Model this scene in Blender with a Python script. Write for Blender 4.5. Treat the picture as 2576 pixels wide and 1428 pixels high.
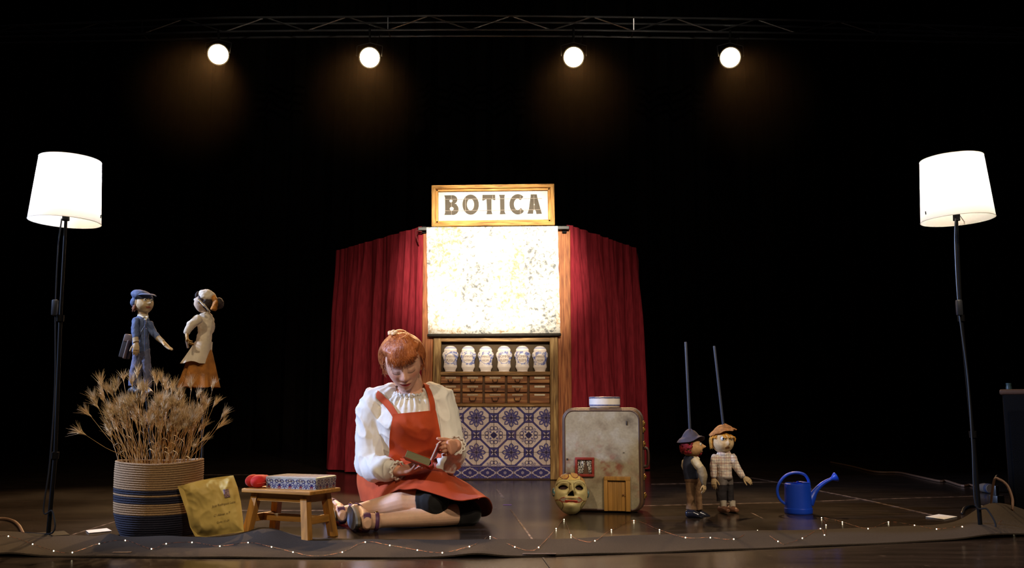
import bpy, bmesh, math, random
import numpy as np
from mathutils import Vector, Matrix, Euler, noise as mnoise

for o in list(bpy.data.objects):
    bpy.data.objects.remove(o, do_unlink=True)
SC = bpy.context.scene
COL = SC.collection
PI = math.pi

# ------------------------------------------------------------------ camera
F, CX, CY, HE = 2300.0, 1288.0, 714.0, 0.46
PITCH = math.atan((1025.0 - CY) / F)
cam = bpy.data.cameras.new('camera')
cam.sensor_width = 36.0
cam.lens = F / 2576.0 * 36.0
cam.clip_start, cam.clip_end = 0.05, 100
camo = bpy.data.objects.new('camera', cam)
camo.location = (0, 0, HE)
camo.rotation_euler = (PI / 2 + PITCH, 0, 0)
COL.objects.link(camo)
SC.camera = camo

# ------------------------------------------------------------------ world, exposure
w = bpy.data.worlds.new('dark_hall')
SC.world = w
w.use_nodes = True
w.node_tree.nodes['Background'].inputs[0].default_value = (0.55, 0.6, 0.8, 1)
w.node_tree.nodes['Background'].inputs[1].default_value = 0.0012
SC.view_settings.view_transform = 'Standard'
SC.view_settings.look = 'None'
SC.view_settings.gamma = 1.0
SC.view_settings.use_curve_mapping = False
SC.view_settings.exposure = 0.0


def spot(name, loc, target, power, color, angle, blend=0.5, radius=0.06):
    l = bpy.data.lights.new(name, 'SPOT')
    l.energy, l.color = power, color
    l.spot_size, l.spot_blend, l.shadow_soft_size = math.radians(angle), blend, radius
    o = bpy.data.objects.new(name, l)
    o.location = loc
    o.rotation_euler = (Vector(target) - Vector(loc)).to_track_quat('-Z', 'Y').to_euler()
    COL.objects.link(o)
    return o


# front-of-house lanterns (high over the stage edge), warm
spot('front_lantern', (2.5, -1.5, 5.0), (0.35, 3.9, 0.3), 700, (1.0, 0.78, 0.54), 46, 1.0, 0.09)
spot('front_lantern', (-2.9, -1.4, 5.0), (-1.05, 3.75, 0.35), 560, (1.0, 0.80, 0.56), 46, 1.0, 0.09)
spot('front_lantern', (3.5, -1.3, 4.8), (1.0, 3.85, 0.25), 420, (1.0, 0.84, 0.64), 24, 0.9, 0.09)  # unseen spot added to brighten the puppets at the right
# unseen low front spot added to brighten the red curtains and the painted front
spot('curtain_fill', (0.9, -3.4, 3.3), (-0.15, 6.0, 1.05), 520, (1.0, 0.80, 0.62), 21, 0.8, 0.09)
# profile lantern focused on the painted cloth and the sign
spot('profile_lantern', (0.1, -3.5, 3.9), (-0.12, 5.7, 1.47), 9000, (1.0, 0.90, 0.72), 8.4, 0.7, 0.05)
# dim unseen spots added to brighten the truss
for wx in (-2.6, 1.9):
    spot('truss_fill', (wx, 6.3, 5.6), (wx * 0.75, 9.0, 4.2), 26, (1.0, 0.92, 0.80), 62, 1.0, 0.03)
# side boom in the wing, cold white
spot('side_lantern', (-4.9, 3.1, 2.5), (-0.15, 3.85, 0.5), 1600, (0.45, 0.60, 1.0), 34, 0.7, 0.06)

# ------------------------------------------------------------------ pixel helpers (2576 x 1428 frame)
_cp, _sp = math.cos(PITCH), math.sin(PITCH)


def ray(px, py):
    x, y = (px - CX) / F, (CY - py) / F
    return Vector((x, _cp - y * _sp, _sp + y * _cp))


def at(px, py, Y):
    d = ray(px, py)
    t = Y / d.y
    return Vector((d.x * t, Y, HE + d.z * t))


def fl(px, py, z=0.0):
    d = ray(px, py)
    t = (z - HE) / d.z
    return Vector((d.x * t, d.y * t, z))


def px2m(Y):
    return Y / F


# ------------------------------------------------------------------ colour
def lin(c):
    return c / 12.92 if c <= 0.04045 else ((c + 0.055) / 1.055) ** 2.4


def C(r, g, b):
    return (lin(r / 255), lin(g / 255), lin(b / 255))


# ------------------------------------------------------------------ materials
_mats = {}


def mat(name, col, rough=0.6, metal=0.0, var=0.0, scale=20.0, bump=0.0, bscale=None, col2=None, stretch=None,
        spec=0.5, sheen=0.0, emit=None, estr=0.0, contrast=(0.35, 0.65), detail=4.0, sss=0.0, trans=0.0, rvar=0.0, bdist=0.004):
    if name in _mats:
        return _mats[name]
    m = bpy.data.materials.new(name)
    m.use_nodes = True
    nt = m.node_tree
    N, L = nt.nodes, nt.links
    p = N['Principled BSDF']
    p.inputs['Base Color'].default_value = (*col, 1)
    p.inputs['Roughness'].default_value = rough
    p.inputs['Metallic'].default_value = metal
    p.inputs['Specular IOR Level'].default_value = spec
    if sheen:
        p.inputs['Sheen Weight'].default_value = sheen
        p.inputs['Sheen Roughness'].default_value = 0.4
    if sss:
        p.inputs['Subsurface Weight'].default_value = sss
        p.inputs['Subsurface Radius'].default_value = (0.012, 0.005, 0.003)
        p.inputs['Subsurface Scale'].default_value = 1.0
    if trans:
        p.inputs['Transmission Weight'].default_value = trans
    if emit:
        p.inputs['Emission Color'].default_value = (*emit, 1)
        p.inputs['Emission Strength'].default_value = estr
    if var or bump or col2 or rvar:
        tc = N.new('ShaderNodeTexCoord')
        mp = N.new('ShaderNodeMapping')
        if stretch:
            mp.inputs['Scale'].default_value = stretch
        L.new(tc.outputs['Object'], mp.inputs['Vector'])
        nz = N.new('ShaderNodeTexNoise')
        nz.inputs['Scale'].default_value = scale
        nz.inputs['Detail'].default_value = detail
        L.new(mp.outputs[0], nz.inputs['Vector'])
        if var or col2:
            cr = N.new('ShaderNodeValToRGB')
            c2 = col2 if col2 else tuple(max(0, c * (1 - var)) for c in col)
            cr.color_ramp.elements[0].color = (*c2, 1)
            cr.color_ramp.elements[0].position = contrast[0]
            cr.color_ramp.elements[1].color = (*col, 1)
            cr.color_ramp.elements[1].position = contrast[1]
            L.new(nz.outputs['Fac'], cr.inputs[0])
            L.new(cr.outputs[0], p.inputs['Base Color'])
        if rvar:
            mr = N.new('ShaderNodeMapRange')
            mr.inputs['To Min'].default_value = max(0, rough - rvar)
            mr.inputs['To Max'].default_value = rough + rvar
            L.new(nz.outputs['Fac'], mr.inputs['Value'])
            L.new(mr.outputs[0], p.inputs['Roughness'])
        if bump:
            nb = nz
            if bscale:
                nb = N.new('ShaderNodeTexNoise')
                nb.inputs['Scale'].default_value = bscale
                nb.inputs['Detail'].default_value = 3
                L.new(mp.outputs[0], nb.inputs['Vector'])
            bp = N.new('ShaderNodeBump')
            bp.inputs['Strength'].default_value = bump
            bp.inputs['Distance'].default_value = bdist
            L.new(nb.outputs['Fac'], bp.inputs['Height'])
            L.new(bp.outputs[0], p.inputs['Normal'])
    _mats[name] = m
    return m


def vmat(name, rough=0.6, spec=0.4, var=0.12, scale=60.0, bump=0.0, sss=0.0, sheen=0.0, bdist=0.003):
    """material whose paint is read from the mesh colour attribute 'Col' with a little procedural mottling"""
    if name in _mats:
        return _mats[name]
    m = bpy.data.materials.new(name)
    m.use_nodes = True
    nt = m.node_tree
    N, L = nt.nodes, nt.links
    p = N['Principled BSDF']
    p.inputs['Roughness'].default_value = rough
    p.inputs['Specular IOR Level'].default_value = spec
    if sheen:
        p.inputs['Sheen Weight'].default_value = sheen
    if sss:
        p.inputs['Subsurface Weight'].default_value = sss
        p.inputs['Subsurface Radius'].default_value = (0.012, 0.005, 0.003)
        p.inputs['Subsurface Scale'].default_value = 1.0
    a = N.new('ShaderNodeVertexColor')
    a.layer_name = 'Col'
    tc = N.new('ShaderNodeTexCoord')
    nz = N.new('ShaderNodeTexNoise')
    nz.inputs['Scale'].default_value = scale
    nz.inputs['Detail'].default_value = 4
    L.new(tc.outputs['Object'], nz.inputs['Vector'])
    mr = N.new('ShaderNodeMapRange')
    mr.inputs['From Min'].default_value = 0.3
    mr.inputs['From Max'].default_value = 0.7
    mr.inputs['To Min'].default_value = 1 - var
    mr.inputs['To Max'].default_value = 1 + var * 0.4
    L.new(nz.outputs['Fac'], mr.inputs['Value'])
    mx = N.new('ShaderNodeVectorMath')
    mx.operation = 'SCALE'
    L.new(a.outputs['Color'], mx.inputs[0])
    L.new(mr.outputs[0], mx.inputs['Scale'])
    L.new(mx.outputs[0], p.inputs['Base Color'])
    if bump:
        bp = N.new('ShaderNodeBump')
        bp.inputs['Strength'].default_value = bump
        bp.inputs['Distance'].default_value = bdist
        L.new(nz.outputs['Fac'], bp.inputs['Height'])
        L.new(bp.outputs[0], p.inputs['Normal'])
    _mats[name] = m
    return m


# ------------------------------------------------------------------ scene-graph helpers
def put(o, parent=None):
    COL.objects.link(o)
    if parent is not None:
        o.parent = parent
        o.matrix_parent_inverse = Matrix.Identity(4)
    return o


def tag(o, label=None, cat=None, group=None, kind=None):
    if label:
        o['label'] = label
    if cat:
        o['category'] = cat
    if group:
        o['group'] = group
    if kind:
        o['kind'] = kind
    return o


def thing(name, label, cat, loc=(0, 0, 0), rot=(0, 0, 0), group=None):
    o = bpy.data.objects.new(name, None)
    o.empty_display_size = 0.05
    o.location = loc
    o.rotation_euler = rot
    COL.objects.link(o)
    return tag(o, label, cat, group)


def mesh_obj(name, verts, faces, m, parent=None, smooth=True, cols=None, auto=None):
    me = bpy.data.meshes.new(name)
    me.from_pydata([tuple(v) for v in verts], [], [tuple(f) for f in faces])
    return finish(name, me, m, parent, smooth, cols, auto)


def finish(name, me, m, parent=None, smooth=True, cols=None, auto=None):
    me.validate()
    if smooth:
        me.polygons.foreach_set('use_smooth', [True] * len(me.polygons))
    if cols is not None:
        setcol(me, cols)
    if m is not None and not me.materials:
        me.materials.append(m)
    if auto is not None:
        sharp_edges(me, auto)
    me.update()
    return put(bpy.data.objects.new(name, me), parent)


def sharp_edges(me, deg):
    bm = bmesh.new()
    bm.from_mesh(me)
    lim = math.radians(deg)
    for e in bm.edges:
        if len(e.link_faces) == 2 and e.calc_face_angle(0) > lim:
            e.smooth = False
    bm.to_mesh(me)
    bm.free()


def setcol(me, cols):
    a = me.color_attributes.new('Col', 'FLOAT_COLOR', 'POINT')
    arr = np.ones((len(me.vertices), 4), dtype=np.float32)
    arr[:, :3] = np.asarray(cols, dtype=np.float32)[:, :3]
    a.data.foreach_set('color', arr.ravel())


class MB:
    """collects shapes for one mesh"""

    def __init__(s):
        s.v, s.f = [], []

    def add(s, v, f):
        b = len(s.v)
        s.v += [Vector(x) for x in v]
        s.f += [tuple(i + b for i in q) for q in f]
        return s

    def box(s, c, size, M=None, bev=0.0, seg=1):
        bm = bmesh.new()
        bmesh.ops.create_cube(bm, size=1.0)
        bmesh.ops.scale(bm, vec=size, verts=bm.verts)
        if bev:
            bmesh.ops.bevel(bm, geom=list(bm.edges), offset=bev, segments=seg, profile=0.6, affect='EDGES')
        T = Matrix.Translation(c) @ (M.to_4x4() if M else Matrix.Identity(4))
        bm.verts.index_update()
        s.add([T @ v.co for v in bm.verts], [[v.index for v in f.verts] for f in bm.faces])
        bm.free()
        return s

    def tube(s, pts, rad, n=10, caps=True, round_caps=False, ell=None, up=None):
        """tube through pts; rad float, list, or list of (a, b) half axes; frame carried along"""
        P = [Vector(p) for p in pts]
        R = rad if isinstance(rad, (list, tuple)) else [rad] * len(P)
        R = [r if isinstance(r, (list, tuple)) else (r, r) for r in R]
        T = []
        for i in range(len(P)):
            a = P[max(0, i - 1)]
            b = P[min(len(P) - 1, i + 1)]
            d = b - a
            T.append(d.normalized() if d.length > 1e-9 else Vector((0, 0, 1)))
        u = Vector(up) if up is not None else (Vector((0, 0, 1)) if abs(T[0].z) < 0.9 else Vector((0, 1, 0)))
        rows = []

        def ring(c, t, u, ra, rb):
            x = u.cross(t)
            if x.length < 1e-6:
                x = Vector((1, 0, 0)).cross(t)
            x.normalize()
            y = t.cross(x).normalized()
            return [c + x * (ra * math.cos(2 * PI * k / n)) + y * (rb * math.sin(2 * PI * k / n)) for k in range(n)]

        if round_caps:
            for k in (0.25, 0.6, 0.86):
                q = math.sqrt(max(0, 1 - (1 - k) ** 2))
                rows.append(ring(P[0] - T[0] * (R[0][1] * (1 - k)), T[0], u, R[0][0] * q, R[0][1] * q))
        for i in range(len(P)):
            if i:
                u = u - T[i] * u.dot(T[i])
                if u.length < 1e-5:
                    u = T[i].orthogonal()
                u.normalize()
            rows.append(ring(P[i], T[i], u, *R[i]))
        if round_caps:
            for k in (0.86, 0.6, 0.25):
                q = math.sqrt(max(0, 1 - (1 - k) ** 2))
                rows.append(ring(P[-1] + T[-1] * (R[-1][1] * (1 - k)), T[-1], u, R[-1][0] * q, R[-1][1] * q))
        v = [p for r in rows for p in r]
        f = []
        for i in range(len(rows) - 1):
            for k in range(n):
                k2 = (k + 1) % n
                f.append((i * n + k, i * n + k2, (i + 1) * n + k2, (i + 1) * n + k))
        if caps:
            f.append(tuple(range(n - 1, -1, -1)))
            f.append(tuple((len(rows) - 1) * n + k for k in range(n)))
        return s.add(v, f)

    def lathe(s, prof, n=32, M=None, cap=True, sy=1.0):
        v, f = [], []
        for r, z in prof:
            for k in range(n):
                a = 2 * PI * k / n
                v.append(Vector((r * math.cos(a), sy * r * math.sin(a), z)))
        for i in range(len(prof) - 1):
            for k in range(n):
                k2 = (k + 1) % n
                f.append((i * n + k, i * n + k2, (i + 1) * n + k2, (i + 1) * n + k))
        if cap:
            f.append(tuple(range(n - 1, -1, -1)))
            f.append(tuple((len(prof) - 1) * n + k for k in range(n)))
        if M:
            v = [M @ x for x in v]
        return s.add(v, f)

    def ball(s, c, r, n=16, m=10, M=None):
        rr = r if isinstance(r, (list, tuple)) else (r, r, r)
        v, f = [], []
        for i in range(1, m):
            t = PI * i / m
            for k in range(n):
                a = 2 * PI * k / n
                v.append(Vector((rr[0] * math.sin(t) * math.cos(a), rr[1] * math.sin(t) * math.sin(a), rr[2] * math.cos(t))))
        for i in range(m - 2):
            for k in range(n):
                k2 = (k + 1) % n
                f.append((i * n + k, (i + 1) * n + k, (i + 1) * n + k2, i * n + k2))
        b = len(v)
        v += [Vector((0, 0, rr[2])), Vector((0, 0, -rr[2]))]
        for k in range(n):
            f.append((b, k, (k + 1) % n))
            f.append((b + 1, (m - 2) * n + (k + 1) % n, (m - 2) * n + k))
        c = Vector(c)
        v = [c + ((M @ x) if M else x) for x in v]
        return s.add(v, f)

    def grid(s, P, closed_u=False, thick=0.0):
        """P[i][j] points; optional thickness along vertex normals (closed shell)"""
        P = [[Vector(p) for p in r] for r in P]
        nu, nv = len(P), len(P[0])
        f = []
        for i in range(nu if closed_u else nu - 1):
            for j in range(nv - 1):
                i2 = (i + 1) % nu
                f.append((i * nv + j, i2 * nv + j, i2 * nv + j + 1, i * nv + j + 1))
        v = [p for r in P for p in r]
        if not thick:
            return s.add(v, f)
        N = []
        for i in range(nu):
            for j in range(nv):
                a = P[(i + 1) % nu if closed_u else min(i + 1, nu - 1)][j] - P[(i - 1) % nu if closed_u else max(i - 1, 0)][j]
                b = P[i][min(j + 1, nv - 1)] - P[i][max(j - 1, 0)]
                nn = a.cross(b)
                N.append(nn.normalized() if nn.length > 1e-12 else Vector((0, 0, 1)))
        k = len(v)
        v2 = [v[i] - N[i] * thick for i in range(k)]
        f2 = [tuple(reversed([i + k for i in q])) for q in f]
        fe = []
        for i in range(nu if closed_u else nu - 1):
            i2 = (i + 1) % nu
            fe.append((i2 * nv, i * nv, i * nv + k, i2 * nv + k))
            fe.append((i * nv + nv - 1, i2 * nv + nv - 1, i2 * nv + nv - 1 + k, i * nv + nv - 1 + k))
        if not closed_u:
            for j in range(nv - 1):
                fe.append((j, j + 1, j + 1 + k, j + k))
                fe.append(((nu - 1) * nv + j + 1, (nu - 1) * nv + j, (nu - 1) * nv + j + k, (nu - 1) * nv + j + 1 + k))
        return s.add(v + v2, f + f2 + fe)

    def build(s, name, m, parent=None, smooth=True, cols=None, auto=35):
        if cols is not None and callable(cols):
            cols = [cols(v) for v in s.v]
        return mesh_obj(name, s.v, s.f, m, parent, smooth, cols, auto if smooth else None)

    def mesh(s, name='tmp'):
        me = bpy.data.meshes.new(name)
        me.from_pydata([tuple(v) for v in s.v], [], s.f)
        me.update()
        return me


def remeshed(mb, voxel, smooth_it=2, name='tmp', factor=0.5):
    """union of all shapes in mb as one closed skin"""
    me = mb.mesh(name)
    o = bpy.data.objects.new(name, me)
    COL.objects.link(o)
    r = o.modifiers.new('r', 'REMESH')
    r.mode = 'VOXEL'
    r.voxel_size = voxel
    if smooth_it:
        sm = o.modifiers.new('s', 'SMOOTH')
        sm.factor = factor
        sm.iterations = smooth_it
    dg = bpy.context.evaluated_depsgraph_get()
    out = bpy.data.meshes.new_from_object(o.evaluated_get(dg), depsgraph=dg)
    bpy.data.objects.remove(o, do_unlink=True)
    bpy.data.meshes.remove(me)
    out.name = name
    return out


def text_mesh(txt, size, extrude=0.0005, align='CENTER', shear=0.0, space=1.0):
    cu = bpy.data.curves.new('t', 'FONT')
    cu.body, cu.size, cu.extrude, cu.align_x, cu.align_y, cu.shear = txt, size, extrude, align, 'CENTER', shear
    cu.space_character = space
    cu.resolution_u = 3
    o = bpy.data.objects.new('t', cu)
    COL.objects.link(o)
    dg = bpy.context.evaluated_depsgraph_get()
    me = bpy.data.meshes.new_from_object(o.evaluated_get(dg), depsgraph=dg)
    bpy.data.objects.remove(o, do_unlink=True)
    return me


def shape_mesh(loops, extrude, bevel=0.0):
    """filled flat outline(s) with holes, extruded both ways; loops in local XY"""
    cu = bpy.data.curves.new('s', 'CURVE')
    cu.dimensions, cu.fill_mode, cu.extrude, cu.bevel_depth = '2D', 'BOTH', extrude, bevel
    for lp in loops:
        sp = cu.splines.new('POLY')
        sp.points.add(len(lp) - 1)
        for p, q in zip(sp.points, lp):
            p.co = (q[0], q[1], 0, 1)
        sp.use_cyclic_u = True
    o = bpy.data.objects.new('s', cu)
    COL.objects.link(o)
    dg = bpy.context.evaluated_depsgraph_get()
    me = bpy.data.meshes.new_from_object(o.evaluated_get(dg), depsgraph=dg)
    bpy.data.objects.remove(o, do_unlink=True)
    return me


def catmull(pts, n=8, closed=False):
    P = [Vector(p) for p in pts]
    out = []
    m = len(P)
    for i in range(m if closed else m - 1):
        p1, p2 = P[i], P[(i + 1) % m]
        p0 = P[i - 1] if (i > 0 or closed) else p1 * 2 - p2
        p3 = P[(i + 2) % m] if (i + 2 < m or closed) else p2 * 2 - p1
        for k in range(n):
            t = k / n
            out.append(0.5 * ((2 * p1) + (p2 - p0) * t + (2 * p0 - 5 * p1 + 4 * p2 - p3) * t * t + (3 * p1 - p0 - 3 * p2 + p3) * t ** 3))
    if not closed:
        out.append(P[-1].copy())
    return out


def sstep(a, b, x):
    t = min(1, max(0, (x - a) / (b - a))) if a != b else float(x > a)
    return t * t * (3 - 2 * t)


def mixc(a, b, t):
    return tuple(a[i] * (1 - t) + b[i] * t for i in range(3))


def lerp_tab(tab, x):
    """piecewise-linear lookup in [(x, y), ...]"""
    if x <= tab[0][0]:
        return tab[0][1]
    for (a, ya), (b, yb) in zip(tab, tab[1:]):
        if x <= b:
            return ya + (yb - ya) * (x - a) / (b - a)
    return tab[-1][1]


# shared materials
M_BLACK = mat('black_metal', (0.0025, 0.0025, 0.003), 0.7, 0.0, spec=0.12)
M_WOOD = mat('pine_wood', C(196, 138, 62), 0.5, var=0.35, scale=9, stretch=(1, 8, 8), bump=0.1)
M_WHITE = mat('white_paint', (0.8, 0.79, 0.76), 0.6, var=0.06, scale=30)

# ================================================================== SETTING
def floor_material():
    m = bpy.data.materials.new('stage_floor')
    m.use_nodes = True
    N, L = m.node_tree.nodes, m.node_tree.links
    p = N['Principled BSDF']
    tc = N.new('ShaderNodeTexCoord')
    mp = N.new('ShaderNodeMapping')
    mp.inputs['Scale'].default_value = (1.2, 7, 1)
    L.new(tc.outputs['Object'], mp.inputs[0])
    n1 = N.new('ShaderNodeTexNoise')
    n1.inputs['Scale'].default_value = 3.0
    n1.inputs['Detail'].default_value = 9
    n1.inputs['Roughness'].default_value = 0.65
    L.new(mp.outputs[0], n1.inputs['Vector'])
    n2 = N.new('ShaderNodeTexNoise')
    n2.inputs['Scale'].default_value = 1.7
    n2.inputs['Detail'].default_value = 5
    L.new(tc.outputs['Object'], n2.inputs['Vector'])
    cr = N.new('ShaderNodeValToRGB')
    cr.color_ramp.elements[0].position, cr.color_ramp.elements[0].color = 0.3, (0.011, 0.0075, 0.0058, 1)
    cr.color_ramp.elements[1].position, cr.color_ramp.elements[1].color = 0.72, (0.050, 0.033, 0.024, 1)
    L.new(n1.outputs['Fac'], cr.inputs[0])
    # scuffs
    mp2 = N.new('ShaderNodeMapping')
    mp2.inputs['Scale'].default_value = (3, 16, 1)
    mp2.inputs['Rotation'].default_value = (0, 0, 0.3)
    L.new(tc.outputs['Object'], mp2.inputs[0])
    n3 = N.new('ShaderNodeTexNoise')
    n3.inputs['Scale'].default_value = 4.0
    n3.inputs['Detail'].default_value = 2
    L.new(mp2.outputs[0], n3.inputs['Vector'])
    c3 = N.new('ShaderNodeValToRGB')
    c3.color_ramp.elements[0].position, c3.color_ramp.elements[0].color = 0.69, (0, 0, 0, 1)
    c3.color_ramp.elements[1].position, c3.color_ramp.elements[1].color = 0.76, (1, 1, 1, 1)
    L.new(n3.outputs['Fac'], c3.inputs[0])
    mx = N.new('ShaderNodeMixRGB')
    mx.inputs[2].default_value = (0.09, 0.06, 0.045, 1)
    L.new(c3.outputs[0], mx.inputs[0])
    L.new(cr.outputs[0], mx.inputs[1])
    n4 = N.new('ShaderNodeTexNoise')
    n4.inputs['Scale'].default_value = 34.0
    n4.inputs['Detail'].default_value = 3
    L.new(tc.outputs['Object'], n4.inputs['Vector'])
    c4 = N.new('ShaderNodeValToRGB')
    c4.color_ramp.elements[0].position, c4.color_ramp.elements[0].color = 0.66, (0, 0, 0, 1)
    c4.color_ramp.elements[1].position, c4.color_ramp.elements[1].color = 0.80, (1, 1, 1, 1)
    L.new(n4.outputs['Fac'], c4.inputs[0])
    mx2 = N.new('ShaderNodeMixRGB')
    mx2.inputs[2].default_value = (0.13, 0.09, 0.065, 1)
    L.new(c4.outputs[0], mx2.inputs[0])
    L.new(mx.outputs[0], mx2.inputs[1])
    L.new(mx2.outputs[0], p.inputs['Base Color'])
    mr = N.new('ShaderNodeMapRange')
    mr.inputs['To Min'].default_value, mr.inputs['To Max'].default_value = 0.10, 0.30
    L.new(n2.outputs['Fac'], mr.inputs['Value'])
    L.new(mr.outputs[0], p.inputs['Roughness'])
    p.inputs['Specular IOR Level'].default_value = 0.45
    bp = N.new('ShaderNodeBump')
    bp.inputs['Strength'].default_value = 0.12
    bp.inputs['Distance'].default_value = 0.003
    L.new(n1.outputs['Fac'], bp.inputs['Height'])
    L.new(bp.outputs[0], p.inputs['Normal'])
    return m


floor = MB().box((0, 5.2, -0.05), (18, 10.4, 0.1)).build('floor', floor_material(), smooth=False)
tag(floor, 'dark brown stage floor with a soft gloss and worn tape marks', kind='structure')

M_DRAPE = mat('black_drape', (0.010, 0.0085, 0.008), 0.95, var=0.3, scale=6, spec=0.1)


def drape(name, p0, p1, z1, folds, amp, label):
    n = folds * 8
    P = []
    d = Vector(p1) - Vector(p0)
    nrm = Vector((-d.y, d.x, 0)).normalized()
    rnd = random.Random(name)
    ph = [rnd.uniform(-0.6, 0.6) for _ in range(n + 1)]
    for i in range(n + 1):
        t = i / n
        a = 2 * PI * folds * t + 0.7 * math.sin(9 * t) + ph[i] * 0.2
        row = []
        for j in range(5):
            z = z1 * j / 4
            k = amp * (1 - 0.25 * j / 4)
            q = Vector(p0) + d * t + nrm * (k * math.sin(a) + 0.4 * k * math.sin(2.3 * a + 1))
            row.append((q.x, q.y, z))
        P.append(row)
    o = MB().grid(P, thick=0.01).build(name, M_DRAPE)
    return tag(o, label, kind='structure')


drape('wall_back', (-8.9, 10.1, 0), (8.9, 10.1, 0), 6.6, 60, 0.07, 'black pleated backcloth closing the rear of the stage')
drape('wall_left', (-8.6, 1.0, 0), (-8.6, 10.0, 0), 6.6, 26, 0.08, 'black pleated side drape at the left of the stage')
drape('wall_right', (8.6, 1.0, 0), (8.6, 10.0, 0), 6.6, 26, 0.08, 'black pleated side drape at the right of the stage')

# ---- tape marks on the floor
M_TAPE = bpy.data.materials.new('worn_tape')
M_TAPE.use_nodes = True
_n, _l = M_TAPE.node_tree.nodes, M_TAPE.node_tree.links
_p = _n['Principled BSDF']
_p.inputs['Base Color'].default_value = (0.42, 0.28, 0.22, 1)
_p.inputs['Roughness'].default_value = 0.6
_tc = _n.new('ShaderNodeTexCoord')
_nz = _n.new('ShaderNodeTexNoise')
_nz.inputs['Scale'].default_value = 28
_nz.inputs['Detail'].default_value = 5
_l.new(_tc.outputs['Object'], _nz.inputs['Vector'])
_cr = _n.new('ShaderNodeValToRGB')
_cr.color_ramp.elements[0].position, _cr.color_ramp.elements[0].color = 0.40, (0.05, 0.05, 0.05, 1)
_cr.color_ramp.elements[1].position, _cr.color_ramp.elements[1].color = 0.74, (0.48, 0.48, 0.48, 1)
_l.new(_nz.outputs['Fac'], _cr.inputs[0])
_l.new(_cr.outputs[0], _p.inputs['Alpha'])


def strip(pts, width, name='tape_line', m=None, z=0.0012, th=0.001):
    P = [fl(x, y) for x, y in pts]
    rows = []
    for i, p in enumerate(P):
        d = (P[min(i + 1, len(P) - 1)] - P[max(i - 1, 0)]).normalized()
        s = Vector((-d.y, d.x, 0)) * (width / 2)
        rows.append([Vector((p.x, p.y, z)) + s, Vector((p.x, p.y, z)) - s])
    return MB().grid(rows, thick=th).build(name, m or M_TAPE, floor, smooth=False)


strip([(480, 1287), (611, 1284), (850, 1284), (1250, 1278)], 0.016)
strip([(1600, 1273), (1676, 1271), (1973, 1264), (2160, 1257)], 0.013)
strip([(1640, 1218), (1676, 1217), (1948, 1212)], 0.022)
strip([(480, 1194), (640, 1194)], 0.03)
strip([(1886, 1201), (1960, 1214), (2064, 1235), (2193, 1261), (2350, 1297)], 0.018)
strip([(183, 1345), (300, 1309)], 0.007)
strip([(1284, 1281), (1340, 1358)], 0.007)
strip([(1249, 1229), (1266, 1253)], 0.012)
strip([(2195, 1256), (2450, 1248)], 0.014)
strip([(1266, 1270), (1287, 1270)], 0.012, m=mat('purple_tape', C(120, 70, 150), 0.6))
strip([(1890, 1290), (1920, 1305)], 0.006)
strip([(1366, 1403), (1386, 1430)], 0.006, 'floor_seam', mat('seam_dark', (0.003, 0.003, 0.003), 0.8))

# ---- rigging bar (box truss) with four lanterns
M_ALU = mat('truss_metal', (0.62, 0.60, 0.58), 0.28, 0.9, var=0.3, scale=4)
YT = 9.0
tr = thing('lighting_truss', 'grey metal lighting truss spanning the top of the stage', 'truss', at(1288, 76, YT))
chord_lo = [(-260, 100), (0, 93), (300, 87), (580, 80), (860, 77), (1150, 75), (1450, 76), (1700, 80), (2000, 84), (2300, 89), (2576, 94), (2830, 100)]
chord_hi = [(-260, 74), (0, 66), (300, 54), (560, 45), (860, 43), (1150, 39), (1450, 42), (1780, 47), (2000, 51), (2300, 62), (2576, 72), (2830, 80)]


def ty(tab, x):
    return lerp_tab(tab, x)


base = tr.location.copy()
for nm, tab, dy in (('chord', chord_lo, 0.0), ('chord', chord_hi, 0.0), ('chord', chord_lo, 0.16), ('chord', chord_hi, 0.16)):
    pts = [at(x, ty(tab, x), YT) + Vector((0, dy, 0)) - base for x in range(-260, 2831, 103)]
    MB().tube(pts, 0.014, 8).build(nm, M_ALU, tr)
xs = list(range(-260, 2831, 206))
for i, x in enumerate(xs[:-1]):
    for a, b, ta, tb in ((x, x + 103, chord_lo, chord_hi), (x + 103, x + 206, chord_hi, chord_lo)):
        MB().tube([at(a, ty(ta, a), YT) - base, at(b, ty(tb, b), YT) - base], 0.0075, 6).build('brace', M_ALU, tr)
    if i % 3 == 0:
        MB().tube([at(x, ty(chord_lo, x), YT) - base, at(x, ty(chord_hi, x), YT) - base], 0.008, 6).build('upright', M_ALU, tr)
        MB().tube([at(x, ty(chord_lo, x), YT) - base, at(x, ty(chord_lo, x), YT) - base + Vector((0, 0.16, 0))], 0.008, 6).build('cross_tube', M_ALU, tr)
for px_ in (-240, 2810):
    MB().tube([at(px_, ty(chord_hi, px_), YT) - base, Vector((at(px_, 0, YT).x, YT, 7.2)) - base], 0.006, 6).build('hanging_cable', M_BLACK, tr)

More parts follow.
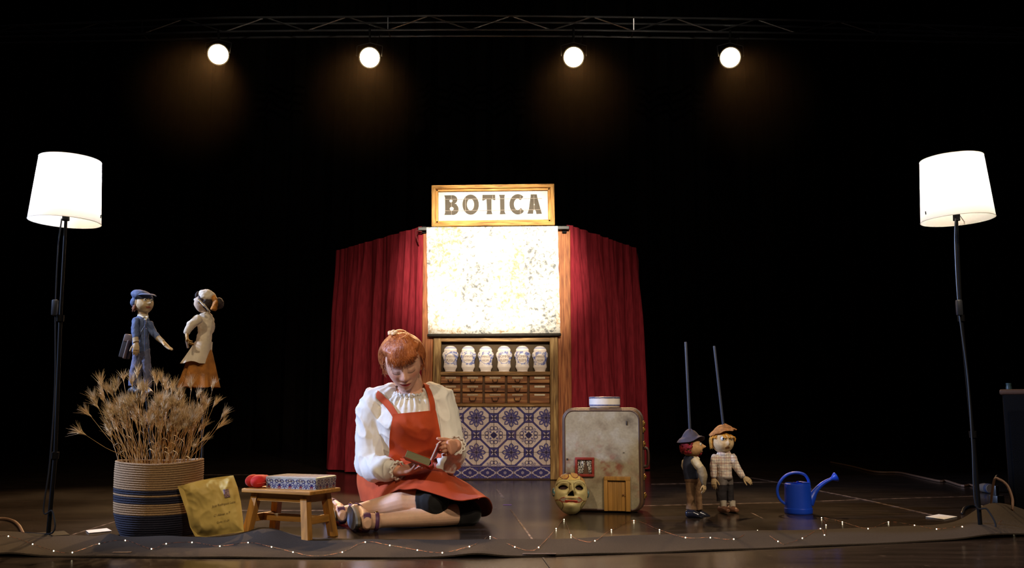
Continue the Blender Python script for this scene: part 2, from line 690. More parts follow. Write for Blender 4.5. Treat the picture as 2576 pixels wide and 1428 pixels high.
M_BEAM = bpy.data.materials.new('beam_haze')
M_BEAM.use_nodes = True
_n, _l = M_BEAM.node_tree.nodes, M_BEAM.node_tree.links
_n.remove(_n['Principled BSDF'])
_v = _n.new('ShaderNodeVolumeScatter')
_v.inputs['Density'].default_value = 0.0011
_v.inputs['Anisotropy'].default_value = 0.5
_v.inputs['Color'].default_value = (1.0, 0.72, 0.45, 1)
_l.new(_v.outputs[0], _n['Material Output'].inputs['Volume'])
M_CAN = mat('lantern_black', (0.02, 0.018, 0.016), 0.5)
M_LENS = mat('lantern_lens', (1, 0.85, 0.6), 0.3, emit=(1.0, 0.72, 0.38), estr=14)
lamps = [(549, 137, 'leftmost', (-1.8, 2.9, 0)), (930, 145, 'second from left', (-0.7, 2.8, 0)), (1443, 144, 'third from left', (0.4, 2.9, 0)), (1837, 145, 'rightmost', (1.5, 2.9, 0))]
for k, (x, y, wh, tgt) in enumerate(lamps):
    c = at(x, y, YT - 0.12)
    L_ = thing('stage_lantern', f'glowing round stage lantern hung under the truss, {wh} of the four', 'stage light', c, group='lanterns on the truss')
    d = (Vector(tgt) - c).normalized()
    dv = (Vector((0, 0.5, 0.9)) - c).normalized()
    dd = (d * 0.5 + dv * 0.5).normalized()
    q = dd.to_track_quat('Z', 'Y').to_matrix().to_4x4()
    R = 0.108
    MB().lathe([(0.05, -0.26), (0.085, -0.24), (0.1, -0.18), (0.112, -0.05), (0.115, 0.0), (0.108, 0.0), (0.104, -0.03)], 28, q, cap=False).build('can', M_CAN, L_)
    MB().lathe([(0.001, 0.006), (R * 0.5, 0.004), (R * 0.9, -0.004), (R * 0.92, -0.012), (0.001, -0.014)], 28, q).build('lens', M_LENS, L_)
    top = at(x, ty(chord_lo, x), YT) - c
    MB().tube([(-0.13, -0.03, -0.0), (-0.13, -0.0, 0.12), (0, 0, 0.155), (0.13, 0, 0.12), (0.13, -0.03, 0)], 0.007, 6).build('yoke', M_CAN, L_)
    MB().tube([(0, 0, 0.155), top + Vector((0, 0, 0.02))], 0.012, 8).build('clamp', M_CAN, L_)
    MB().tube([Vector((0.05, 0.02, 0.1)), top + Vector((0.1, 0.03, -0.04)), top + Vector((0.2, 0.01, 0))], 0.004, 5).build('cable', M_CAN, L_)
    bd_ = (Vector(tgt) - c - dd * 0.03).normalized()
    bq = Matrix.Translation(dd * 0.03) @ bd_.to_track_quat('Z', 'Y').to_matrix().to_4x4()
    hb_ = MB().lathe([(0.105, 0.0), (0.105 + 0.33 * 0.5, 0.5), (0.105 + 0.33 * 1.2, 1.2), (0.105 + 0.33 * 2.0, 2.0)], 24, bq).build('hazy_beam', M_BEAM, L_)
    tag(hb_, 'faint amber haze in the light beam', kind='stuff')
    s = spot('lantern_beam', c + dd * 0.03, tgt, (950, 850, 700, 420)[k], (1.0, 0.60, 0.28), 34, 0.6, 0.08)

# ---- carpet strip along the front
M_CARPET = mat('grey_carpet', (0.050, 0.038, 0.029), 0.95, var=0.35, scale=240, bump=0.35, bscale=500, spec=0.15, bdist=0.002)
c_front = [(-120, 1400), (0, 1400), (300, 1403), (600, 1405), (900, 1406), (1250, 1403), (1400, 1399), (1700, 1390), (2100, 1374), (2400, 1360), (2576, 1351), (2700, 1346)]
c_back = [(-120, 1336), (0, 1339), (100, 1345), (255, 1352), (450, 1358), (560, 1352), (640, 1349), (700, 1350), (800, 1356), (900, 1359), (1100, 1361), (1400, 1359), (1676, 1347), (1900, 1338), (2100, 1334), (2280, 1326), (2400, 1322), (2500, 1318), (2576, 1316), (2700, 1312)]


def carpet_h(x, v):
    """height of the carpet ripple at column x (px), v = 0 back .. 1 front"""
    def g(c, w):
        return math.exp(-((x - c) / w) ** 2)
    vb = math.exp(-(v / 0.42) ** 2)
    h = 0.026 * g(665, 62) * vb + 0.010 * g(275, 22) * vb + 0.008 * g(430, 60) * vb
    h += 0.078 * (1 / (1 + math.exp(-(x - 2452) / 24.0))) * (1 / (1 + math.exp((x - 2580) / 40.0))) * math.exp(-(v / 0.75) ** 2) * 1.25
    h += 0.010 * g(1200, 60) * math.exp(-((v - 0.95) / 0.14) ** 2) + 0.008 * g(30, 60) * math.exp(-((v - 0.95) / 0.2) ** 2)
    h += 0.0025 * (1 + math.sin(x * 0.021 + 2 * v)) * (0.4 + 0.6 * math.sin(PI * v))
    return h


P = []
for x in range(-120, 2701, 12):
    a, b = fl(x, ty(c_back, x)), fl(x, ty(c_front, x))
    row = []
    for j in range(17):
        v = j / 16
        p = a.lerp(b, v)
        p.z = 0.005 + carpet_h(x, v)
        row.append(p)
    P.append(row)
carpet = MB().grid(P, thick=-0.0045).build('carpet_runner', M_CARPET)
for v_ in carpet.data.vertices:
    v_.co.z = max(v_.co.z, 0.0005)
tag(carpet, 'long dark grey carpet runner rippling along the stage front', 'carpet')


def carpet_z(px, py):
    yb, yf = ty(c_back, px), ty(c_front, px)
    if py < yb or py > yf:
        return 0.0
    a, b = fl(px, yb), fl(px, yf)
    p = fl(px, py)
    v = (a.y - p.y) / (a.y - b.y)
    return 0.005 + carpet_h(px, v)


tp = thing('tape_piece', 'short strip of clear tape holding down the carpet edge', 'tape', fl(1357, 1399))
MB().box((0, 0, 0.0085), (0.105, 0.018, 0.0012), bev=0.0004).build('strip', mat('clear_tape', (0.16, 0.12, 0.11), 0.15, spec=0.8), tp)
tp2 = thing('tape_patch', 'flat brown tape patch on the carpet before the basket', 'tape', fl(306, 1396) + Vector((0, 0, 0.0085 + 0.001)))
MB().box((0, 0, 0), (0.056, 0.016, 0.0012), Matrix.Rotation(0.06, 3, 'Z'), bev=0.0004).build('strip', mat('brown_tape', (0.35, 0.22, 0.13), 0.5, var=0.6, scale=70), tp2)

# ---- fairy lights
bulbs = [(21, 1348), (82, 1368), (135, 1385), (182, 1389), (249.5, 1367), (315, 1358.6), (381, 1380), (418, 1367), (483, 1363.5), (553, 1373), (624, 1364), (683, 1375), (737, 1388), (792, 1398), (861, 1388),
         (918.7, 1362.7), (980.5, 1371), (1049.7, 1383), (1112.6, 1389.6), (1180.8, 1374), (1233, 1349.5), (1295, 1375), (1355, 1376), (1399, 1329), (1419, 1306), (1436.5, 1345), (1496.6, 1359.6), (1538, 1332), (1594.5, 1309), (1659, 1332), (1724.4, 1351.5),
         (1786.8, 1351.6), (1845.8, 1355.4), (1905.6, 1334), (1957, 1361), (2018.4, 1353), (2063.8, 1329), (2074, 1345), (2078, 1320), (2066.6, 1301.6), (2119, 1312.4), (2183.7, 1329), (2235, 1312.4), (2300.4, 1320.5), (2356, 1330), (2420.6, 1324), (2487.3, 1333.8), (2550, 1329), (2524.7, 1319)]
M_COPPER = mat('copper_wire', C(190, 110, 70), 0.45, 0.5, col2=(0.02, 0.012, 0.008), scale=60, contrast=(0.45, 0.55), detail=1)
M_LED = mat('led_bulb', (1, 0.95, 0.8), 0.3, emit=(1.0, 0.88, 0.58), estr=7)
fs = thing('fairy_light_string', 'thin copper string of tiny warm fairy lights winding along the carpet', 'string lights', (0, 0, 0))
ext = [(-30, 1352)] + [tuple(b) for b in bulbs[:20]] + [(1215, 1358)] + [tuple(b) for b in bulbs[20:22]] + [(1330, 1384)] + [tuple(b) for b in bulbs[22:26]] + [(1465, 1360)] + [tuple(b) for b in bulbs[26:31]] + [tuple(b) for b in bulbs[31:35]] + [(1975, 1368)] + [tuple(b) for b in bulbs[35:]] + [(2512, 1317), (2530, 1302), (2552, 1290)]


def on_ground(px, py, lift):
    """point on floor or carpet seen at this pixel"""
    p = fl(px, py)
    for _ in range(4):
        p = fl(px, py, carpet_z_at(p) + lift)
    return p


def carpet_z_at(p):
    # invert: column px of ground point
    d = Vector((p.x, p.y, 0)) - Vector((0, 0, HE))
    yy = d.y * _cp + d.z * _sp
    px = CX + F * d.x / yy
    py = CY - F * (-d.y * _sp + d.z * _cp) / yy
    return carpet_z(px, py)


wire = catmull([on_ground(x, y, 0.003) for x, y in ext], 6)
rw = random.Random(3)
wire = [p + Vector((rw.uniform(-1, 1), rw.uniform(-1, 1), rw.uniform(0, 0.6))) * 0.0012 for p in wire]
MB().tube(wire, 0.0006, 5).build('wire', M_COPPER, fs)
bm_ = MB().ball((0, 0, 0), 0.0021, 8, 6).mesh('bulb')
bm_.materials.append(M_LED)
for x, y in bulbs:
    b = bpy.data.objects.new('bulb', bm_)
    b.location = on_ground(x, y, 0.0036)
    put(b, fs)

# ---- white cards on the floor
for pts, lab in (([(2328.6, 1301), (2362, 1294.6), (2408, 1300.6), (2375, 1307.5)], 'white paper card lying on the floor near the right lamp'),
                 ([(216, 1335.6), (268.6, 1330), (281.5, 1336.6), (223.5, 1342)], 'white paper card lying on the floor beside the striped basket')):
    Q = [fl(*q) for q in pts]
    c = sum(Q, Vector()) / 4
    c.z = 0
    v = [q - c + Vector((0, 0, 0.002)) for q in Q] + [q - c + Vector((0, 0, 0.0035)) for q in Q]
    o = mesh_obj('paper_card', v, [(3, 2, 1, 0), (4, 5, 6, 7), (0, 1, 5, 4), (1, 2, 6, 5), (2, 3, 7, 6), (3, 0, 4, 7)], M_WHITE, smooth=False)
    o.location = c
    tag(o, lab, 'paper')

# ---- floor lamps
M_SHADE = bpy.data.materials.new('lamp_shade_fabric')
M_SHADE.use_nodes = True
_n, _l = M_SHADE.node_tree.nodes, M_SHADE.node_tree.links
for x_ in list(_n):
    _n.remove(x_)
_o = _n.new('ShaderNodeOutputMaterial')
_d = _n.new('ShaderNodeBsdfDiffuse')
_d.inputs[0].default_value = (0.80, 0.76, 0.68, 1)
_t = _n.new('ShaderNodeBsdfTranslucent')
_t.inputs[0].default_value = (0.86, 0.83, 0.76, 1)
_m = _n.new('ShaderNodeMixShader')
_m.inputs[0].default_value = 0.55
_tc = _n.new('ShaderNodeTexCoord')
_nz = _n.new('ShaderNodeTexNoise')
_nz.inputs['Scale'].default_value = 300
_bp = _n.new('ShaderNodeBump')
_bp.inputs['Strength'].default_value = 0.08
_l.new(_tc.outputs['Object'], _nz.inputs['Vector'])
_l.new(_nz.outputs['Fac'], _bp.inputs['Height'])
_l.new(_bp.outputs[0], _d.inputs['Normal'])
_l.new(_d.outputs[0], _m.inputs[1])
_l.new(_t.outputs[0], _m.inputs[2])
_l.new(_m.outputs[0], _o.inputs[0])
M_BULB = mat('lamp_bulb', (1, 1, 1), 0.3, emit=(1.0, 0.95, 0.86), estr=40)


def floor_lamp(label, Y, base_px, poles, sb, st, wb, wt, side):
    b = fl(*base_px) if Y is None else at(base_px[0], base_px[1], Y)
    b.z = 0
    Y = b.y
    t = thing('floor_lamp', label, 'floor lamp', b, group='pair of floor lamps')
    k = Y / F / math.sqrt(1 + ((base_px[0] - CX) / F) ** 2)
    MB().box((0.0, 0.0, 0.0045), (0.125, 0.125, 0.008), Matrix.Rotation(0.6, 3, 'Z'), bev=0.003, seg=2).build('base_plate', M_BLACK, t)
    pts = [Vector((0, 0, 0.005))] + [at(x, y, Y) - b for x, y in poles]
    for i in range(len(pts) - 1):
        MB().tube([pts[i], pts[i + 1]], 0.0076 - 0.0010 * i, 12).build('pole', M_BLACK, t)
        if i < len(pts) - 2:
            dd = (pts[i + 1] - pts[i]).normalized()
            MB().tube([pts[i + 1] - dd * 0.012, pts[i + 1] + dd * 0.012], 0.0125, 12).build('joint_collar', M_BLACK, t)
    cb, ct = at(*sb, Y) - b, at(*st, Y) - b
    ax = (ct - cb).normalized()
    H = (ct - cb).length
    q = Matrix.Translation(cb) @ ax.to_track_quat('Z', 'Y').to_matrix().to_4x4()
    rb, rt = wb / 2 * k, wt / 2 * k
    sh = MB().lathe([(rb, 0), (rb + (rt - rb) * 0.33, H * 0.33), (rb + (rt - rb) * 0.66, H * 0.66), (rt, H)], 64, q, cap=False)
    sh.build('shade', M_SHADE, t)
    mb, mb2 = MB(), MB()
    for r_, z_ in ((rb, 0.0), (rt, H)):
        ring = [q @ Vector((r_ * math.cos(a), r_ * math.sin(a), z_)) for a in np.linspace(0, 2 * PI, 65)]
        mb2.tube(ring, 0.0012, 6)
    for a in (0.4, 2.5, 4.6):
        mb.tube([q @ Vector((0, 0, 0.035)), q @ Vector((rb * 0.98 * math.cos(a), rb * 0.98 * math.sin(a), 0.012))], 0.0016, 5)
    mb2.build('shade_rim', M_SHADE, t)
    mb.build('shade_wire', mat('shade_wire', (0.5, 0.48, 0.44), 0.4, 0.3), t)
    MB().tube([pts[-1] - Vector((0, 0, 0.01)), q @ Vector((0, 0, 0.06))], 0.013, 12).build('socket', M_BLACK, t)
    bc = q @ Vector((0, 0, H * 0.60))
    MB().ball(bc, 0.028, 14, 10).build('bulb', M_BULB, t)
    MB().tube([q @ Vector((0, 0, 0.06)), bc], 0.012, 8).build('bulb_neck', M_BULB, t)
    # cord and inline switch down the pole
    cp = [pts[-1] + Vector((side * 0.01, -0.012, -0.005))]
    for f_ in (0.1, 0.3, 0.5, 0.7, 0.9):
        i = f_ * (len(pts) - 1)
        a = pts[-1].lerp(pts[0], f_)
        j = min(int((1 - f_) * (len(pts) - 1)), len(pts) - 2)
        fr = (1 - f_) * (len(pts) - 1) - j
        a = pts[j].lerp(pts[j + 1], fr)
        cp.append(a + Vector((side * (0.011 + 0.007 * math.sin(9 * f_)), -0.013, 0)))
    cp.append(Vector((side * -0.02, -0.02, 0.09)))
    cp.append(Vector((side * -0.03, -0.03, 0.016)))
    cp.append(Vector((side * 0.12, 0.05, 0.016 if False else 0.006)))
    MB().tube(catmull(cp, 6), 0.0032, 6).build('cord', mat('cord_black', (0.018, 0.02, 0.026), 0.35), t)
    sw = cp[2]
    MB().box(sw + Vector((0, -0.004, 0)), (0.022, 0.018, 0.06), bev=0.006, seg=2).build('switch', mat('cord_black', (0.018, 0.02, 0.026), 0.35), t)
    MB().tube([q @ Vector((0.02, -rb * 0.985, 0.022)), q @ Vector((0.02, -rb * 0.985, 0.034))], 0.002, 6).build('shade_catch', M_BLACK, t)
    l = bpy.data.lights.new('lamp_bulb_light', 'POINT')
    l.energy, l.color, l.shadow_soft_size = 4.6, (1.0, 0.93, 0.82), 0.03
    lo = bpy.data.objects.new('lamp_bulb_light', l)
    lo.location = bc + Vector((0, 0, 0.035))
    put(lo, t)
    return t


floor_lamp('tall black floor lamp with glowing white shade, left of the puppets', None, (121, 1348), [(139, 1145), (152, 800), (166, 548)], (163, 558), (177.5, 402), 193, 166, -1)
floor_lamp('tall black floor lamp with glowing white shade, right of the watering can', 3.45, (2467, 1332), [(2447, 1092), (2418, 800), (2406, 548)], (2409, 553), (2393, 400), 197, 170, -1)

# ---- cabinet, cables and plug at the right edge
Yc = 3.95
b = at(2640, 1308, Yc)
b.z = 0
cab = thing('speaker_cabinet', 'dark upright loudspeaker cabinet cut off by the right edge', 'speaker', b, (0, 0, math.radians(-29)))
tl = at(2527, 984, Yc)
Hc = tl.z
MB().box((0, 0.02, Hc / 2), (2 * (b.x - tl.x) - 0.02, 0.3, Hc), bev=0.018, seg=3).build('body', mat('cabinet_black', (0.003, 0.003, 0.004), 0.8, bump=0.2, scale=200, spec=0.08), cab)
MB().box((0, 0.02, Hc - 0.004), (2 * (b.x - tl.x), 0.31, 0.024), bev=0.011, seg=3).build('top_cap', mat('cabinet_brown', C(70, 44, 28), 0.6), cab)
MB().box((0, -0.135, Hc / 2 - 0.02), (2 * (b.x - tl.x) - 0.06, 0.008, Hc - 0.12), bev=0.003).build('grille', mat('grille_black', (0.002, 0.002, 0.003), 0.8, bump=0.6, scale=400, spec=0.08), cab)
kp = at(2547, 976, Yc) - b
MB().lathe([(0.012, 0), (0.012, 0.012), (0.010, 0.02), (0.011, 0.024), (0.011, 0.03)], 16, Matrix.Translation((kp.x, 0.0, Hc + 0.007))).build('knob', mat('knob_teal', C(40, 60, 64), 0.4), cab)

M_CABLE = mat('cable_brown', C(120, 88, 66), 0.6)
M_CABLEK = mat('cable_black', (0.02, 0.018, 0.018), 0.4)


def cable(name, pts, r, m, label, zs=None):
    Q = []
    for i, q in enumerate(pts):
        p = fl(q[0], q[1], (zs[i] if zs else r + 0.001))
        Q.append(p)
    o = MB().tube(catmull(Q, 6), r, 8, round_caps=True).build(name, m)
    return tag(o, label, 'cable')


cable('cable', [(2090, 1162), (2140, 1172), (2200, 1186), (2260, 1188), (2300, 1196), (2360, 1209), (2380, 1209), (2420, 1221), (2440, 1219), (2468, 1228)], 0.0065, M_CABLE, 'thick brown cable running across the floor to the connector')
cn = fl(2476, 1229, 0.02)
cn2 = fl(2497, 1232, 0.02)
cc = thing('cable_connector', 'grey blue cable connector lying behind the right lamp', 'connector', (cn.x, cn.y, 0))
dx = (cn2 - cn).normalized()
q = Matrix.Translation((0, 0, 0.026)) @ dx.to_track_quat('Z', 'Y').to_matrix().to_4x4()
MB().lathe([(0.012, -0.03), (0.02, -0.025), (0.025, 0.0), (0.025, 0.05), (0.021, 0.054)], 20, q).build('shell', mat('connector_grey', C(104, 92, 84), 0.6), cc)
MB().lathe([(0.0255, 0.03), (0.0262, 0.031), (0.0262, 0.05), (0.0255, 0.051)], 20, q).build('collar_ring', mat('connector_blue', C(52, 58, 80), 0.6), cc)
lp = [at(2500, 1212, 3.72), at(2515, 1206, 3.70), at(2535, 1222, 3.68), at(2547, 1255, 3.66), at(2547, 1284, 3.65)]
lp = [fl(2488, 1308, 0.006)] + lp + [fl(2552, 1312, 0.006)]
tag(MB().tube(catmull(lp, 6), 0.005, 8).build('cable_loop', M_CABLE), 'thin brown cable arching up in a loop beside the cabinet', 'cable')
cable('cable', [(2420, 1290), (2428, 1276), (2450, 1272), (2480, 1276), (2500, 1282), (2490, 1268), (2520, 1262)], 0.006, M_CABLEK, 'black cable coiled on the floor at the right lamp foot')
pl = fl(2508, 1268)
pg = thing('power_plug', 'black power plug block standing among the cables', 'plug', pl)
MB().box((0, 0, 0.022), (0.05, 0.05, 0.042), Matrix.Rotation(0.4, 3, 'Z'), bev=0.006, seg=2).build('block', M_CABLEK, pg)
MB().box((-0.004, 0, 0.065), (0.024, 0.028, 0.05), Matrix.Rotation(0.4, 3, 'Z'), bev=0.007, seg=2).build('plug_body', M_CABLEK, pg)
MB().tube(catmull([(-0.004, 0, 0.085), (-0.004, 0.0, 0.115), (0.02, 0.01, 0.135), (0.06, 0.02, 0.10), (0.085, 0.03, 0.03), (0.09, 0.03, 0.006)], 6), 0.004, 8).build('lead', M_CABLEK, pg)
cable('cable', [(-40, 1300), (-10, 1303), (14, 1304), (34, 1310), (48, 1322), (58, 1340)], 0.0055, M_CABLE, 'brown cable curving over the floor at the left edge')

# ================================================================== THE APOTHECARY BOOTH
YB = fl(1240, 1207).y
BASE = Vector((at(1240, 1207, YB).x, YB, 0))
booth = thing('apothecary_booth', 'painted wooden apothecary front with shelf, little drawers and blue tiles', 'booth', BASE)


def R(x0, y0, x1, y1, front, depth, Y=YB, org=None):
    """centre and size (in the booth frame) of a box whose front face covers these pixels"""
    org = BASE if org is None else org
    a, b = at(x0, (y0 + y1) / 2, Y + front), at(x1, (y0 + y1) / 2, Y + front)
    t, u = at((x0 + x1) / 2, y0, Y + front), at((x0 + x1) / 2, y1, Y + front)
    c = Vector(((a.x + b.x) / 2, Y + front + depth / 2, (t.z + u.z) / 2)) - org
    return c, Vector((b.x - a.x, depth, t.z - u.z))


def rbox(name, m, parent, x0, y0, x1, y1, front, depth, bev=0.004, org=None, seg=1):
    c, s = R(x0, y0, x1, y1, front, depth, org=org)
    return MB().box(c, s, bev=min(bev, min(s) * 0.4), seg=seg).build(name, m, parent)


def streak(name, c1, c2, c3, vertical=True, sc=6.0, rough=0.6):
    """brushed paint imitating wood, two strokes layers"""
    if name in _mats:
        return _mats[name]
    m = bpy.data.materials.new(name)
    m.use_nodes = True
    N, L = m.node_tree.nodes, m.node_tree.links
    p = N['Principled BSDF']
    p.inputs['Roughness'].default_value = rough
    p.inputs['Specular IOR Level'].default_value = 0.3
    tc = N.new('ShaderNodeTexCoord')
    mp = N.new('ShaderNodeMapping')
    mp.inputs['Scale'].default_value = (14, 14, 1.1) if vertical else (1.1, 14, 14)
    L.new(tc.outputs['Object'], mp.inputs[0])
    a = N.new('ShaderNodeTexNoise')
    a.inputs['Scale'].default_value = sc
    a.inputs['Detail'].default_value = 5
    a.inputs['Distortion'].default_value = 0.4
    L.new(mp.outputs[0], a.inputs['Vector'])
    cr = N.new('ShaderNodeValToRGB')
    e = cr.color_ramp.elements
    e[0].position, e[0].color = 0.32, (*c1, 1)
    e[1].position, e[1].color = 0.52, (*c2, 1)
    x = e.new(0.7)
    x.color = (*c3, 1)
    L.new(a.outputs['Fac'], cr.inputs[0])
    L.new(cr.outputs[0], p.inputs['Base Color'])
    bp = N.new('ShaderNodeBump')
    bp.inputs['Strength'].default_value = 0.15
    bp.inputs['Distance'].default_value = 0.002
    L.new(a.outputs['Fac'], bp.inputs['Height'])
    L.new(bp.outputs[0], p.inputs['Normal'])
    _mats[name] = m
    return m


M_PILLAR = streak('painted_pillar', C(112, 60, 30), C(164, 98, 56), C(190, 126, 76))
M_STILE = streak('painted_stile', C(92, 66, 38), C(146, 112, 66), C(192, 160, 104))
M_RAIL = streak('painted_rail', C(92, 66, 38), C(146, 108, 64), C(194, 158, 104), vertical=False)
M_NICHE = mat('niche_olive', C(84, 68, 50), 0.8, var=0.25, scale=7, spec=0.2)
M_DRAWER = streak('painted_drawer', C(98, 60, 38), C(144, 92, 56), C(196, 146, 92), vertical=False, sc=3.5)

rbox('back_board', mat('booth_back', C(60, 38, 24), 0.8), booth, 1062, 578, 1437, 1206.5, 0.06, 0.02)
rbox('pillar', M_PILLAR, booth, 1061, 578, 1089, 1206.5, 0.0, 0.06)
rbox('pillar', M_PILLAR, booth, 1403, 578, 1437, 1206.5, 0.0, 0.06)
rbox('stile', M_STILE, booth, 1088, 846, 1108, 1206.5, -0.012, 0.05)
rbox('stile', M_STILE, booth, 1384, 846, 1405, 1206.5, -0.012, 0.05)
rbox('rail', M_RAIL, booth, 1107, 847, 1385, 858.5, -0.010, 0.05)
rbox('shelf', M_RAIL, booth, 1107, 934, 1385, 944, -0.014, 0.07)
rbox('rail', M_RAIL, booth, 1107, 1014.5, 1385, 1022.5, -0.012, 0.05)
rbox('niche_back', M_NICHE, booth, 1107, 857, 1385, 935, 0.048, 0.012, bev=0.001)
rbox('drawer_carcass', mat('carcass_dark', C(96, 68, 44), 0.8, var=0.2, scale=12), booth, 1107, 943, 1385, 1015, 0.016, 0.04, bev=0.001)
rbox('plinth', mat('plinth_brown', C(60, 34, 30), 0.6), booth, 1107, 1203.5, 1385, 1206.8, -0.004, 0.05, bev=0.001)

M_TAG = mat('drawer_label', C(196, 172, 140), 0.7, var=0.25, scale=90)
M_TAGW = mat('drawer_label_pale', C(226, 214, 186), 0.7, var=0.15, scale=90)
M_PULL = mat('drawer_pull', C(58, 34, 22), 0.45)
cols_ = [(1108, 1158), (1163, 1214), (1219.4, 1270.6), (1276, 1326.5), (1332, 1382.5)]
rows_ = [(945.5, 963.5, 0.1, 0.38), (967.6, 986, 0.1, 0.38), (989, 1013.8, 0.06, 0.24)]
for ri, (y0, y1, l0, l1) in enumerate(rows_):
    for ci, (x0, x1) in enumerate(cols_):
        d = rbox('drawer', M_DRAWER, booth, x0, y0, x1, y1, 0.0, 0.02, bev=0.003)
        w_, h_ = x1 - x0, y1 - y0
        lx0, lx1 = x0 + w_ * 0.24, x0 + w_ * 0.78
        c, s = R(lx0, y0 + h_ * l0, lx1, y0 + h_ * l1, -0.0035, 0.0035)
        MB().box(c, s, bev=0.0015, seg=2).build('label_plate', M_TAGW if ci == 4 else M_TAG, d)
        if ci < 4:
            cxp, yy = x0 + w_ * 0.51, y0 + h_ * (0.50 if ri < 2 else 0.42)
            hw = 6.4 if ri < 2 else 8.5
            dp = 6.5 if ri < 2 else 8.5
            pp = [at(cxp - hw, yy, YB), at(cxp - hw * 0.82, yy + dp * 0.7, YB), at(cxp - hw * 0.6, yy + dp, YB), at(cxp + hw * 0.6, yy + dp, YB), at(cxp + hw * 0.82, yy + dp * 0.7, YB), at(cxp + hw, yy, YB)]
            pp = [p - BASE + Vector((0, -0.004 - (0.008 if 0 < i < 5 else 0), 0)) for i, p in enumerate(pp)]
            MB().tube(pp, 0.0028, 6).build('handle', M_PULL, d)

# ---- blue and white tiles (one object each)
T_CREAM, T_BLUE, T_DARK, T_MID = C(214, 198, 192), C(74, 70, 134), C(44, 40, 96), C(110, 104, 152)


def tile_colour(lx, ly):
    """glaze paint at lattice position; octagons at even/even (flower) and odd/odd (scroll)"""
    i0, j0 = round(lx), round(ly)
    best = None
    for i in (i0 - 1, i0, i0 + 1):
        for j in (j0 - 1, j0, j0 + 1):
            if (i + j) % 2 == 0:
                d = abs(lx - i) + abs(ly - j)
                if best is None or d < best[0]:
                    best = (d, i, j)
    _, i, j = best
    a, b = lx - i, ly - j
    col = T_BLUE
    # little squares on odd lattice points
    io, jo = None, None
    for ii in (i0 - 1, i0, i0 + 1):
        for jj in (j0 - 1, j0, j0 + 1):
            if (ii + jj) % 2 and max(abs(lx - ii), abs(ly - jj)) < 0.285:
                io, jo = ii, jj
    if io is not None:
        u, v = lx - io, ly - jo
        mx_, mn_ = max(abs(u), abs(v)), min(abs(u), abs(v))
        if mx_ < 0.165:
            x_arm = abs(abs(u) - abs(v)) < 0.035 + 0.25 * mn_ * 0.4 and mx_ > 0.03
            return mixc(T_CREAM, T_MID, 0.25) if (x_arm and mx_ > 0.045) else (T_DARK if mx_ < 0.15 else T_BLUE)
        return T_BLUE if mx_ < 0.235 else T_DARK
    oc = max(abs(a) / 0.72, (abs(a) + abs(b)) / 0.915, abs(b) / 0.72)
    if oc > 1.0:
        return T_DARK if 1.03 < oc < 1.055 else T_BLUE
    r, th = math.hypot(a, b), math.atan2(b, a)
    col = T_CREAM
    if i % 2 == 0:
        k = (th / (PI / 4)) % 1.0
        k = min(k, 1 - k) * (PI / 4)      # angle from nearest petal axis
        s_, t_ = r * math.cos(k), r * math.sin(k)
        wd = lerp_tab([(0.05, 0.02), (0.18, 0.045), (0.28, 0.115), (0.40, 0.135), (0.48, 0.09), (0.55, 0.0)], s_) if 0.05 < s_ < 0.55 else 0
        if t_ < wd:
            col = T_BLUE
            if 0.25 < s_ < 0.47 and t_ < 0.062 * (1 - abs(s_ - 0.37) / 0.12):
                col = mixc(T_CREAM, T_BLUE, 0.15)
            elif t_ > wd - 0.02:
                col = T_DARK
        elif 0.12 < r < 0.3:
            col = T_MID
        if r < 0.08:
            col = T_DARK
        if t_ < 0.008 and 0.53 < r < 0.60 and (round(th / (PI / 4)) % 2 == 0):
            col = T_BLUE
    else:
        star = max(abs(a), abs(b)) + 0.9 * min(abs(a), abs(b))
        if star < 0.20:
            col = T_DARK
        th4 = (th + PI / 4) % (PI / 2) - PI / 4
        thd = (th % (PI / 2)) - PI / 4
        # diagonal buds
        s_, t_ = r * math.cos(thd), r * math.sin(thd)
        e = ((s_ - 0.40) / 0.13) ** 2 + (t_ / 0.085) ** 2
        if e < 1:
            col = T_BLUE if (e > 0.45 or e < 0.1) else T_CREAM
        if 0.2 < s_ < 0.30 and abs(t_) < 0.05:
            col = T_BLUE
        # curls between
        s2, t2 = r * math.cos(th4), abs(r * math.sin(th4))
        d1 = math.hypot(s2 - 0.40, t2 - 0.10)
        if abs(d1 - 0.105) < 0.021:
            col = T_DARK
        if math.hypot(s2 - 0.37, t2) < 0.052:
            col = T_BLUE
        if t2 < 0.012 and 0.5 < s2 < 0.68:
            col = T_DARK
    return col


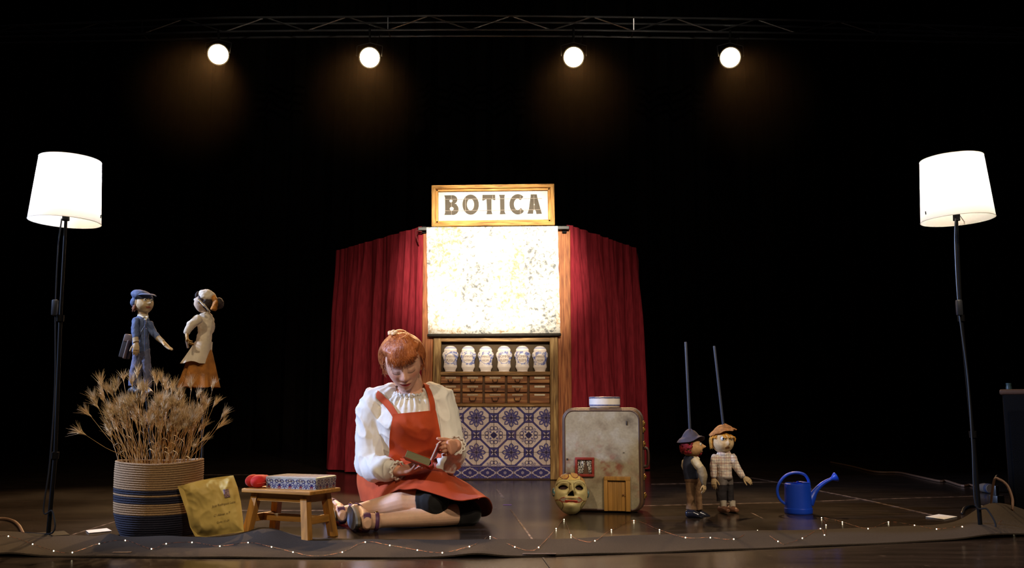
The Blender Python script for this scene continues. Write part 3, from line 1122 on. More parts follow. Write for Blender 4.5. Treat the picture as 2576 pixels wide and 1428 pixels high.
M_GLAZE = vmat('tile_glaze', rough=0.28, spec=0.4, var=0.16, scale=28)
tile_pts = [1110.4 + 43.93 * k for k in range(7)] + [1385]
tile_rows = [1022.5, 1050.8, 1094.1, 1137.4, 1171.5]
lat_row = [-0.66, 0, 1, 2, 2.787]
for ri in range(4):
    for ci in range(7):
        x0, x1 = tile_pts[ci], tile_pts[ci + 1]
        y0, y1 = tile_rows[ri], tile_rows[ri + 1]
        c, s = R(x0, y0, x1, y1, 0.0, 0.02)
        g = 0.0008
        nx = max(8, int((x1 - x0) * 1.25))
        ny = max(8, int((y1 - y0) * 1.25))
        V, Fc, K = [], [], []
        lx1 = ci + (x1 - x0) / 43.93
        for j in range(ny + 1):
            for i in range(nx + 1):
                u, v = i / nx, j / ny
                edge = (i in (0, nx)) or (j in (0, ny))
                V.append(c + Vector(((u - 0.5) * (s.x - 2 * g), -s.y / 2 + (0.0015 if edge else 0), (0.5 - v) * (s.z - 2 * g))))
                lx = ci + u * (lx1 - ci)
                ly = lat_row[ri] + v * (lat_row[ri + 1] - lat_row[ri])
                cc_ = tile_colour(lx, ly)
                wv = mnoise.noise(Vector((lx * 1.3, ly * 1.3, 5)))
                cc_ = mixc(cc_, (0.30, 0.16, 0.10), 0.16 * sstep(0.15, 0.6, wv))
                K.append(mixc(cc_, (0.30, 0.22, 0.19), 0.35) if edge else cc_)
        for j in range(ny):
            for i in range(nx):
                q = j * (nx + 1) + i
                Fc.append((q, q + nx + 1, q + nx + 2, q + 1))
        rim = [i for i in range(nx + 1)] + [j * (nx + 1) + nx for j in range(1, ny + 1)] + [ny * (nx + 1) + i for i in range(nx - 1, -1, -1)] + [j * (nx + 1) for j in range(ny - 1, 0, -1)]
        b0 = len(V)
        for q in rim:
            V.append(V[q] + Vector((0, 0.016, 0)))
            K.append(T_DARK)
        for k in range(len(rim)):
            k2 = (k + 1) % len(rim)
            Fc.append((rim[k], rim[k2], b0 + k2, b0 + k))
        mesh_obj('tile', V, Fc, M_GLAZE, booth, smooth=False, cols=K)


def border_colour(u, v):
    """one border tile: u 0..1, v 0..1 from the top"""
    a, b = (u - 0.5) * 2, (v - 0.5) * 2
    lens = abs(b) - 0.80 * (1 - abs(a) ** 1.35) - 0.05 * math.cos(6 * PI * a)
    if abs(v - 0.5) > 0.475:
        return T_MID
    if abs(lens) < 0.10 and abs(a) < 0.97:
        return mixc(T_CREAM, T_MID, 0.35)
    r = math.hypot(a, b * 0.75)
    if r < 0.2 and abs(r - 0.13) < 0.045:
        return mixc(T_CREAM, T_MID, 0.6)
    if r < 0.06:
        return mixc(T_CREAM, T_MID, 0.6)
    if lens < 0:
        return mixc(T_DARK, T_BLUE, 0.35)
    return T_BLUE if math.sin(17 * a) * math.sin(13 * b) < 0.35 else T_DARK


bx_ = [1107.5, 1116, 1160.3, 1204.6, 1248.6, 1292.4, 1337, 1384.6]
for k in range(7):
    x0, x1 = bx_[k], bx_[k + 1]
    c, s = R(x0, 1173.5, x1, 1203.5, 0.0, 0.02)
    nx, ny = (56, 36) if k else (12, 36)
    V, Fc, K = [], [], []
    for j in range(ny + 1):
        for i in range(nx + 1):
            u, v = i / nx, j / ny
            edge = (i in (0, nx)) or (j in (0, ny))
            V.append(c + Vector(((u - 0.5) * (s.x - 0.0016), -s.y / 2 + (0.0015 if edge else 0), (0.5 - v) * (s.z - 0.0016))))
            K.append((0.2, 0.15, 0.16) if edge else border_colour(u if k else 0.8 + 0.2 * u, v))
    for j in range(ny):
        for i in range(nx):
            q = j * (nx + 1) + i
            Fc.append((q, q + nx + 1, q + nx + 2, q + 1))
    mesh_obj('border_tile', V, Fc, M_GLAZE, booth, smooth=False, cols=K)
rbox('tile_backing', mat('grout', C(96, 80, 84), 0.8), booth, 1107, 1021, 1385, 1205, 0.012, 0.03, bev=0.001)
rbox('border_moulding', mat('moulding_lilac', C(128, 116, 150), 0.5), booth, 1107.5, 1171.2, 1385, 1174, -0.005, 0.02, bev=0.002)

# ---- six jars on the shelf
JAR_PROF = [(13.6, 0), (13.0, 3.0), (14.0, 5.0), (17.2, 11.5), (16.6, 17), (15.8, 23), (17.4, 31), (20.2, 39), (20.6, 43), (18.6, 48), (15.6, 51.5), (16.4, 52.2), (16.6, 54), (14.6, 58.5), (11.8, 61.5), (7.0, 64.2), (0.2, 65)]
JW, JB, JB2 = C(232, 218, 208), C(112, 128, 186), C(84, 92, 160)
M_JAR = vmat('jar_glaze', rough=0.35, spec=0.4, var=0.06, scale=40)
M_INK = mat('jar_lettering', C(120, 96, 84), 0.7)
jars = [(1132.8, 931.5, 1.0, ('SUGO DI', 'PUGLI'), 1), (1177.5, 930.5, 1.0, ('CAMPORA', 'INTERO'), 2), (1221.8, 930.5, 0.99, ('SPERICO', 'RECIPE'), 3), (1268, 929.5, 1.0, ('GOMMA', 'ELEMI'), 4), (1314, 929.8, 1.0, ('GOMMA', 'ELEMI'), 5), (1358.6, 929, 0.99, ('SPERICO', 'RECIPE'), 6)]
ordn = ['leftmost jar of the six on the shelf', 'second jar from the left on the shelf', 'third jar from the left on the shelf', 'third jar from the right on the shelf', 'second jar from the right on the shelf', 'rightmost jar of the six on the shelf']
SYJ = 0.45
YJ = YB + 0.016
zs_shelf = (R(1107, 934, 1385, 944, -0.014, 0.07)[0].z + R(1107, 934, 1385, 944, -0.014, 0.07)[1].z / 2)
for jx, jy, sc_, txt, seed in jars:
    k = YJ / F * sc_
    loc = at(jx, jy, YJ)
    loc.z = zs_shelf
    J = thing('apothecary_jar', 'blue and white apothecary jar, ' + ordn[seed - 1], 'jar', loc, group='apothecary jars on the shelf')
    prof = [(r * k, z * k) for r, z in JAR_PROF]

    def prof_r(z):
        return lerp_tab([(b_, a_) for a_, b_ in prof], z)

    def jcol(v):
        z = v.z / k
        x = v.x / k
        if z > 51.9:
            return mixc(JW, JB, 0.75) if 57.5 < z < 60.5 else JW
        if v.y > 0:
            return JW
        e = math.hypot(x / 13.2, (z - 33) / 13.5)
        nn = mnoise.noise(Vector((x * 0.22, z * 0.22, seed * 3.1))) + 0.6 * mnoise.noise(Vector((x * 0.6, z * 0.6, seed)))
        if e < 0.9 or z < 16 or z > 50:
            return JW if 1.5 < z else mixc(JW, JB, 0.3)
        if e < 0.99:
            return JB2
        t = sstep(-0.2, 0.25, nn + 0.25 * (x / 20) - max(0, e - 1.35))
        return mixc(JW, JB if nn < 0.3 else JB2, t * 0.95)

    dn = []
    for (r0, z0), (r1, z1) in zip(prof, prof[1:]):
        m_ = max(1, int((z1 - z0) / (1.2 * k)))
        for q in range(m_):
            dn.append((r0 + (r1 - r0) * q / m_, z0 + (z1 - z0) * q / m_))
    dn.append(prof[-1])
    mbody = MB().lathe([p for p in dn if p[1] <= 51.6 * k], 72, sy=SYJ)
    mbody.build('body', M_JAR, J, cols=jcol)
    MB().lathe([p for p in dn if p[1] >= 51.4 * k], 48, sy=SYJ).build('lid', M_JAR, J, cols=jcol)
    for li, tx in enumerate(txt):
        tm = text_mesh(tx, 8.4 * k * (1.0 if len(tx) < 6 else 0.72), 0.0003, space=0.92)
        zc = (37.5 if li == 0 else 28.0) * k
        for vv in tm.vertices:
            x, z = vv.co.x, zc + vv.co.y
            r_ = prof_r(z)
            vv.co = (x, -SYJ * math.sqrt(max(1e-9, r_ * r_ - x * x)) - 0.0008 - vv.co.z, z)
        finish('lettering', tm, M_INK, J, smooth=False)

# ---- hanging painted cloth
YS = YB - 0.055


def cloth_material():
    m = bpy.data.materials.new('marbled_cloth')
    m.use_nodes = True
    N, L = m.node_tree.nodes, m.node_tree.links
    p = N['Principled BSDF']
    p.inputs['Roughness'].default_value = 0.55
    p.inputs['Sheen Weight'].default_value = 0.2
    tc = N.new('ShaderNodeTexCoord')
    n1 = N.new('ShaderNodeTexNoise')
    n1.inputs['Scale'].default_value = 34
    n1.inputs['Detail'].default_value = 8
    n1.inputs['Roughness'].default_value = 0.72
    n1.inputs['Distortion'].default_value = 0.5
    L.new(tc.outputs['Object'], n1.inputs['Vector'])
    n2 = N.new('ShaderNodeTexNoise')
    n2.inputs['Scale'].default_value = 2.6
    n2.inputs['Detail'].default_value = 3
    L.new(tc.outputs['Object'], n2.inputs['Vector'])
    ad = N.new('ShaderNodeMath')
    ad.operation = 'MULTIPLY_ADD'
    ad.inputs[1].default_value = 0.45
    L.new(n2.outputs['Fac'], ad.inputs[0])
    L.new(n1.outputs['Fac'], ad.inputs[2])
    cr = N.new('ShaderNodeValToRGB')
    cr.color_ramp.elements[0].position, cr.color_ramp.elements[0].color = 0.68, (1, 1, 1, 1)
    cr.color_ramp.elements[1].position, cr.color_ramp.elements[1].color = 0.84, (0, 0, 0, 1)
    L.new(ad.outputs[0], cr.inputs[0])
    inv = N.new('ShaderNodeInvert')
    L.new(cr.outputs[0], inv.inputs['Color'])
    # alternating painted strips, warm and blue grey
    sx = N.new('ShaderNodeSeparateXYZ')
    L.new(tc.outputs['Object'], sx.inputs[0])
    mm = N.new('ShaderNodeMath')
    mm.operation = 'MULTIPLY_ADD'
    mm.inputs[1].default_value = 1 / 0.206
    mm.inputs[2].default_value = 2.0
    L.new(sx.outputs['X'], mm.inputs[0])
    pp = N.new('ShaderNodeMath')
    pp.operation = 'PINGPONG'
    pp.inputs[1].default_value = 1.0
    fl_ = N.new('ShaderNodeMath')
    fl_.operation = 'FLOOR'
    L.new(mm.outputs[0], fl_.inputs[0])
    L.new(fl_.outputs[0], pp.inputs[0])
    mx = N.new('ShaderNodeMixRGB')
    mx.inputs[1].default_value = (0.44, 0.28, 0.13, 1)
    mx.inputs[2].default_value = (0.11, 0.12, 0.13, 1)
    L.new(pp.outputs[0], mx.inputs[0])
    out = N.new('ShaderNodeMixRGB')
    out.inputs[1].default_value = (0.82, 0.79, 0.72, 1)
    L.new(inv.outputs[0], out.inputs[0])
    L.new(mx.outputs[0], out.inputs[2])
    L.new(out.outputs[0], p.inputs['Base Color'])
    bp = N.new('ShaderNodeBump')
    bp.inputs['Strength'].default_value = 0.25
    bp.inputs['Distance'].default_value = 0.004
    L.new(n1.outputs['Fac'], bp.inputs['Height'])
    L.new(bp.outputs[0], p.inputs['Normal'])
    return m


co = at(1240, 838, YS)
cl = thing('painted_cloth', 'marbled cream and grey painted cloth hanging below the sign', 'cloth', co)
rnd = random.Random(11)
P = []
NU, NV = 60, 44
for i in range(NU + 1):
    u = i / NU
    row = []
    for j in range(NV + 1):
        v = j / NV
        xl = 1073 + 4 * v + 1.3 * mnoise.noise(Vector((0, v * 14, 1)))
        xr = 1403 + 6.5 * v + 1.3 * mnoise.noise(Vector((3, v * 14, 1)))
        x = xl + (xr - xl) * u
        y = 570 + (840 - 570) * v + (1 - v) * (1.5 - 3.0 * u) + v * (1 - 2 * u) * 1.0
        dy = 0.006 * math.sin(7 * u + 2 * v) * v + 0.004 * mnoise.noise(Vector((u * 5, v * 5, 2)))
        if v > 0.93:
            dy += 0.022 * ((v - 0.93) / 0.07) ** 2
        row.append(at(x, y, YS + dy) - co)
    P.append(row)
MB().grid(P, thick=0.003).build('cloth', cloth_material(), cl)
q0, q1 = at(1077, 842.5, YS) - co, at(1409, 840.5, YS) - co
MB().tube([q0 + Vector((0, 0.018, 0)), q1 + Vector((0, 0.018, 0))], [(0.013, 0.010)] * 2, 12, round_caps=True).build('hem_shade_bar', mat('hem_roll_shade', C(52, 44, 36), 0.8, var=0.5, scale=30), cl)  # hem bar, coloured dark for the shade under the rolled edge

# ---- top bar
br = thing('top_bar', 'grey square metal bar carrying the cloth above the booth', 'bar', at(1240, 575, YB - 0.02))
a_, b_ = at(1052, 576, YB - 0.02) - br.location, at(1432, 573, YB - 0.02) - br.location
ang = math.atan2(b_.z - a_.z, b_.x - a_.x)
MB().box((a_ + b_) / 2, ((b_ - a_).length, 0.03, 0.024), Matrix.Rotation(-ang, 3, 'Y'), bev=0.003).build('bar', mat('bar_grey', (0.022, 0.021, 0.02), 0.5, 0.0), br)
for xx in (1066, 1420):
    c_ = at(xx, 575, YB - 0.02) - br.location
    MB().box(c_ + Vector((0, 0.02, -0.004)), (0.03, 0.02, 0.05), bev=0.003).build('bracket', M_BLACK, br)

# ---- the sign
YG = YB - 0.05
so = at(1243, 570, YG)
sg = thing('shop_sign', 'wood-framed white sign reading BOTICA on top of the booth', 'sign', so)
M_SFR = streak('sign_wood', C(130, 88, 40), C(206, 148, 72), C(226, 176, 106), vertical=False, sc=7)
M_SFV = streak('sign_wood_upright', C(130, 88, 40), C(206, 148, 72), C(226, 176, 106), vertical=True, sc=7)
roll = math.atan2(at(1397, 515, YG).z - at(1084, 519, YG).z, at(1397, 515, YG).x - at(1084, 519, YG).x)
RM = Matrix.Rotation(-roll, 3, 'Y')
S0 = at(1240.5, 517, YG) - so
kx = YG / F
kz = (at(1240, 517, YG).z - at(1240, 617, YG).z) / 100
W_, H_ = 315 * kx, 104 * kz
fw = 17 * kx


def sgp(x, y, d=0.0):
    return S0 + RM @ Vector((x, d, y))


for sx_, nm in ((-1, 'frame_upright'), (1, 'frame_upright')):
    for t_, th_, dd_ in ((0.30, 0.40, 0.0), (0.75, 0.5, 0.006)):
        pass
    MB().box(sgp(sx_ * (W_ / 2 - fw * 0.3), 0), (fw * 0.6, 0.04, H_), RM, bev=0.004, seg=2).build(nm, M_SFV, sg)
    MB().box(sgp(sx_ * (W_ / 2 - fw * 0.78), 0, 0.006), (fw * 0.44, 0.028, H_ - fw * 1.1), RM, bev=0.004, seg=2).build('inner_moulding', M_SFV, sg)
for sz_ in (-1, 1):
    MB().box(sgp(0, sz_ * (H_ / 2 - fw * 0.28)), (W_ - fw * 0.3, 0.041, fw * 0.56), RM, bev=0.004, seg=2).build('frame_rail', M_SFR, sg)
    MB().box(sgp(0, sz_ * (H_ / 2 - fw * 0.72), 0.006), (W_ - fw * 1.2, 0.028, fw * 0.40), RM, bev=0.004, seg=2).build('inner_moulding', M_SFR, sg)
MB().box(sgp(0, 0, 0.012), (W_ - fw, 0.01, H_ - fw), RM, bev=0.001).build('panel', mat('sign_white', (0.82, 0.80, 0.74), 0.6, var=0.05, scale=20), sg)


def arc(cx_, cy_, rx, ry, a0, a1, n=20):
    return [(cx_ + rx * math.cos(math.radians(a0 + (a1 - a0) * i / n)), cy_ + ry * math.sin(math.radians(a0 + (a1 - a0) * i / n))) for i in range(n + 1)]


# outlines in sheet units (y down), traced style: heavy flared capitals
LET = [
    [[(275, 318)] + [(420, 315)] + arc(435, 400, 100, 86, -80, 75) + [(522, 488)] + arc(450, 590, 110, 108, -50, 95)[0:] + [(276, 700), (290, 655), (290, 360)],
     arc(408, 425, 31, 34, 0, 360, 18)[:-1], arc(422, 580, 40, 40, 0, 360, 18)[:-1]],
    [arc(802, 498, 164, 196, 0, 360, 40)[:-1], arc(800, 498, 72, 118, 0, 360, 30)[:-1]],
    [[(1040, 308), (1296, 305), (1297, 408), (1280, 408), (1222, 388), (1220, 640), (1236, 684), (1118, 686), (1130, 640), (1120, 388), (1060, 415), (1036, 415)]],
    [[(1375, 306), (1492, 305), (1482, 350), (1480, 640), (1500, 683), (1384, 687), (1395, 640), (1390, 350)]],
    [[(1858, 350), (1800, 412), (1765, 380)] + [(x, y) for x, y in arc(1760, 492, 90, 122, -95, -265, 24)] + [(1770, 600), (1808, 566), (1866, 622)] + arc(1750, 492, 168, 198, 50, 310, 36)],
    [[(2010, 298), (2133, 298), (2140, 350), (2205, 600), (2228, 676), (2118, 680), (2112, 640), (2100, 605), (2080, 597), (2060, 605), (2052, 675), (1936, 674), (1965, 610), (2006, 350)],
     [(2078, 465), (2088, 500), (2078, 522), (2066, 500)]],
]
M_LET = mat('letter_grey', C(96, 88, 78), 0.8, var=0.1, scale=25, spec=0.2)
for loops in LET:
    lp2 = []
    for lp in loops:
        lp2.append([((x / 7.806 + 1080 - 1240.5) * kx, -(y / 7.806 + 450 - 517) * kz + ((x / 7.806 + 1080) - 1240.5) * kx * -roll) for x, y in lp])
    me = shape_mesh(lp2, 0.002)
    for v_ in me.vertices:
        x, y, z = v_.co
        v_.co = sgp(x, y, 0.004 - z)
    finish('letter', me, M_LET, sg, smooth=False)
M_SEAM = mat('sign_joint', C(204, 190, 180), 0.7)
for xx in (415, 697, 1245, 1797, 2076):
    x = (xx / 7.806 + 1080 - 1240.5) * kx
    MB().box(sgp(x, 0.0 - x * roll, 0.0022), (0.0015, 0.0012, H_ * 0.50), RM, bev=0.0003).build('joint_line', M_SEAM, sg)
for yy in (386, 612):
    MB().box(sgp(0, -(yy / 7.806 + 450 - 517) * kz, 0.0016), (W_ * 0.80, 0.0012, 0.0017), RM, bev=0.0003).build('joint_line', M_SEAM, sg)

# ---- red side curtains (wings folded back)
M_VEL = mat('red_velvet', C(152, 44, 56), 0.85, var=0.35, scale=14, stretch=(6, 6, 0.7), sheen=0.0, spec=0.1, bump=0.1)


def wing(name, label, near_px, far_px, far_bot, seed, cut=False):
    z1 = at(near_px[0], near_px[1], YB).z
    d = ray(*far_px)
    Yf = (z1 - HE) / d.z * d.y
    pn = at(near_px[0], near_px[1], YB)
    pf = at(far_px[0], far_px[1], Yf)
    fb = Vector((at(far_bot, 1190, Yf).x, Yf + 0.02, 0))
    nb = Vector((at(near_px[2], 1200, YB).x, YB + 0.01, 0))
    org = Vector(((pn.x + pf.x) / 2, (pn.y + pf.y) / 2, 0))
    t = thing(name, label, 'curtain', org)
    dirv = (pf - pn)
    dirv.z = 0
    nr = Vector((dirv.y, -dirv.x, 0)).normalized()
    if nr.y > 0:
        nr = -nr
    rnd = random.Random(seed)
    folds = [(rnd.uniform(0.02, 0.98), rnd.uniform(0.012, 0.03), rnd.uniform(0.5, 1.0), rnd.uniform(-0.05, 0.05)) for _ in range(34)]
    NU, NV = 180, 40
    P = []
    for i in range(NU + 1):
        u = i / NU
        row = []
        for j in range(NV + 1):
            v = j / NV      # 0 top
            top = pn.lerp(pf, u)
            bot = nb.lerp(fb, u)
            p = top.lerp(bot, v)
            ztop = z1 + 0.010
            if cut and u > 0.95:
                ztop -= (u - 0.95) * 1.6
            p.z = ztop + (0.012 - ztop) * v
            off = 0.0
            for c, wd, am, dr in folds:
                cc = c + dr * v
                wdd = wd * (0.8 + 0.9 * v)
                off += am * math.exp(-((u - cc) / wdd) ** 2)
            amp = 0.010 + 0.030 * sstep(0, 0.35, v)
            p = p + nr * (amp * (off - 0.7) + 0.004 * math.sin(40 * u + 3 * v))
            row.append(p - org)
        P.append(row)
    MB().grid(P, thick=0.003).build('cloth', M_VEL, t)
    MB().tube([pn - org + Vector((0, 0.05, -0.03)), pf - org + Vector((0, 0.06, -0.03))], 0.008, 8).build('top_rod', M_BLACK, t)
    MB().tube([pf - org + Vector((0, 0.03, -0.022)), Vector((pf.x, pf.y + 0.03, 0.005)) - org], 0.009, 8).build('rear_post', M_BLACK, t)
    return t, org


wl, wo = wing('red_curtain', 'dark red velvet curtain left of the booth behind the reading person', (1063, 572, 1062), (845, 634), 822, 5)
wing('red_curtain', 'dark red velvet curtain right of the booth behind the suitcase', (1428, 569, 1437), (1606, 629), 1632, 8, cut=True)
pts = [at(x, y, YB - 0.03) - wo for x, y in ((1062, 583), (1053, 581), (1047, 580), (1046, 588), (1049, 600), (1053, 611))]
MB().tube(catmull(pts, 5), 0.004, 6).build('tie_ribbon', mat('ribbon_red', C(90, 18, 22), 0.8), wl)

# ================================================================== PROPS
def pt_in(px, py, Y, org, rz):
    """pixel point at depth Y in the frame of a thing at org turned by rz"""
    return Matrix.Rotation(-rz, 3, 'Z') @ (at(px, py, Y) - org)


# ---- suitcase
YSU = fl(1515, 1289).y
RZS = math.radians(-13)
kS = YSU / F
suo = at(1516, 1289, YSU)
suo.z = 0
su = thing('suitcase', 'worn beige vintage suitcase standing upright with a toy window and door', 'suitcase', suo, (0, 0, RZS))
WS = 193 * kS / math.cos(RZS) * 0.995
HS = (at(1516, 1027, YSU).z) - 0.004
DS = 0.155


def rrect(w_, h_, r_, n=8):
    o = []
    for cx_, cz_, a0 in ((w_ / 2 - r_, h_ - r_, 0), (-w_ / 2 + r_, h_ - r_, 90), (-w_ / 2 + r_, r_, 180), (w_ / 2 - r_, r_, 270)):
        for i in range(n + 1):
            a = math.radians(a0 + 90 * i / n)
            o.append((cx_ + r_ * math.cos(a), cz_ + r_ * math.sin(a)))
    return o


def case_shell(y0, y1, w_, h_, r_, zb, bulge):
    """rounded block from y0 to y1 with softened edges"""
    mb = MB()
    rings = []
    steps = [(0, 0.010), (0.003, 0.004), (0.010, 0.0), (y1 - y0 - 0.010, 0.0), (y1 - y0 - 0.003, 0.004), (y1 - y0, 0.010)]
    for dy, ins in steps:
        rings.append([Vector((x, y0 + dy, z + zb + ins)) for x, z in rrect(w_ - 2 * ins, h_ - 2 * ins, max(0.005, r_ - ins))])
    n = len(rings[0])
    v = [p for r_ in rings for p in r_]
    f = []
    for i in range(len(rings) - 1):
        for k in range(n):
            f.append((i * n + k, i * n + (k + 1) % n, (i + 1) * n + (k + 1) % n, (i + 1) * n + k))
    f.append(tuple(range(n)))
    f.append(tuple((len(rings) - 1) * n + k for k in range(n - 1, -1, -1)))
    return mb.add(v, f)


M_CASE = mat('case_canvas', C(160, 146, 118), 0.6, var=0.28, scale=7, bump=0.15, bscale=300, detail=6)
M_CASE2 = mat('case_rim', C(120, 92, 66), 0.5, var=0.4, scale=30)
M_RIMD = mat('case_piping', C(74, 52, 42), 0.45)
M_BRASS = mat('old_brass', C(190, 150, 80), 0.35, 0.8, var=0.3, scale=60)
case_shell(0, DS * 0.46, WS, HS, 0.052, 0.004, 0).build('lid_shell', M_CASE2, su)
case_shell(DS * 0.48, DS, WS * 0.995, HS * 0.997, 0.052, 0.004, 0).build('base_shell', M_CASE2, su)


def stain_col(v):
    x, z = v.x / kS, v.z / kS
    c = C(158, 146, 120)
    n1 = mnoise.fractal(Vector((x * 0.02, 3, z * 0.02)), 1.0, 2.0, 5)
    c = mixc(c, C(176, 168, 150), sstep(0.0, 0.5, n1) * 0.6)
    c = mixc(c, C(120, 104, 82), sstep(0.05, 0.6, -n1) * 0.7)
    # dusty red smears round the little window and door
    for sx_, sz_, rx, rz_, am in ((-72, 132, 26, 36, 0.5), (20, 112, 42, 24, 0.75), (-62, 60, 30, 50, 0.35), (92, 60, 14, 60, 0.3), (-10, 160, 30, 30, 0.25)):
        d = ((x - sx_) / rx) ** 2 + ((z - sz_) / rz_) ** 2
        nn = mnoise.fractal(Vector((x * 0.06, sx_, z * 0.06)), 1.0, 2.0, 4)
        c = mixc(c, C(136, 62, 48), am * math.exp(-d) * sstep(-0.15, 0.55, nn) * 1.3 if am * math.exp(-d) * sstep(-0.15, 0.55, nn) * 1.3 < 1 else 1)
    # bottom green-brown grime
    g = sstep(110, 0, z) * sstep(-0.2, 0.4, mnoise.noise(Vector((x * 0.03, 9, z * 0.012))))
    c = mixc(c, C(104, 96, 68), 0.55 * g)
    d = math.hypot(x - 66, z - 224)
    c = mixc(c, C(84, 74, 60), 0.7 * math.exp(-(d / 10) ** 2))
    return c


NXp, NZp = 90, 120
V, Fc, K = [], [], []
wi, hi, ri = WS - 0.024, HS - 0.024, 0.042
for j in range(NZp + 1):
    z = 0.016 + hi * j / NZp
    dz = min(z - 0.016, 0.016 + hi - z)
    ins = ri - math.sqrt(max(0, ri * ri - (ri - dz) ** 2)) if dz < ri else 0
    for i in range(NXp + 1):
        x = (i / NXp - 0.5) * (wi - 2 * ins)
        V.append(Vector((x, -0.0035, z)))
        K.append(stain_col(V[-1]))
for j in range(NZp):
    for i in range(NXp):
        q = j * (NXp + 1) + i
        Fc.append((q, q + 1, q + NXp + 2, q + NXp + 1))
rim = list(range(NXp + 1)) + [j * (NXp + 1) + NXp for j in range(1, NZp + 1)] + [NZp * (NXp + 1) + i for i in range(NXp - 1, -1, -1)] + [j * (NXp + 1) for j in range(NZp - 1, 0, -1)]
b0 = len(V)
for q in rim:
    V.append(V[q] + Vector((0, 0.008, 0)))
    K.append(K[q])
for k in range(len(rim)):
    Fc.append((rim[(k + 1) % len(rim)], rim[k], b0 + k, b0 + (k + 1) % len(rim)))
mesh_obj('front_panel', V, Fc, vmat('case_paint', rough=0.55, var=0.15, scale=120, bump=0.1), su, cols=K, auto=40)
for yy, rr_, ins in ((-0.001, 0.0045, 0.010), (DS * 0.47, 0.005, 0.0), (0.018, 0.003, -0.001), (DS - 0.004, 0.0045, 0.009)):
    lp = [Vector((x, yy, z + 0.004 + ins)) for x, z in rrect(WS - 2 * ins, HS - 2 * ins, 0.052 - ins, 10)]
    lp.append(lp[0])
    MB().tube(lp, rr_, 8, caps=False, up=(0, 1, 0)).build('piping', M_RIMD if yy < 0.1 else M_CASE2, su)


def su_box(name, m, x0, y0, x1, y1, out, depth, parent=None, bev=0.002):
    a = pt_in(x0, (y0 + y1) / 2, YSU, suo, RZS)
    b = pt_in(x1, (y0 + y1) / 2, YSU, suo, RZS)
    t = pt_in((x0 + x1) / 2, y0, YSU, suo, RZS)
    u = pt_in((x0 + x1) / 2, y1, YSU, suo, RZS)
    c = Vector(((a.x + b.x) / 2, -0.0035 - out + depth / 2, (t.z + u.z) / 2))
    return MB().box(c, (b.x - a.x, depth, t.z - u.z), bev=bev, seg=2).build(name, m, parent or su)


M_REDF = mat('red_frame_paint', C(150, 48, 36), 0.55, var=0.25, scale=60)
wf = bpy.data.objects.new('window_frame', None)
put(wf, su)
su_box('rail', M_REDF, 1445, 1150, 1495, 1156.5, 0.010, 0.010, wf)
su_box('rail', M_REDF, 1445, 1192, 1495, 1198.5, 0.010, 0.010, wf)
su_box('stile', M_REDF, 1445, 1156, 1451.5, 1192.5, 0.010, 0.010, wf)
su_box('stile', M_REDF, 1488.5, 1156, 1495, 1192.5, 0.010, 0.010, wf)
su_box('window_back', mat('window_dark', C(92, 66, 48), 0.8), 1450, 1155, 1490, 1194, 0.0005, 0.003, wf, bev=0.0005)
M_GLIT = mat('speckled_fabric', C(215, 210, 200), 0.5, col2=C(40, 36, 36), scale=260, contrast=(0.47, 0.55), detail=1)
for (xa, xb, xc, xd) in ((1452, 1471, 1465, 1452), (1473.5, 1488, 1488, 1481)):
    rows = []
    for i in range(13):
        u = i / 12
        row = []
        for j in range(9):
            v = j / 8
            x = (xa + (xb - xa) * u) * (1 - v) + (xd + (xc - xd) * u) * v
            y = 1158 + 33 * v - 1.2 * (1 - v)
            p = pt_in(x, y, YSU, suo, RZS)
            row.append(Vector((p.x, -0.0062 - 0.0015 * math.sin(u * 18), p.z)))
        rows.append(row)
    MB().grid(rows, thick=0.0006).build('little_curtain', M_GLIT, wf)
M_OCH = mat('ochre_wood', C(176, 128, 58), 0.55, var=0.3, scale=10, stretch=(9, 9, 1), bump=0.1)
df = bpy.data.objects.new('door_frame', None)
put(df, su)
su_box('jamb', M_OCH, 1520.5, 1199, 1530, 1283.5, 0.014, 0.014, df)
su_box('jamb', M_OCH, 1576.5, 1199, 1588, 1283.5, 0.014, 0.014, df)
su_box('lintel', M_OCH, 1520.5, 1197, 1588, 1207, 0.015, 0.015, df)
su_box('door_shadow_gap', mat('gap_dark', C(44, 28, 18), 0.9), 1529, 1206, 1577.5, 1283, 0.001, 0.003, df, bev=0.0005)
for k in range(4):
    x0 = 1530.5 + 11.4 * k
    su_box('plank', mat('ochre_plank', C(172, 124, 56), 0.55, var=0.35, scale=8, stretch=(9, 9, 1)), x0, 1209, x0 + 11.2, 1283, 0.006, 0.006, df, bev=0.0008)
kp = pt_in(1570, 1242.5, YSU, suo, RZS)
MB().ball((kp.x, -0.0135, kp.z), 0.0042, 10, 8).build('door_knob', mat('knob_brown', C(110, 70, 34), 0.4), df)
kp = pt_in(1574, 1246, YSU, suo, RZS)
MB().ball((kp.x, -0.0105, kp.z), 0.0024, 8, 6).build('door_latch', mat('knob_brown', C(110, 70, 34), 0.4), df)
su_box('lock_slot', mat('slot_dark', C(50, 42, 36), 0.5), 1576.5, 1058, 1580.5, 1069, 0.002, 0.003)
su_box('nick', mat('slot_dark', C(50, 42, 36), 0.5), 1422, 1153, 1426, 1158, 0.003, 0.003)
su_box('scratch', mat('slot_dark', C(50, 42, 36), 0.5), 1568, 1137, 1573, 1138.6, 0.001, 0.001, bev=0.0002)
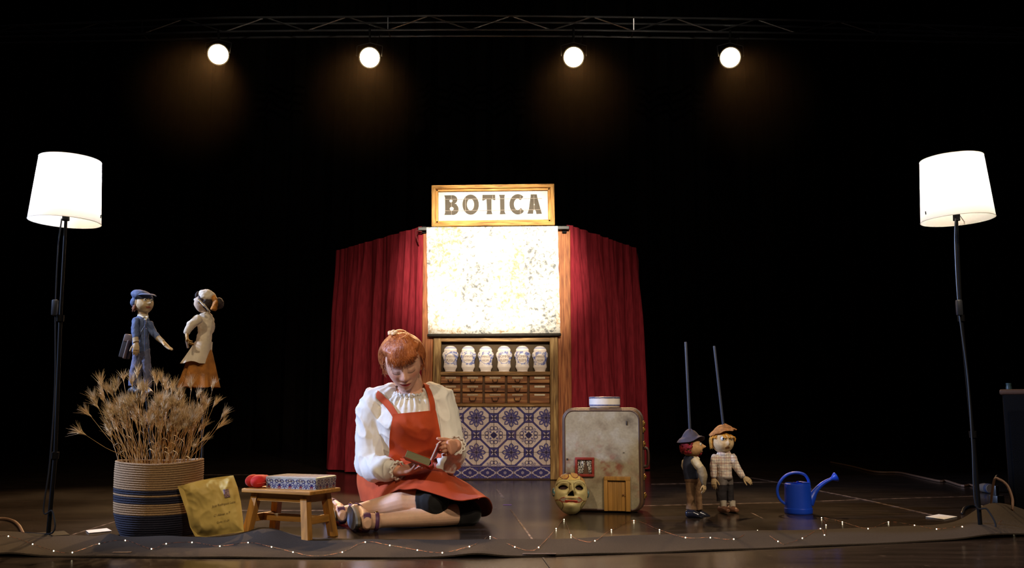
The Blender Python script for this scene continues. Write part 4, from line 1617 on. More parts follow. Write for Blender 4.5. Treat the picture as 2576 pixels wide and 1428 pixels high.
# hardware on the opening side
xr = WS / 2
for zf in (0.86, 0.80, 0.66, 0.34, 0.16):
    z = HS * zf
    MB().box((xr + 0.003, DS * 0.44, z), (0.008, 0.05, 0.026), bev=0.003, seg=2).build('clasp', M_BRASS, su)
    MB().ball((xr + 0.008, DS * 0.40, z), (0.006, 0.01, 0.008), 10, 8).build('clasp_button', M_BRASS, su)
MB().tube(catmull([(xr, DS * 0.46, HS * 0.44), (xr + 0.018, DS * 0.46, HS * 0.45), (xr + 0.022, DS * 0.46, HS * 0.53), (xr + 0.018, DS * 0.46, HS * 0.61), (xr, DS * 0.46, HS * 0.62)], 6), 0.007, 8).build('carry_handle', mat('handle_leather', C(60, 34, 24), 0.5), su)
for xx in (-WS * 0.36, WS * 0.36):
    for yy in (0.02, DS - 0.02):
        MB().lathe([(0.009, 0), (0.009, 0.004), (0.006, 0.006)], 12, Matrix.Translation((xx, yy, 0))).build('foot_stud', M_RIMD, su)

# ---- round tin on the suitcase
zt = HS + 0.004 + 0.001
YT2 = YSU + 0.07
tt = thing('round_tin', 'round white tin with blue bands standing on the suitcase', 'tin', Vector((at(1521, 1028, YT2).x, YT2, zt)))
rT = 38.5 * YT2 / F
hT = (at(1521, 997, YT2).z - zt)
M_TINP = vmat('tin_print', rough=0.3, spec=0.5, var=0.05)
dn = [(rT * 0.90, 0), (rT * 0.92, 0.003)] + [(rT * (0.965 - 0.0 * q), 0.005 + (hT * 0.52) * q / 10) for q in range(11)]


def tcol(v):
    z = v.z / hT
    if z < 0.20:
        return C(196, 178, 160)
    return C(96, 104, 150) if z < 0.30 else C(226, 218, 208)


MB().lathe(dn, 48).build('tin_body', M_TINP, tt, cols=tcol)


def lcol(v):
    z = v.z / hT
    if 0.22 < z < 0.34:
        return mixc(C(88, 98, 148), C(120, 124, 160), 0.5 + 0.5 * math.sin(40 * math.atan2(v.y, v.x)))
    if z > 0.82:
        a = math.atan2(v.y, v.x)
        return mixc(C(86, 92, 126), C(190, 170, 140), sstep(0.1, 0.5, mnoise.noise(Vector((a * 9, v.length * 260, z * 30)))))
    return C(232, 226, 220)


MB().lathe([(rT * 0.99, hT * 0.22), (rT, hT * 0.24)] + [(rT, hT * (0.24 + 0.6 * q / 12)) for q in range(1, 13)] + [(rT * 1.012, hT * 0.86), (rT * 1.012, hT * 0.93), (rT * 0.985, hT * 0.97), (rT * 0.93, hT * 0.965)] + [(rT * (0.9 - 0.09 * q), hT * 0.985) for q in range(10)], 64).build('tin_lid', M_TINP, tt, cols=lcol)

# ---- theatre mask leaning on the suitcase
YM = YSU - 0.085
mo = at(1435, 1291, YM)
mo.z = 0
am_, bm2 = 41.5 * YM / F, 50.5 * YM / F
mk = thing('theatre_mask', 'cream carnival face mask with swirls leaning against the suitcase', 'mask', mo, (math.radians(-12), math.radians(3), math.radians(6)))
MC = {'cream': C(205, 190, 132), 'shade': C(140, 124, 74), 'red': C(158, 66, 48), 'dark': C(86, 52, 40), 'yellow': C(226, 190, 108), 'maroon': C(98, 56, 46), 'grey': C(168, 152, 130), 'teal': C(70, 110, 112)}


def mask_y(x, z):
    """relief (towards viewer positive) in units of half width; x,z normalised"""
    g = lambda cx_, cz_, wx, wz: math.exp(-((x - cx_) / wx) ** 2 - ((z - cz_) / wz) ** 2)
    r = 0.0
    xc = -0.09
    r += 0.30 * g(xc, 0.04, 0.13, 0.16) + 0.20 * g(xc, 0.25, 0.10, 0.25) + 0.10 * g(xc - 0.16, -0.02, 0.09, 0.08) + 0.10 * g(xc + 0.16, -0.02, 0.09, 0.08)
    r -= 0.16 * (g(-0.55, 0.22, 0.27, 0.14) + g(0.40, 0.22, 0.27, 0.14))
    r += 0.10 * (g(-0.5, 0.44, 0.34, 0.08) + g(0.38, 0.46, 0.36, 0.08))
    r += 0.10 * (g(-0.6, -0.08, 0.25, 0.16) + g(0.48, -0.08, 0.27, 0.17))
    r -= 0.13 * g(xc - 0.02, -0.165, 0.22, 0.06)
    r += 0.15 * g(xc, -0.31, 0.34, 0.07) - 0.10 * g(xc, -0.365, 0.24, 0.026) + 0.10 * g(xc, -0.43, 0.28, 0.05)
    r += 0.16 * g(xc - 0.02, -0.66, 0.30, 0.15) - 0.06 * g(xc, -0.51, 0.3, 0.04)
    return r


def mask_col(x, z, y):
    c = MC['cream']
    xc = -0.09
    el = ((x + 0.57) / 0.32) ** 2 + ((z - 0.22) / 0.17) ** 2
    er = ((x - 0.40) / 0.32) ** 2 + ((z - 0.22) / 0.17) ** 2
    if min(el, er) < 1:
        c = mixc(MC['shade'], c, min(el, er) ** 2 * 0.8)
    # brow lines
    for cx_ in (-0.53, 0.40):
        d = math.hypot((x - cx_) / 0.42, (z - 0.30) / 0.22)
        if z > 0.30 and abs(d - 0.88) < 0.06:
            c = mixc(MC['shade'], MC['dark'], 0.35)
    brow = 0.60 - 0.18 * (x - xc) ** 2 + 0.06 * math.cos((x - xc) * 5) * -1
    if z > brow:
        c = MC['yellow']
        if abs(z - brow) < 0.02:
            c = MC['shade']
        for sx_, sz_, fl_ in ((-0.46, 0.79, 1), (0.14, 0.86, 1), (0.72, 0.66, -1)):
            dx_, dz_ = (x - sx_) * 0.8, z - sz_
            r = math.hypot(dx_, dz_)
            a = math.atan2(dz_, dx_) * fl_
            if r < 0.17:
                sp = (r / 0.052 - a / (2 * PI)) % 1.0
                c = MC['red'] if sp < 0.42 else MC['yellow']
            elif r < 0.20:
                c = MC['maroon']
        if z > 0.90 - 0.25 * (x + 0.1) ** 2 + 0.03 * math.sin(9 * x) and math.hypot((x - 0.14) * 0.8, z - 0.86) > 0.2:
            c = MC['maroon']
        if x > 0.55 and z > 0.62 and math.hypot((x - 0.72) * 0.8, z - 0.66) > 0.18:
            c = MC['maroon']
    # nose side lines
    for s_ in (-1, 1):
        d = abs((x - xc) - s_ * (0.14 + 0.10 * sstep(0.1, -0.1, z)))
        if -0.1 < z < 0.4 and d < 0.025:
            c = MC['shade']
    # cheek lines
    for cx_, cz_, s_ in ((-0.93, -0.68, 1), (0.92, -0.68, -1)):
        d = math.hypot((x - cx_) / 0.40, (z - cz_) / 0.32)
        if abs(d - 1) < 0.05 and (x - cx_) * s_ > 0:
            c = mixc(MC['dark'], MC['shade'], 0.3)
        elif d < 1:
            c = mixc(c, MC['shade'], 0.4)
    for s_, cx_ in ((-1, -0.85), (1, 0.72)):
        d = abs(z + 0.24 + 0.14 * math.cos((x - cx_) * 4))
        if d < 0.016 and abs(x - cx_) < 0.3:
            c = mixc(MC['red'], MC['shade'], 0.5)
    # wide painted mouth
    mz = -0.39 + 0.05 * (x - xc) ** 2
    mw = abs(x - xc) / 0.68
    if mw < 1:
        hh = 0.135 * (1 - mw ** 6) + 0.0
        d = abs(z - mz)
        if d < hh:
            c = MC['grey'] if mw > 0.45 else MC['cream']
            if d > hh - 0.045:
                c = MC['red'] if z < mz or mw > 0.6 else mixc(MC['cream'], MC['red'], 0.35)
            if mw < 0.55 and -0.475 < z < -0.405:
                c = C(176, 58, 46)
            if mw < 0.42 and -0.385 < z < -0.355:
                c = C(60, 40, 30)
    if (x + 0.10) ** 2 / 0.13 + (z + 0.66) ** 2 / 0.03 < 1 and z > -0.66:
        c = mixc(c, C(220, 208, 152), 0.5)
    return c


def is_hole(x, z):
    if ((x + 0.57) / 0.26) ** 2 + ((z - 0.20) / (0.105 if z > 0.20 else 0.095)) ** 2 < 1:
        return True
    if ((x - 0.40) / 0.25) ** 2 + ((z - 0.205) / (0.115 if z > 0.2 else 0.10)) ** 2 < 1:
        return True
    if -0.185 < z < 0.0 and abs(x + 0.125) < 0.205 * (0.06 - (z + 0.0)) / 0.245 * 1.0:
        return z < -0.01
    return False


NA, NB = 130, 150
V, K, ok_ = [], [], []
for j in range(NB + 1):
    th = PI * (0.02 + 0.96 * j / NB)
    zz = math.cos(th)
    for i in range(NA + 1):
        ph = math.radians(-104 + 208 * i / NA)
        rx = math.sin(th) ** 0.78
        jaw = 1.0 - 0.20 * sstep(-0.25, -1.0, zz) + 0.0
        x = rx * math.sin(ph) * jaw
        y = rx * math.cos(ph)
        nx_, nz_ = x, zz
        rel = mask_y(nx_, nz_) * sstep(0.0, 0.35, math.cos(ph)) if math.cos(ph) > 0 else 0
        V.append(Vector((x * am_, -(y * am_ * 0.92 + rel * am_), zz * bm2 + bm2 + 0.002)))
        K.append(mask_col(nx_, nz_, y))
        ok_.append(not (is_hole(nx_, nz_) and math.cos(ph) > 0.1))
Fc = []
for j in range(NB):
    for i in range(NA):
        q = (j * (NA + 1) + i, (j + 1) * (NA + 1) + i, (j + 1) * (NA + 1) + i + 1, j * (NA + 1) + i + 1)
        if sum(ok_[k] for k in q) >= 3:
            Fc.append(q)
fo = mesh_obj('face', V, Fc, vmat('mask_paint', rough=0.4, spec=0.5, var=0.12, scale=70), mk, cols=K)
sm = fo.modifiers.new('shell', 'SOLIDIFY')
sm.thickness, sm.offset = 0.0035, -1
shade_rows = [[Vector((0.86 * am_ * math.sin(math.radians(-80 + 160 * i / 16)) * math.sin(PI * (0.12 + 0.76 * j / 12)), -0.62 * am_ * math.cos(math.radians(-80 + 160 * i / 16)) * math.sin(PI * (0.12 + 0.76 * j / 12)), bm2 + 0.002 + 0.86 * bm2 * math.cos(PI * (0.12 + 0.76 * j / 12)))) for j in range(13)] for i in range(17)]
MB().grid(shade_rows, thick=0.002).build('eye_hole_shade', mat('mask_hole_shade', C(58, 34, 28), 0.9), mk)  # added dark shell standing in for the shade behind the eye holes
for s_ in (-1, 1):
    e = MB().ball((s_ * am_ * 1.02, -am_ * 0.02, bm2 * 1.05), (am_ * 0.10, am_ * 0.2, bm2 * 0.21), 14, 10)
    e.build('ear', vmat('mask_paint'), mk, cols=lambda v: mixc(MC['teal'], C(190, 140, 100), sstep(0.1, 0.4, mnoise.noise(v * 90))))

# ---- stool
STO = Vector((-0.800, 3.385, 0))
RZT = math.radians(-24.8)
LT, WT, ZT = 0.305, 0.182, 0.172
st = thing('stool', 'small pine wood step stool with splayed legs beside the reading person', 'stool', STO, (0, 0, RZT))
MB().box((0, 0, ZT - 0.0075), (LT, WT, 0.015), bev=0.005, seg=3).build('top', M_WOOD, st)
hx, hy = LT / 2 - 0.045, WT / 2 - 0.033
legs = {}
for sx_ in (-1, 1):
    for sy_ in (-1, 1):
        a = Vector((sx_ * hx, sy_ * hy, ZT - 0.015))
        b = Vector((sx_ * (hx + 0.026), sy_ * (hy + 0.018), 0.001))
        sz = 0.0135
        v = []
        for p in (b, a):
            for dx_, dy_ in ((-1, -1), (1, -1), (1, 1), (-1, 1)):
                v.append(p + Vector((dx_ * sz, dy_ * sz, 0)))
        f = [(3, 2, 1, 0), (4, 5, 6, 7), (0, 1, 5, 4), (1, 2, 6, 5), (2, 3, 7, 6), (3, 0, 4, 7)]
        mesh_obj('leg', v, f, mat('pine_wood_leg', C(196, 138, 62), 0.5, var=0.35, scale=9, stretch=(8, 8, 1), bump=0.1), st, smooth=False)
        legs[(sx_, sy_)] = (a, b)
for sy_ in (-1, 1):
    MB().box((0, sy_ * (hy + 0.004), ZT - 0.0295), (2 * hx - 0.01, 0.012, 0.028), bev=0.001).build('apron', M_WOOD, st)
for sx_ in (-1, 1):
    MB().box((sx_ * (hx + 0.004), 0, ZT - 0.0295), (0.012, 2 * hy - 0.01, 0.028), bev=0.001).build('apron', mat('pine_wood_y', C(196, 138, 62), 0.5, var=0.35, scale=9, stretch=(8, 1, 8)), st)
    t_ = 0.58
    p = legs[(sx_, 1)][0].lerp(legs[(sx_, 1)][1], t_)
    MB().box((p.x, 0, p.z), (0.014, 2 * p.y - 0.02, 0.026), bev=0.001).build('stretcher', mat('pine_wood_y', C(196, 138, 62)), st)
    xs_ = p
MB().box((0, 0, xs_.z), (2 * xs_.x - 0.012, 0.014, 0.026), bev=0.001).build('stretcher', M_WOOD, st)

# ---- patterned tin box on the stool
TBO = Vector((-0.768, 3.398, ZT))
tb = thing('tin_box', 'rectangular tin box with blue and red tile print on the stool', 'tin box', TBO, (0, 0, math.radians(-20)))
TL_, TW_, TH_ = 0.212, 0.135, 0.041


def tin_paint(u, v):
    """print repeat; u along the side, v up, in metres"""
    P_ = 0.0445
    a = ((u / P_) % 1.0) * 2 - 1
    b = v / P_ * 2
    a = abs(a)
    base = C(176, 178, 176)
    navy, red, olive = C(36, 38, 96), C(112, 44, 50), C(156, 150, 130)
    c = base
    # central palmette
    for k, (cx_, cy_, rx, ry, ang) in enumerate(((0.0, 0.62, 0.10, 0.34, 0), (0.18, 0.64, 0.08, 0.30, -0.5), (0.36, 0.50, 0.08, 0.26, -1.0), (0.20, 0.25, 0.07, 0.24, 0.9), (0.74, 0.55, 0.08, 0.46, 0.35), (0.93, 0.55, 0.06, 0.42, 0.2), (0.60, 0.28, 0.08, 0.26, -0.6))):
        dx_, dy_ = a - cx_, b - cy_
        x, y = dx_ * math.cos(ang) + dy_ * math.sin(ang), -dx_ * math.sin(ang) + dy_ * math.cos(ang)
        if (x / rx) ** 2 + (y / ry) ** 2 < 1:
            c = navy if k in (0, 1, 2, 4) else (red if k == 3 else C(84, 90, 130))
    r = math.hypot(a, b - 0.22)
    if abs(r - 0.2) < 0.06:
        c = red
    if r < 0.08:
        c = red
    r2 = math.hypot(a - 0.5, b - 1.2)
    if abs(r2 - 0.26) < 0.08:
        c = navy
    if math.hypot(a - 1, b - 0.1) < 0.1:
        c = navy
    r3 = math.hypot(a, b - 1.35)
    if abs(r3 - 0.22) < 0.05:
        c = C(88, 60, 60)
    if abs(r3 - 0.4) < 0.03:
        c = olive
    return c


M_TINB = vmat('tin_box_print', rough=0.28, spec=0.5, var=0.08)


def tin_part(name, z0, z1, grow):
    V, Fc, K = [], [], []
    l_, w_ = TL_ + grow, TW_ + grow
    cr_ = 0.004
    per = []
    n = 0
    loop = [(-l_ / 2 + cr_, -w_ / 2), (l_ / 2 - cr_, -w_ / 2), (l_ / 2, -w_ / 2 + cr_), (l_ / 2, w_ / 2 - cr_), (l_ / 2 - cr_, w_ / 2), (-l_ / 2 + cr_, w_ / 2), (-l_ / 2, w_ / 2 - cr_), (-l_ / 2, -w_ / 2 + cr_)]
    s_ = 0
    for i in range(8):
        a, b = Vector((*loop[i], 0)), Vector((*loop[(i + 1) % 8], 0))
        m_ = max(1, int((b - a).length / 0.0016))
        for q in range(m_):
            p = a.lerp(b, q / m_)
            per.append((p, s_ + (b - a).length * q / m_))
        s_ += (b - a).length
    nz = max(2, int((z1 - z0) / 0.0016))
    n = len(per)
    for j in range(nz + 1):
        z = z0 + (z1 - z0) * j / nz
        for p, s1 in per:
            V.append(Vector((p.x, p.y, z)))
            K.append(tin_paint(s1 + 0.012, z))
    for j in range(nz):
        for k in range(n):
            k2 = (k + 1) % n
            Fc.append((j * n + k, j * n + k2, (j + 1) * n + k2, (j + 1) * n + k))
    Fc.append(tuple(range(n - 1, -1, -1)))
    if name != 'tin_lid':
        Fc.append(tuple(nz * n + k for k in range(n)))
        return mesh_obj(name, V, Fc, M_TINB, tb, smooth=False, cols=K)
    # lid top: rounded shoulder then printed field
    b0 = len(V)
    for p, s1 in per:
        d = Vector((p.x * (1 - 0.004 / (l_ / 2)), p.y * (1 - 0.004 / (w_ / 2)), z1 + 0.0022))
        V.append(d)
        K.append(C(176, 172, 164))
    for k in range(n):
        k2 = (k + 1) % n
        Fc.append((nz * n + k, nz * n + k2, b0 + k2, b0 + k))
    Fc.append(tuple(b0 + k for k in range(n)))
    o = mesh_obj(name, V, Fc, M_TINB, tb, smooth=False, cols=K)
    nx_, ny_ = 100, 64
    V, K, Fc = [], [], []
    for j in range(ny_ + 1):
        for i in range(nx_ + 1):
            V.append(Vector(((i / nx_ - 0.5) * (l_ - 0.01), (j / ny_ - 0.5) * (w_ - 0.01), z1 + 0.0028)))
            K.append(mixc(tin_paint(V[-1].x, (j / ny_ * 0.09) % 0.033), C(130, 138, 168), 0.4))
    for j in range(ny_):
        for i in range(nx_):
            q = j * (nx_ + 1) + i
            Fc.append((q, q + 1, q + nx_ + 2, q + nx_ + 1))
    mesh_obj('lid_print', V, Fc, M_TINB, tb, smooth=False, cols=K)
    return o


tin_part('tin_body', 0.0004, 0.029, 0.0)
tin_part('tin_lid', 0.028, TH_, 0.0022)

# ---- red heart cushion on the stool edge
hp = Vector((-0.915, 3.415, ZT + 0.002))
ht = thing('heart_cushion', 'small red felt heart cushion lying on the stool', 'cushion', hp, (0, math.radians(-4), math.radians(46)))
mb = MB()
for s_ in (-1, 1):
    mb.ball((-0.022, s_ * 0.0185, 0.024), (0.027, 0.024, 0.023), 24, 16)
    mb.tube([(-0.018, s_ * 0.017, 0.024), (0.012, s_ * 0.009, 0.023), (0.036, 0, 0.018)], [(0.024, 0.022), (0.020, 0.019), (0.006, 0.006)], 18, round_caps=True)
me = remeshed(mb, 0.0018, 6, 'heart')
for v_ in me.vertices:
    v_.co.z = max(v_.co.z - 0.0005, 0.0003)
    v_.co.x *= 1.12
    if v_.co.x < -0.02:
        v_.co.z -= 0.0
finish('cushion', me, mat('red_felt', C(214, 36, 34), 0.8, var=0.15, scale=40, sheen=0.3, bump=0.1, bscale=900), ht)
lp = []
for k in range(61):
    a = 2 * PI * k / 60
    # outline of the heart on its seam plane
    t = a
    x = -(13 * math.cos(t) - 5 * math.cos(2 * t) - 2 * math.cos(3 * t) - math.cos(4 * t)) / 16.0
    y = 16 * math.sin(t) ** 3 / 16.0
    lp.append(Vector((0.048 * x * 0.98 - 0.012, 0.0445 * y, 0.0185)))
ptsd = []
for a_, b_ in zip(lp, lp[1:]):
    ptsd.append((a_, a_.lerp(b_, 0.55)))
mb = MB()
for a_, b_ in ptsd:
    mb.tube([a_, b_], 0.0011, 5)
mb.build('stitching', mat('pink_thread', C(236, 120, 110), 0.7), ht)

# ---- padded envelope leaning on the basket
eo = fl(550, 1346)
env = thing('padded_envelope', 'crumpled yellow padded envelope with handwriting leaning against the basket', 'envelope', eo)
ltab = [(0, (447, 1223)), (0.25, (457, 1252)), (0.5, (470, 1290)), (0.75, (478, 1325)), (1.0, (493, 1353))]
rtab = [(0, (587, 1195)), (0.25, (598, 1225)), (0.5, (606, 1262)), (0.75, (611, 1302)), (1.0, (614, 1337))]


def tab2(tab, t):
    for (a, pa), (b, pb) in zip(tab, tab[1:]):
        if t <= b:
            q = (t - a) / (b - a)
            return (pa[0] + (pb[0] - pa[0]) * q, pa[1] + (pb[1] - pa[1]) * q)
    return tab[-1][1]


zb = fl(550, 1352).y


def env_pt(u, v, side):
    l_, r_ = tab2(ltab, v), tab2(rtab, v)
    x, y = l_[0] + (r_[0] - l_[0]) * u, l_[1] + (r_[1] - l_[1]) * u
    y += -4 * math.sin(PI * u) * (1 - v) + 3.0 * math.sin(PI * u) * v * 0
    Y = zb + 0.034 * (1 - v) ** 1.2 + 0.015 * (1 - u) * v - 0.055 * (1 - u) * (1 - v)
    e = min(u, 1 - u, v, 1 - v)
    pad = 0.022 * (1 - math.exp(-(e / 0.11) ** 1.5))
    cr = mnoise.noise(Vector((u * 3.2, v * 3.2, 1.7)))
    ridge = abs(mnoise.noise(Vector((u * 3.4 + 1.5 * v, v * 2.6 - u, 7.1)))) + 0.35 * abs(mnoise.noise(Vector((u * 8, v * 7, 3.3))))
    if side > 0:
        k = 0.55 + 0.9 * (1 - v) + 0.7 * max(0, 0.25 - u) * 4
        Y -= pad + 0.008 * cr * k - 0.012 * ridge * k * sstep(0, 0.1, e)
    else:
        Y += pad * 0.5
    p = at(x, y, Y)
    p.z = max(p.z, 0.0018)
    return p - eo


n = 64
V, Fc = [], []
for side in (1, -1):
    b0 = len(V)
    for i in range(n + 1):
        for j in range(n + 1):
            V.append(env_pt(i / n, j / n, side))
    for i in range(n):
        for j in range(n):
            q = b0 + i * (n + 1) + j
            Fc.append((q, q + n + 1, q + n + 2, q + 1) if side < 0 else (q, q + 1, q + n + 2, q + n + 1))
# rim flange
mesh_obj('paper', V, Fc, mat('yellow_kraft', C(212, 182, 100), 0.55, var=0.12, scale=9, spec=0.35, bump=0.06, bscale=60), env)
M_PEN = mat('pen_ink', C(104, 84, 46), 0.7)


def env_text(txt, u0, v0, size, ang):
    tm = text_mesh(txt, size, 0.0, align='LEFT', shear=0.35)
    du, dv = 1 / 0.22, 1 / 0.22
    for v_ in tm.vertices:
        x, y = v_.co.x, v_.co.y
        u, v = u0 + x * du, v0 - (y - ang * x) * dv
        p = env_pt(min(1, max(0, u)), min(1, max(0, v)), 1)
        v_.co = p + Vector((0, -0.0022, 0))
    finish('handwriting', tm, M_PEN, env, smooth=False)


env_text('Jose Rodriguez Luna', 0.47, 0.49, 0.0115, -0.02)
env_text('C/ Albino  n 7', 0.47, 0.645, 0.0115, -0.02)
env_text('Cadiz  11-01', 0.50, 0.76, 0.0105, -0.02)
rows = [[env_pt(0.735 + 0.10 * i / 6, 0.255 + 0.135 * j / 6, 1) + Vector((0, -0.0022, 0)) for j in range(7)] for i in range(7)]
MB().grid(rows, thick=0.0004).build('postage_stamp', mat('stamp_mauve', C(150, 118, 112), 0.6, col2=C(96, 70, 86), scale=160, contrast=(0.42, 0.5)), env)

# ---- striped rope basket
YK = 3.46
bo = at(394, 1346, YK)
bo.z = 0
bk = thing('rope_basket', 'tan and navy striped coiled rope basket holding dried grass', 'basket', bo)
M_ROPE = mat('rope_tan', C(156, 124, 86), 0.85, var=0.3, scale=300, bump=0.6, bscale=260, bdist=0.003)
M_NAVY = mat('rope_navy', C(19, 18, 42), 0.85, var=0.3, scale=300, bump=0.6, bscale=260, bdist=0.003)
zr = at(394, 1163, YK - 0.12).z
rprof = [(0.0, 0.118), (0.01, 0.122), (0.12, 0.136), (0.3, 0.148), (0.6, 0.153), (0.85, 0.155), (1.0, 0.1535)]
NC = 33
hc = zr / NC
for c in range(NC):
    z = hc * (c + 0.5)
    fz = z / zr
    yp = 1346 - fz * 183
    navy = (yp > 1292) or (1243.5 < yp < 1261.5) or (1229.5 < yp < 1238.5)
    rr_ = lerp_tab(rprof, fz)
    ring = []
    for k in range(65):
        a = 2 * PI * k / 64
        w_ = 1 + 0.012 * math.sin(2 * a + 4 * fz) + 0.008 * math.sin(3 * a - 3 * fz)
        x = rr_ * w_ * math.cos(a)
        y = rr_ * w_ * math.sin(a) * 0.92
        zz = z + 0.004 * fz * math.sin(a * 2 + 1) + (0.004 * fz * max(0, math.cos(a)) ** 3)
        ring.append(Vector((x, y, zz)))
    MB().tube(ring, [(hc * 0.62, hc * 0.56)] * 65, 8, caps=False, up=(0, 0, 1)).build('coil', M_NAVY if navy else M_ROPE, bk)
MB().lathe([(0.001, 0.003), (0.112, 0.003), (0.112, 0.012), (0.001, 0.012)], 40, sy=0.92).build('bottom', M_NAVY, bk)
ztop = zr
MB().lathe([(0.001, ztop - 0.07), (0.06, ztop - 0.06), (0.138, ztop - 0.065)], 40, sy=0.92, cap=False).build('filling', mat('straw_dark', C(92, 66, 36), 0.9, var=0.5, scale=60), bk)

# ---- dried grass stalks
M_STRAW = mat('straw_stem', C(190, 150, 92), 0.7, var=0.25, scale=20)
M_AWN = mat('straw_awn', C(218, 188, 140), 0.75, var=0.2, scale=30)
rg = random.Random(21)
heads = []
for vi in range(7):
    mb = MB()
    L_ = rg.uniform(0.018, 0.024)
    mb.tube([(0, 0, -0.002), (0, 0, L_ * 0.25), (0, 0, L_ * 0.7), (0, 0, L_)], [0.001, 0.0026, 0.0022, 0.0006], 7)
    for q in range(6):
        a = rg.uniform(0, 2 * PI)
        d = Vector((math.cos(a) * 0.35, math.sin(a) * 0.35, 1)).normalized()
        s_ = Vector((math.cos(a), math.sin(a), 0)) * 0.002
        mb.tube([s_ + Vector((0, 0, L_ * 0.3)), s_ + d * 0.012 + Vector((0, 0, L_ * 0.3)), s_ + d * 0.021 + Vector((0, 0, L_ * 0.3))], [0.0006, 0.0013, 0.0003], 5)
    core = mb
    aw = MB()
    spread = rg.uniform(0.35, 0.75)
    for q in range(44):
        a = rg.uniform(0, 2 * PI)
        tl_ = rg.uniform(0.02, 1.0) ** 0.7 * spread
        d = Vector((math.cos(a) * math.sin(tl_), math.sin(a) * math.sin(tl_), math.cos(tl_)))
        s_ = Vector((0, 0, L_ * rg.uniform(0.3, 0.9)))
        ln = rg.uniform(0.026, 0.050)
        bend = Vector((math.cos(a), math.sin(a), -0.2)) * rg.uniform(0.0, 0.006)
        aw.tube([s_, s_ + d * ln * 0.5 + bend * 0.25, s_ + d * ln + bend], [0.0005, 0.00036, 0.00012], 3)
    cm, am2 = core.mesh('spikelet'), aw.mesh('awns')
    cm.polygons.foreach_set('use_smooth', [True] * len(cm.polygons))
    cm.materials.append(M_AWN)
    am2.materials.append(M_AWN)
    heads.append((cm, am2))
targets = [(213, 1092), (228, 1046), (240, 1012), (247, 1025), (256, 975), (262, 996), (270, 990), (284, 996), (290, 990), (297, 975), (311, 957), (333, 970), (345, 948), (349, 988), (356, 992), (371, 985), (388, 956), (394, 968), (408, 966), (420, 985), (414, 975), (432, 990), (444, 1003), (451, 1000), (460, 1004), (481, 980), (497, 1005), (505, 1020), (534, 980), (520, 1025), (537, 1022), (557, 1052), (546, 1078), (500, 1045), (512, 1035), (486, 1130), (478, 1095), (494, 1060), (487, 1052), (300, 1022), (262, 1010)]
named = {(213, 1092): 'dried grass stalk bending lowest out to the left of the basket', (557, 1052): 'dried grass stalk leaning furthest right out of the basket', (546, 1078): 'lower of the two dried grass stalks leaning far right together', (486, 1130): 'shortest dried grass stalk just above the right basket rim', (345, 948): 'tallest dried grass stalk rising in front of the blue trousers', (228, 1046): 'dried grass stalk second lowest at the left side of the basket', (534, 980): 'tall dried grass stalk reaching the right hem of the ochre skirt', (481, 980): 'dried grass stalk reaching the middle of the ochre skirt hem', (537, 1022): 'thin dried grass stalk just below the skirt at the right', (311, 957): 'tall straight dried grass stalk just left of the blue trousers'}


def stalk_label(tx, ty_):
    side = 'left side' if tx < 310 else ('right side' if tx > 470 else 'middle')
    high = 'head among the highest' if ty_ < 1000 else ('head at middle height' if ty_ < 1060 else 'head low among the stems')
    return f'bristly dried grass stalk, {side} of the basket, {high}'


for _ in range(100):
    u = rg.uniform(-1, 1)
    x = 388 + 118 * u
    y = 1000 + 30 * abs(u) ** 2 + 75 * rg.random() ** 1.2 + 10
    targets.append((x, y))
for k, (tx, ty_) in enumerate(targets):
    outl = k < 41
    Yh = YK + rg.uniform(-0.10, 0.07)
    tip = at(tx, ty_, Yh)
    fx = (tx - 394) / 150.0
    bx = bo.x + max(-0.118, min(0.118, fx * 0.125 + rg.uniform(-0.035, 0.035)))
    if abs(fx) > 0.95:
        bx = bo.x + math.copysign(0.118, fx)
    by = bo.y + rg.uniform(-0.07, 0.06)
    b_ = Vector((bx, by, zr - 0.06))
    if abs(fx) > 0.95:
        b_.y = bo.y - 0.02
    g = thing('grass_stalk', named.get((tx, ty_), stalk_label(tx, ty_)), 'dried grass', b_, group='dried grass stalks in the basket')
    tv = tip - b_
    mid = tv * 0.5 + Vector((-0.10 * tv.x * 0.5, rg.uniform(-0.006, 0.006), 0.04 * abs(tv.x)))
    rim_pt = None
    pts = catmull([Vector((0, 0, 0)), Vector((tv.x * 0.22, tv.y * 0.25, tv.z * 0.27)), mid, tv], 4)
    if abs(fx) > 0.95:
        pts = [Vector((0, 0, 0)), Vector((tv.x * 0.02, 0, 0.068)), tv * 0.5 + Vector((0, 0, 0.03)), tv]
        pts = catmull(pts, 4)
    MB().tube(pts, [0.0012 - 0.0005 * q / len(pts) for q in range(len(pts))], 5).build('stem', M_STRAW, g)
    dirn = (pts[-1] - pts[-3]).normalized()
    dirn = (dirn + Vector((rg.uniform(-.25, .25), rg.uniform(-.25, .25), 0))).normalized()
    rot = dirn.to_track_quat('Z', 'Y')
    s_ = rg.uniform(0.85, 1.25)
    cm, am2 = heads[rg.randrange(7)]
    for nm, mm_ in (('spikelet', cm), ('awns', am2)):
        h_ = bpy.data.objects.new(nm, mm_)
        h_.location = tv - dirn * 0.004
        h_.rotation_mode = 'QUATERNION'
        h_.rotation_quaternion = rot
        h_.scale = (s_, s_, s_)
        put(h_, g)
    if k % 9 == 4:
        lf = MB()
        q = pts[len(pts) * 2 // 3]
        sd = rg.choice((-1, 1))
        lf.tube([q, q + Vector((sd * 0.012, -0.004, 0.010)), q + Vector((sd * 0.024, -0.006, 0.004)), q + Vector((sd * 0.030, -0.006, -0.006))], [(0.0006, 0.0006), (0.0045, 0.0008), (0.0035, 0.0008), (0.0006, 0.0004)], 6)
        lf.build('dry_leaf', mat('pale_husk', C(214, 200, 172), 0.7), g)

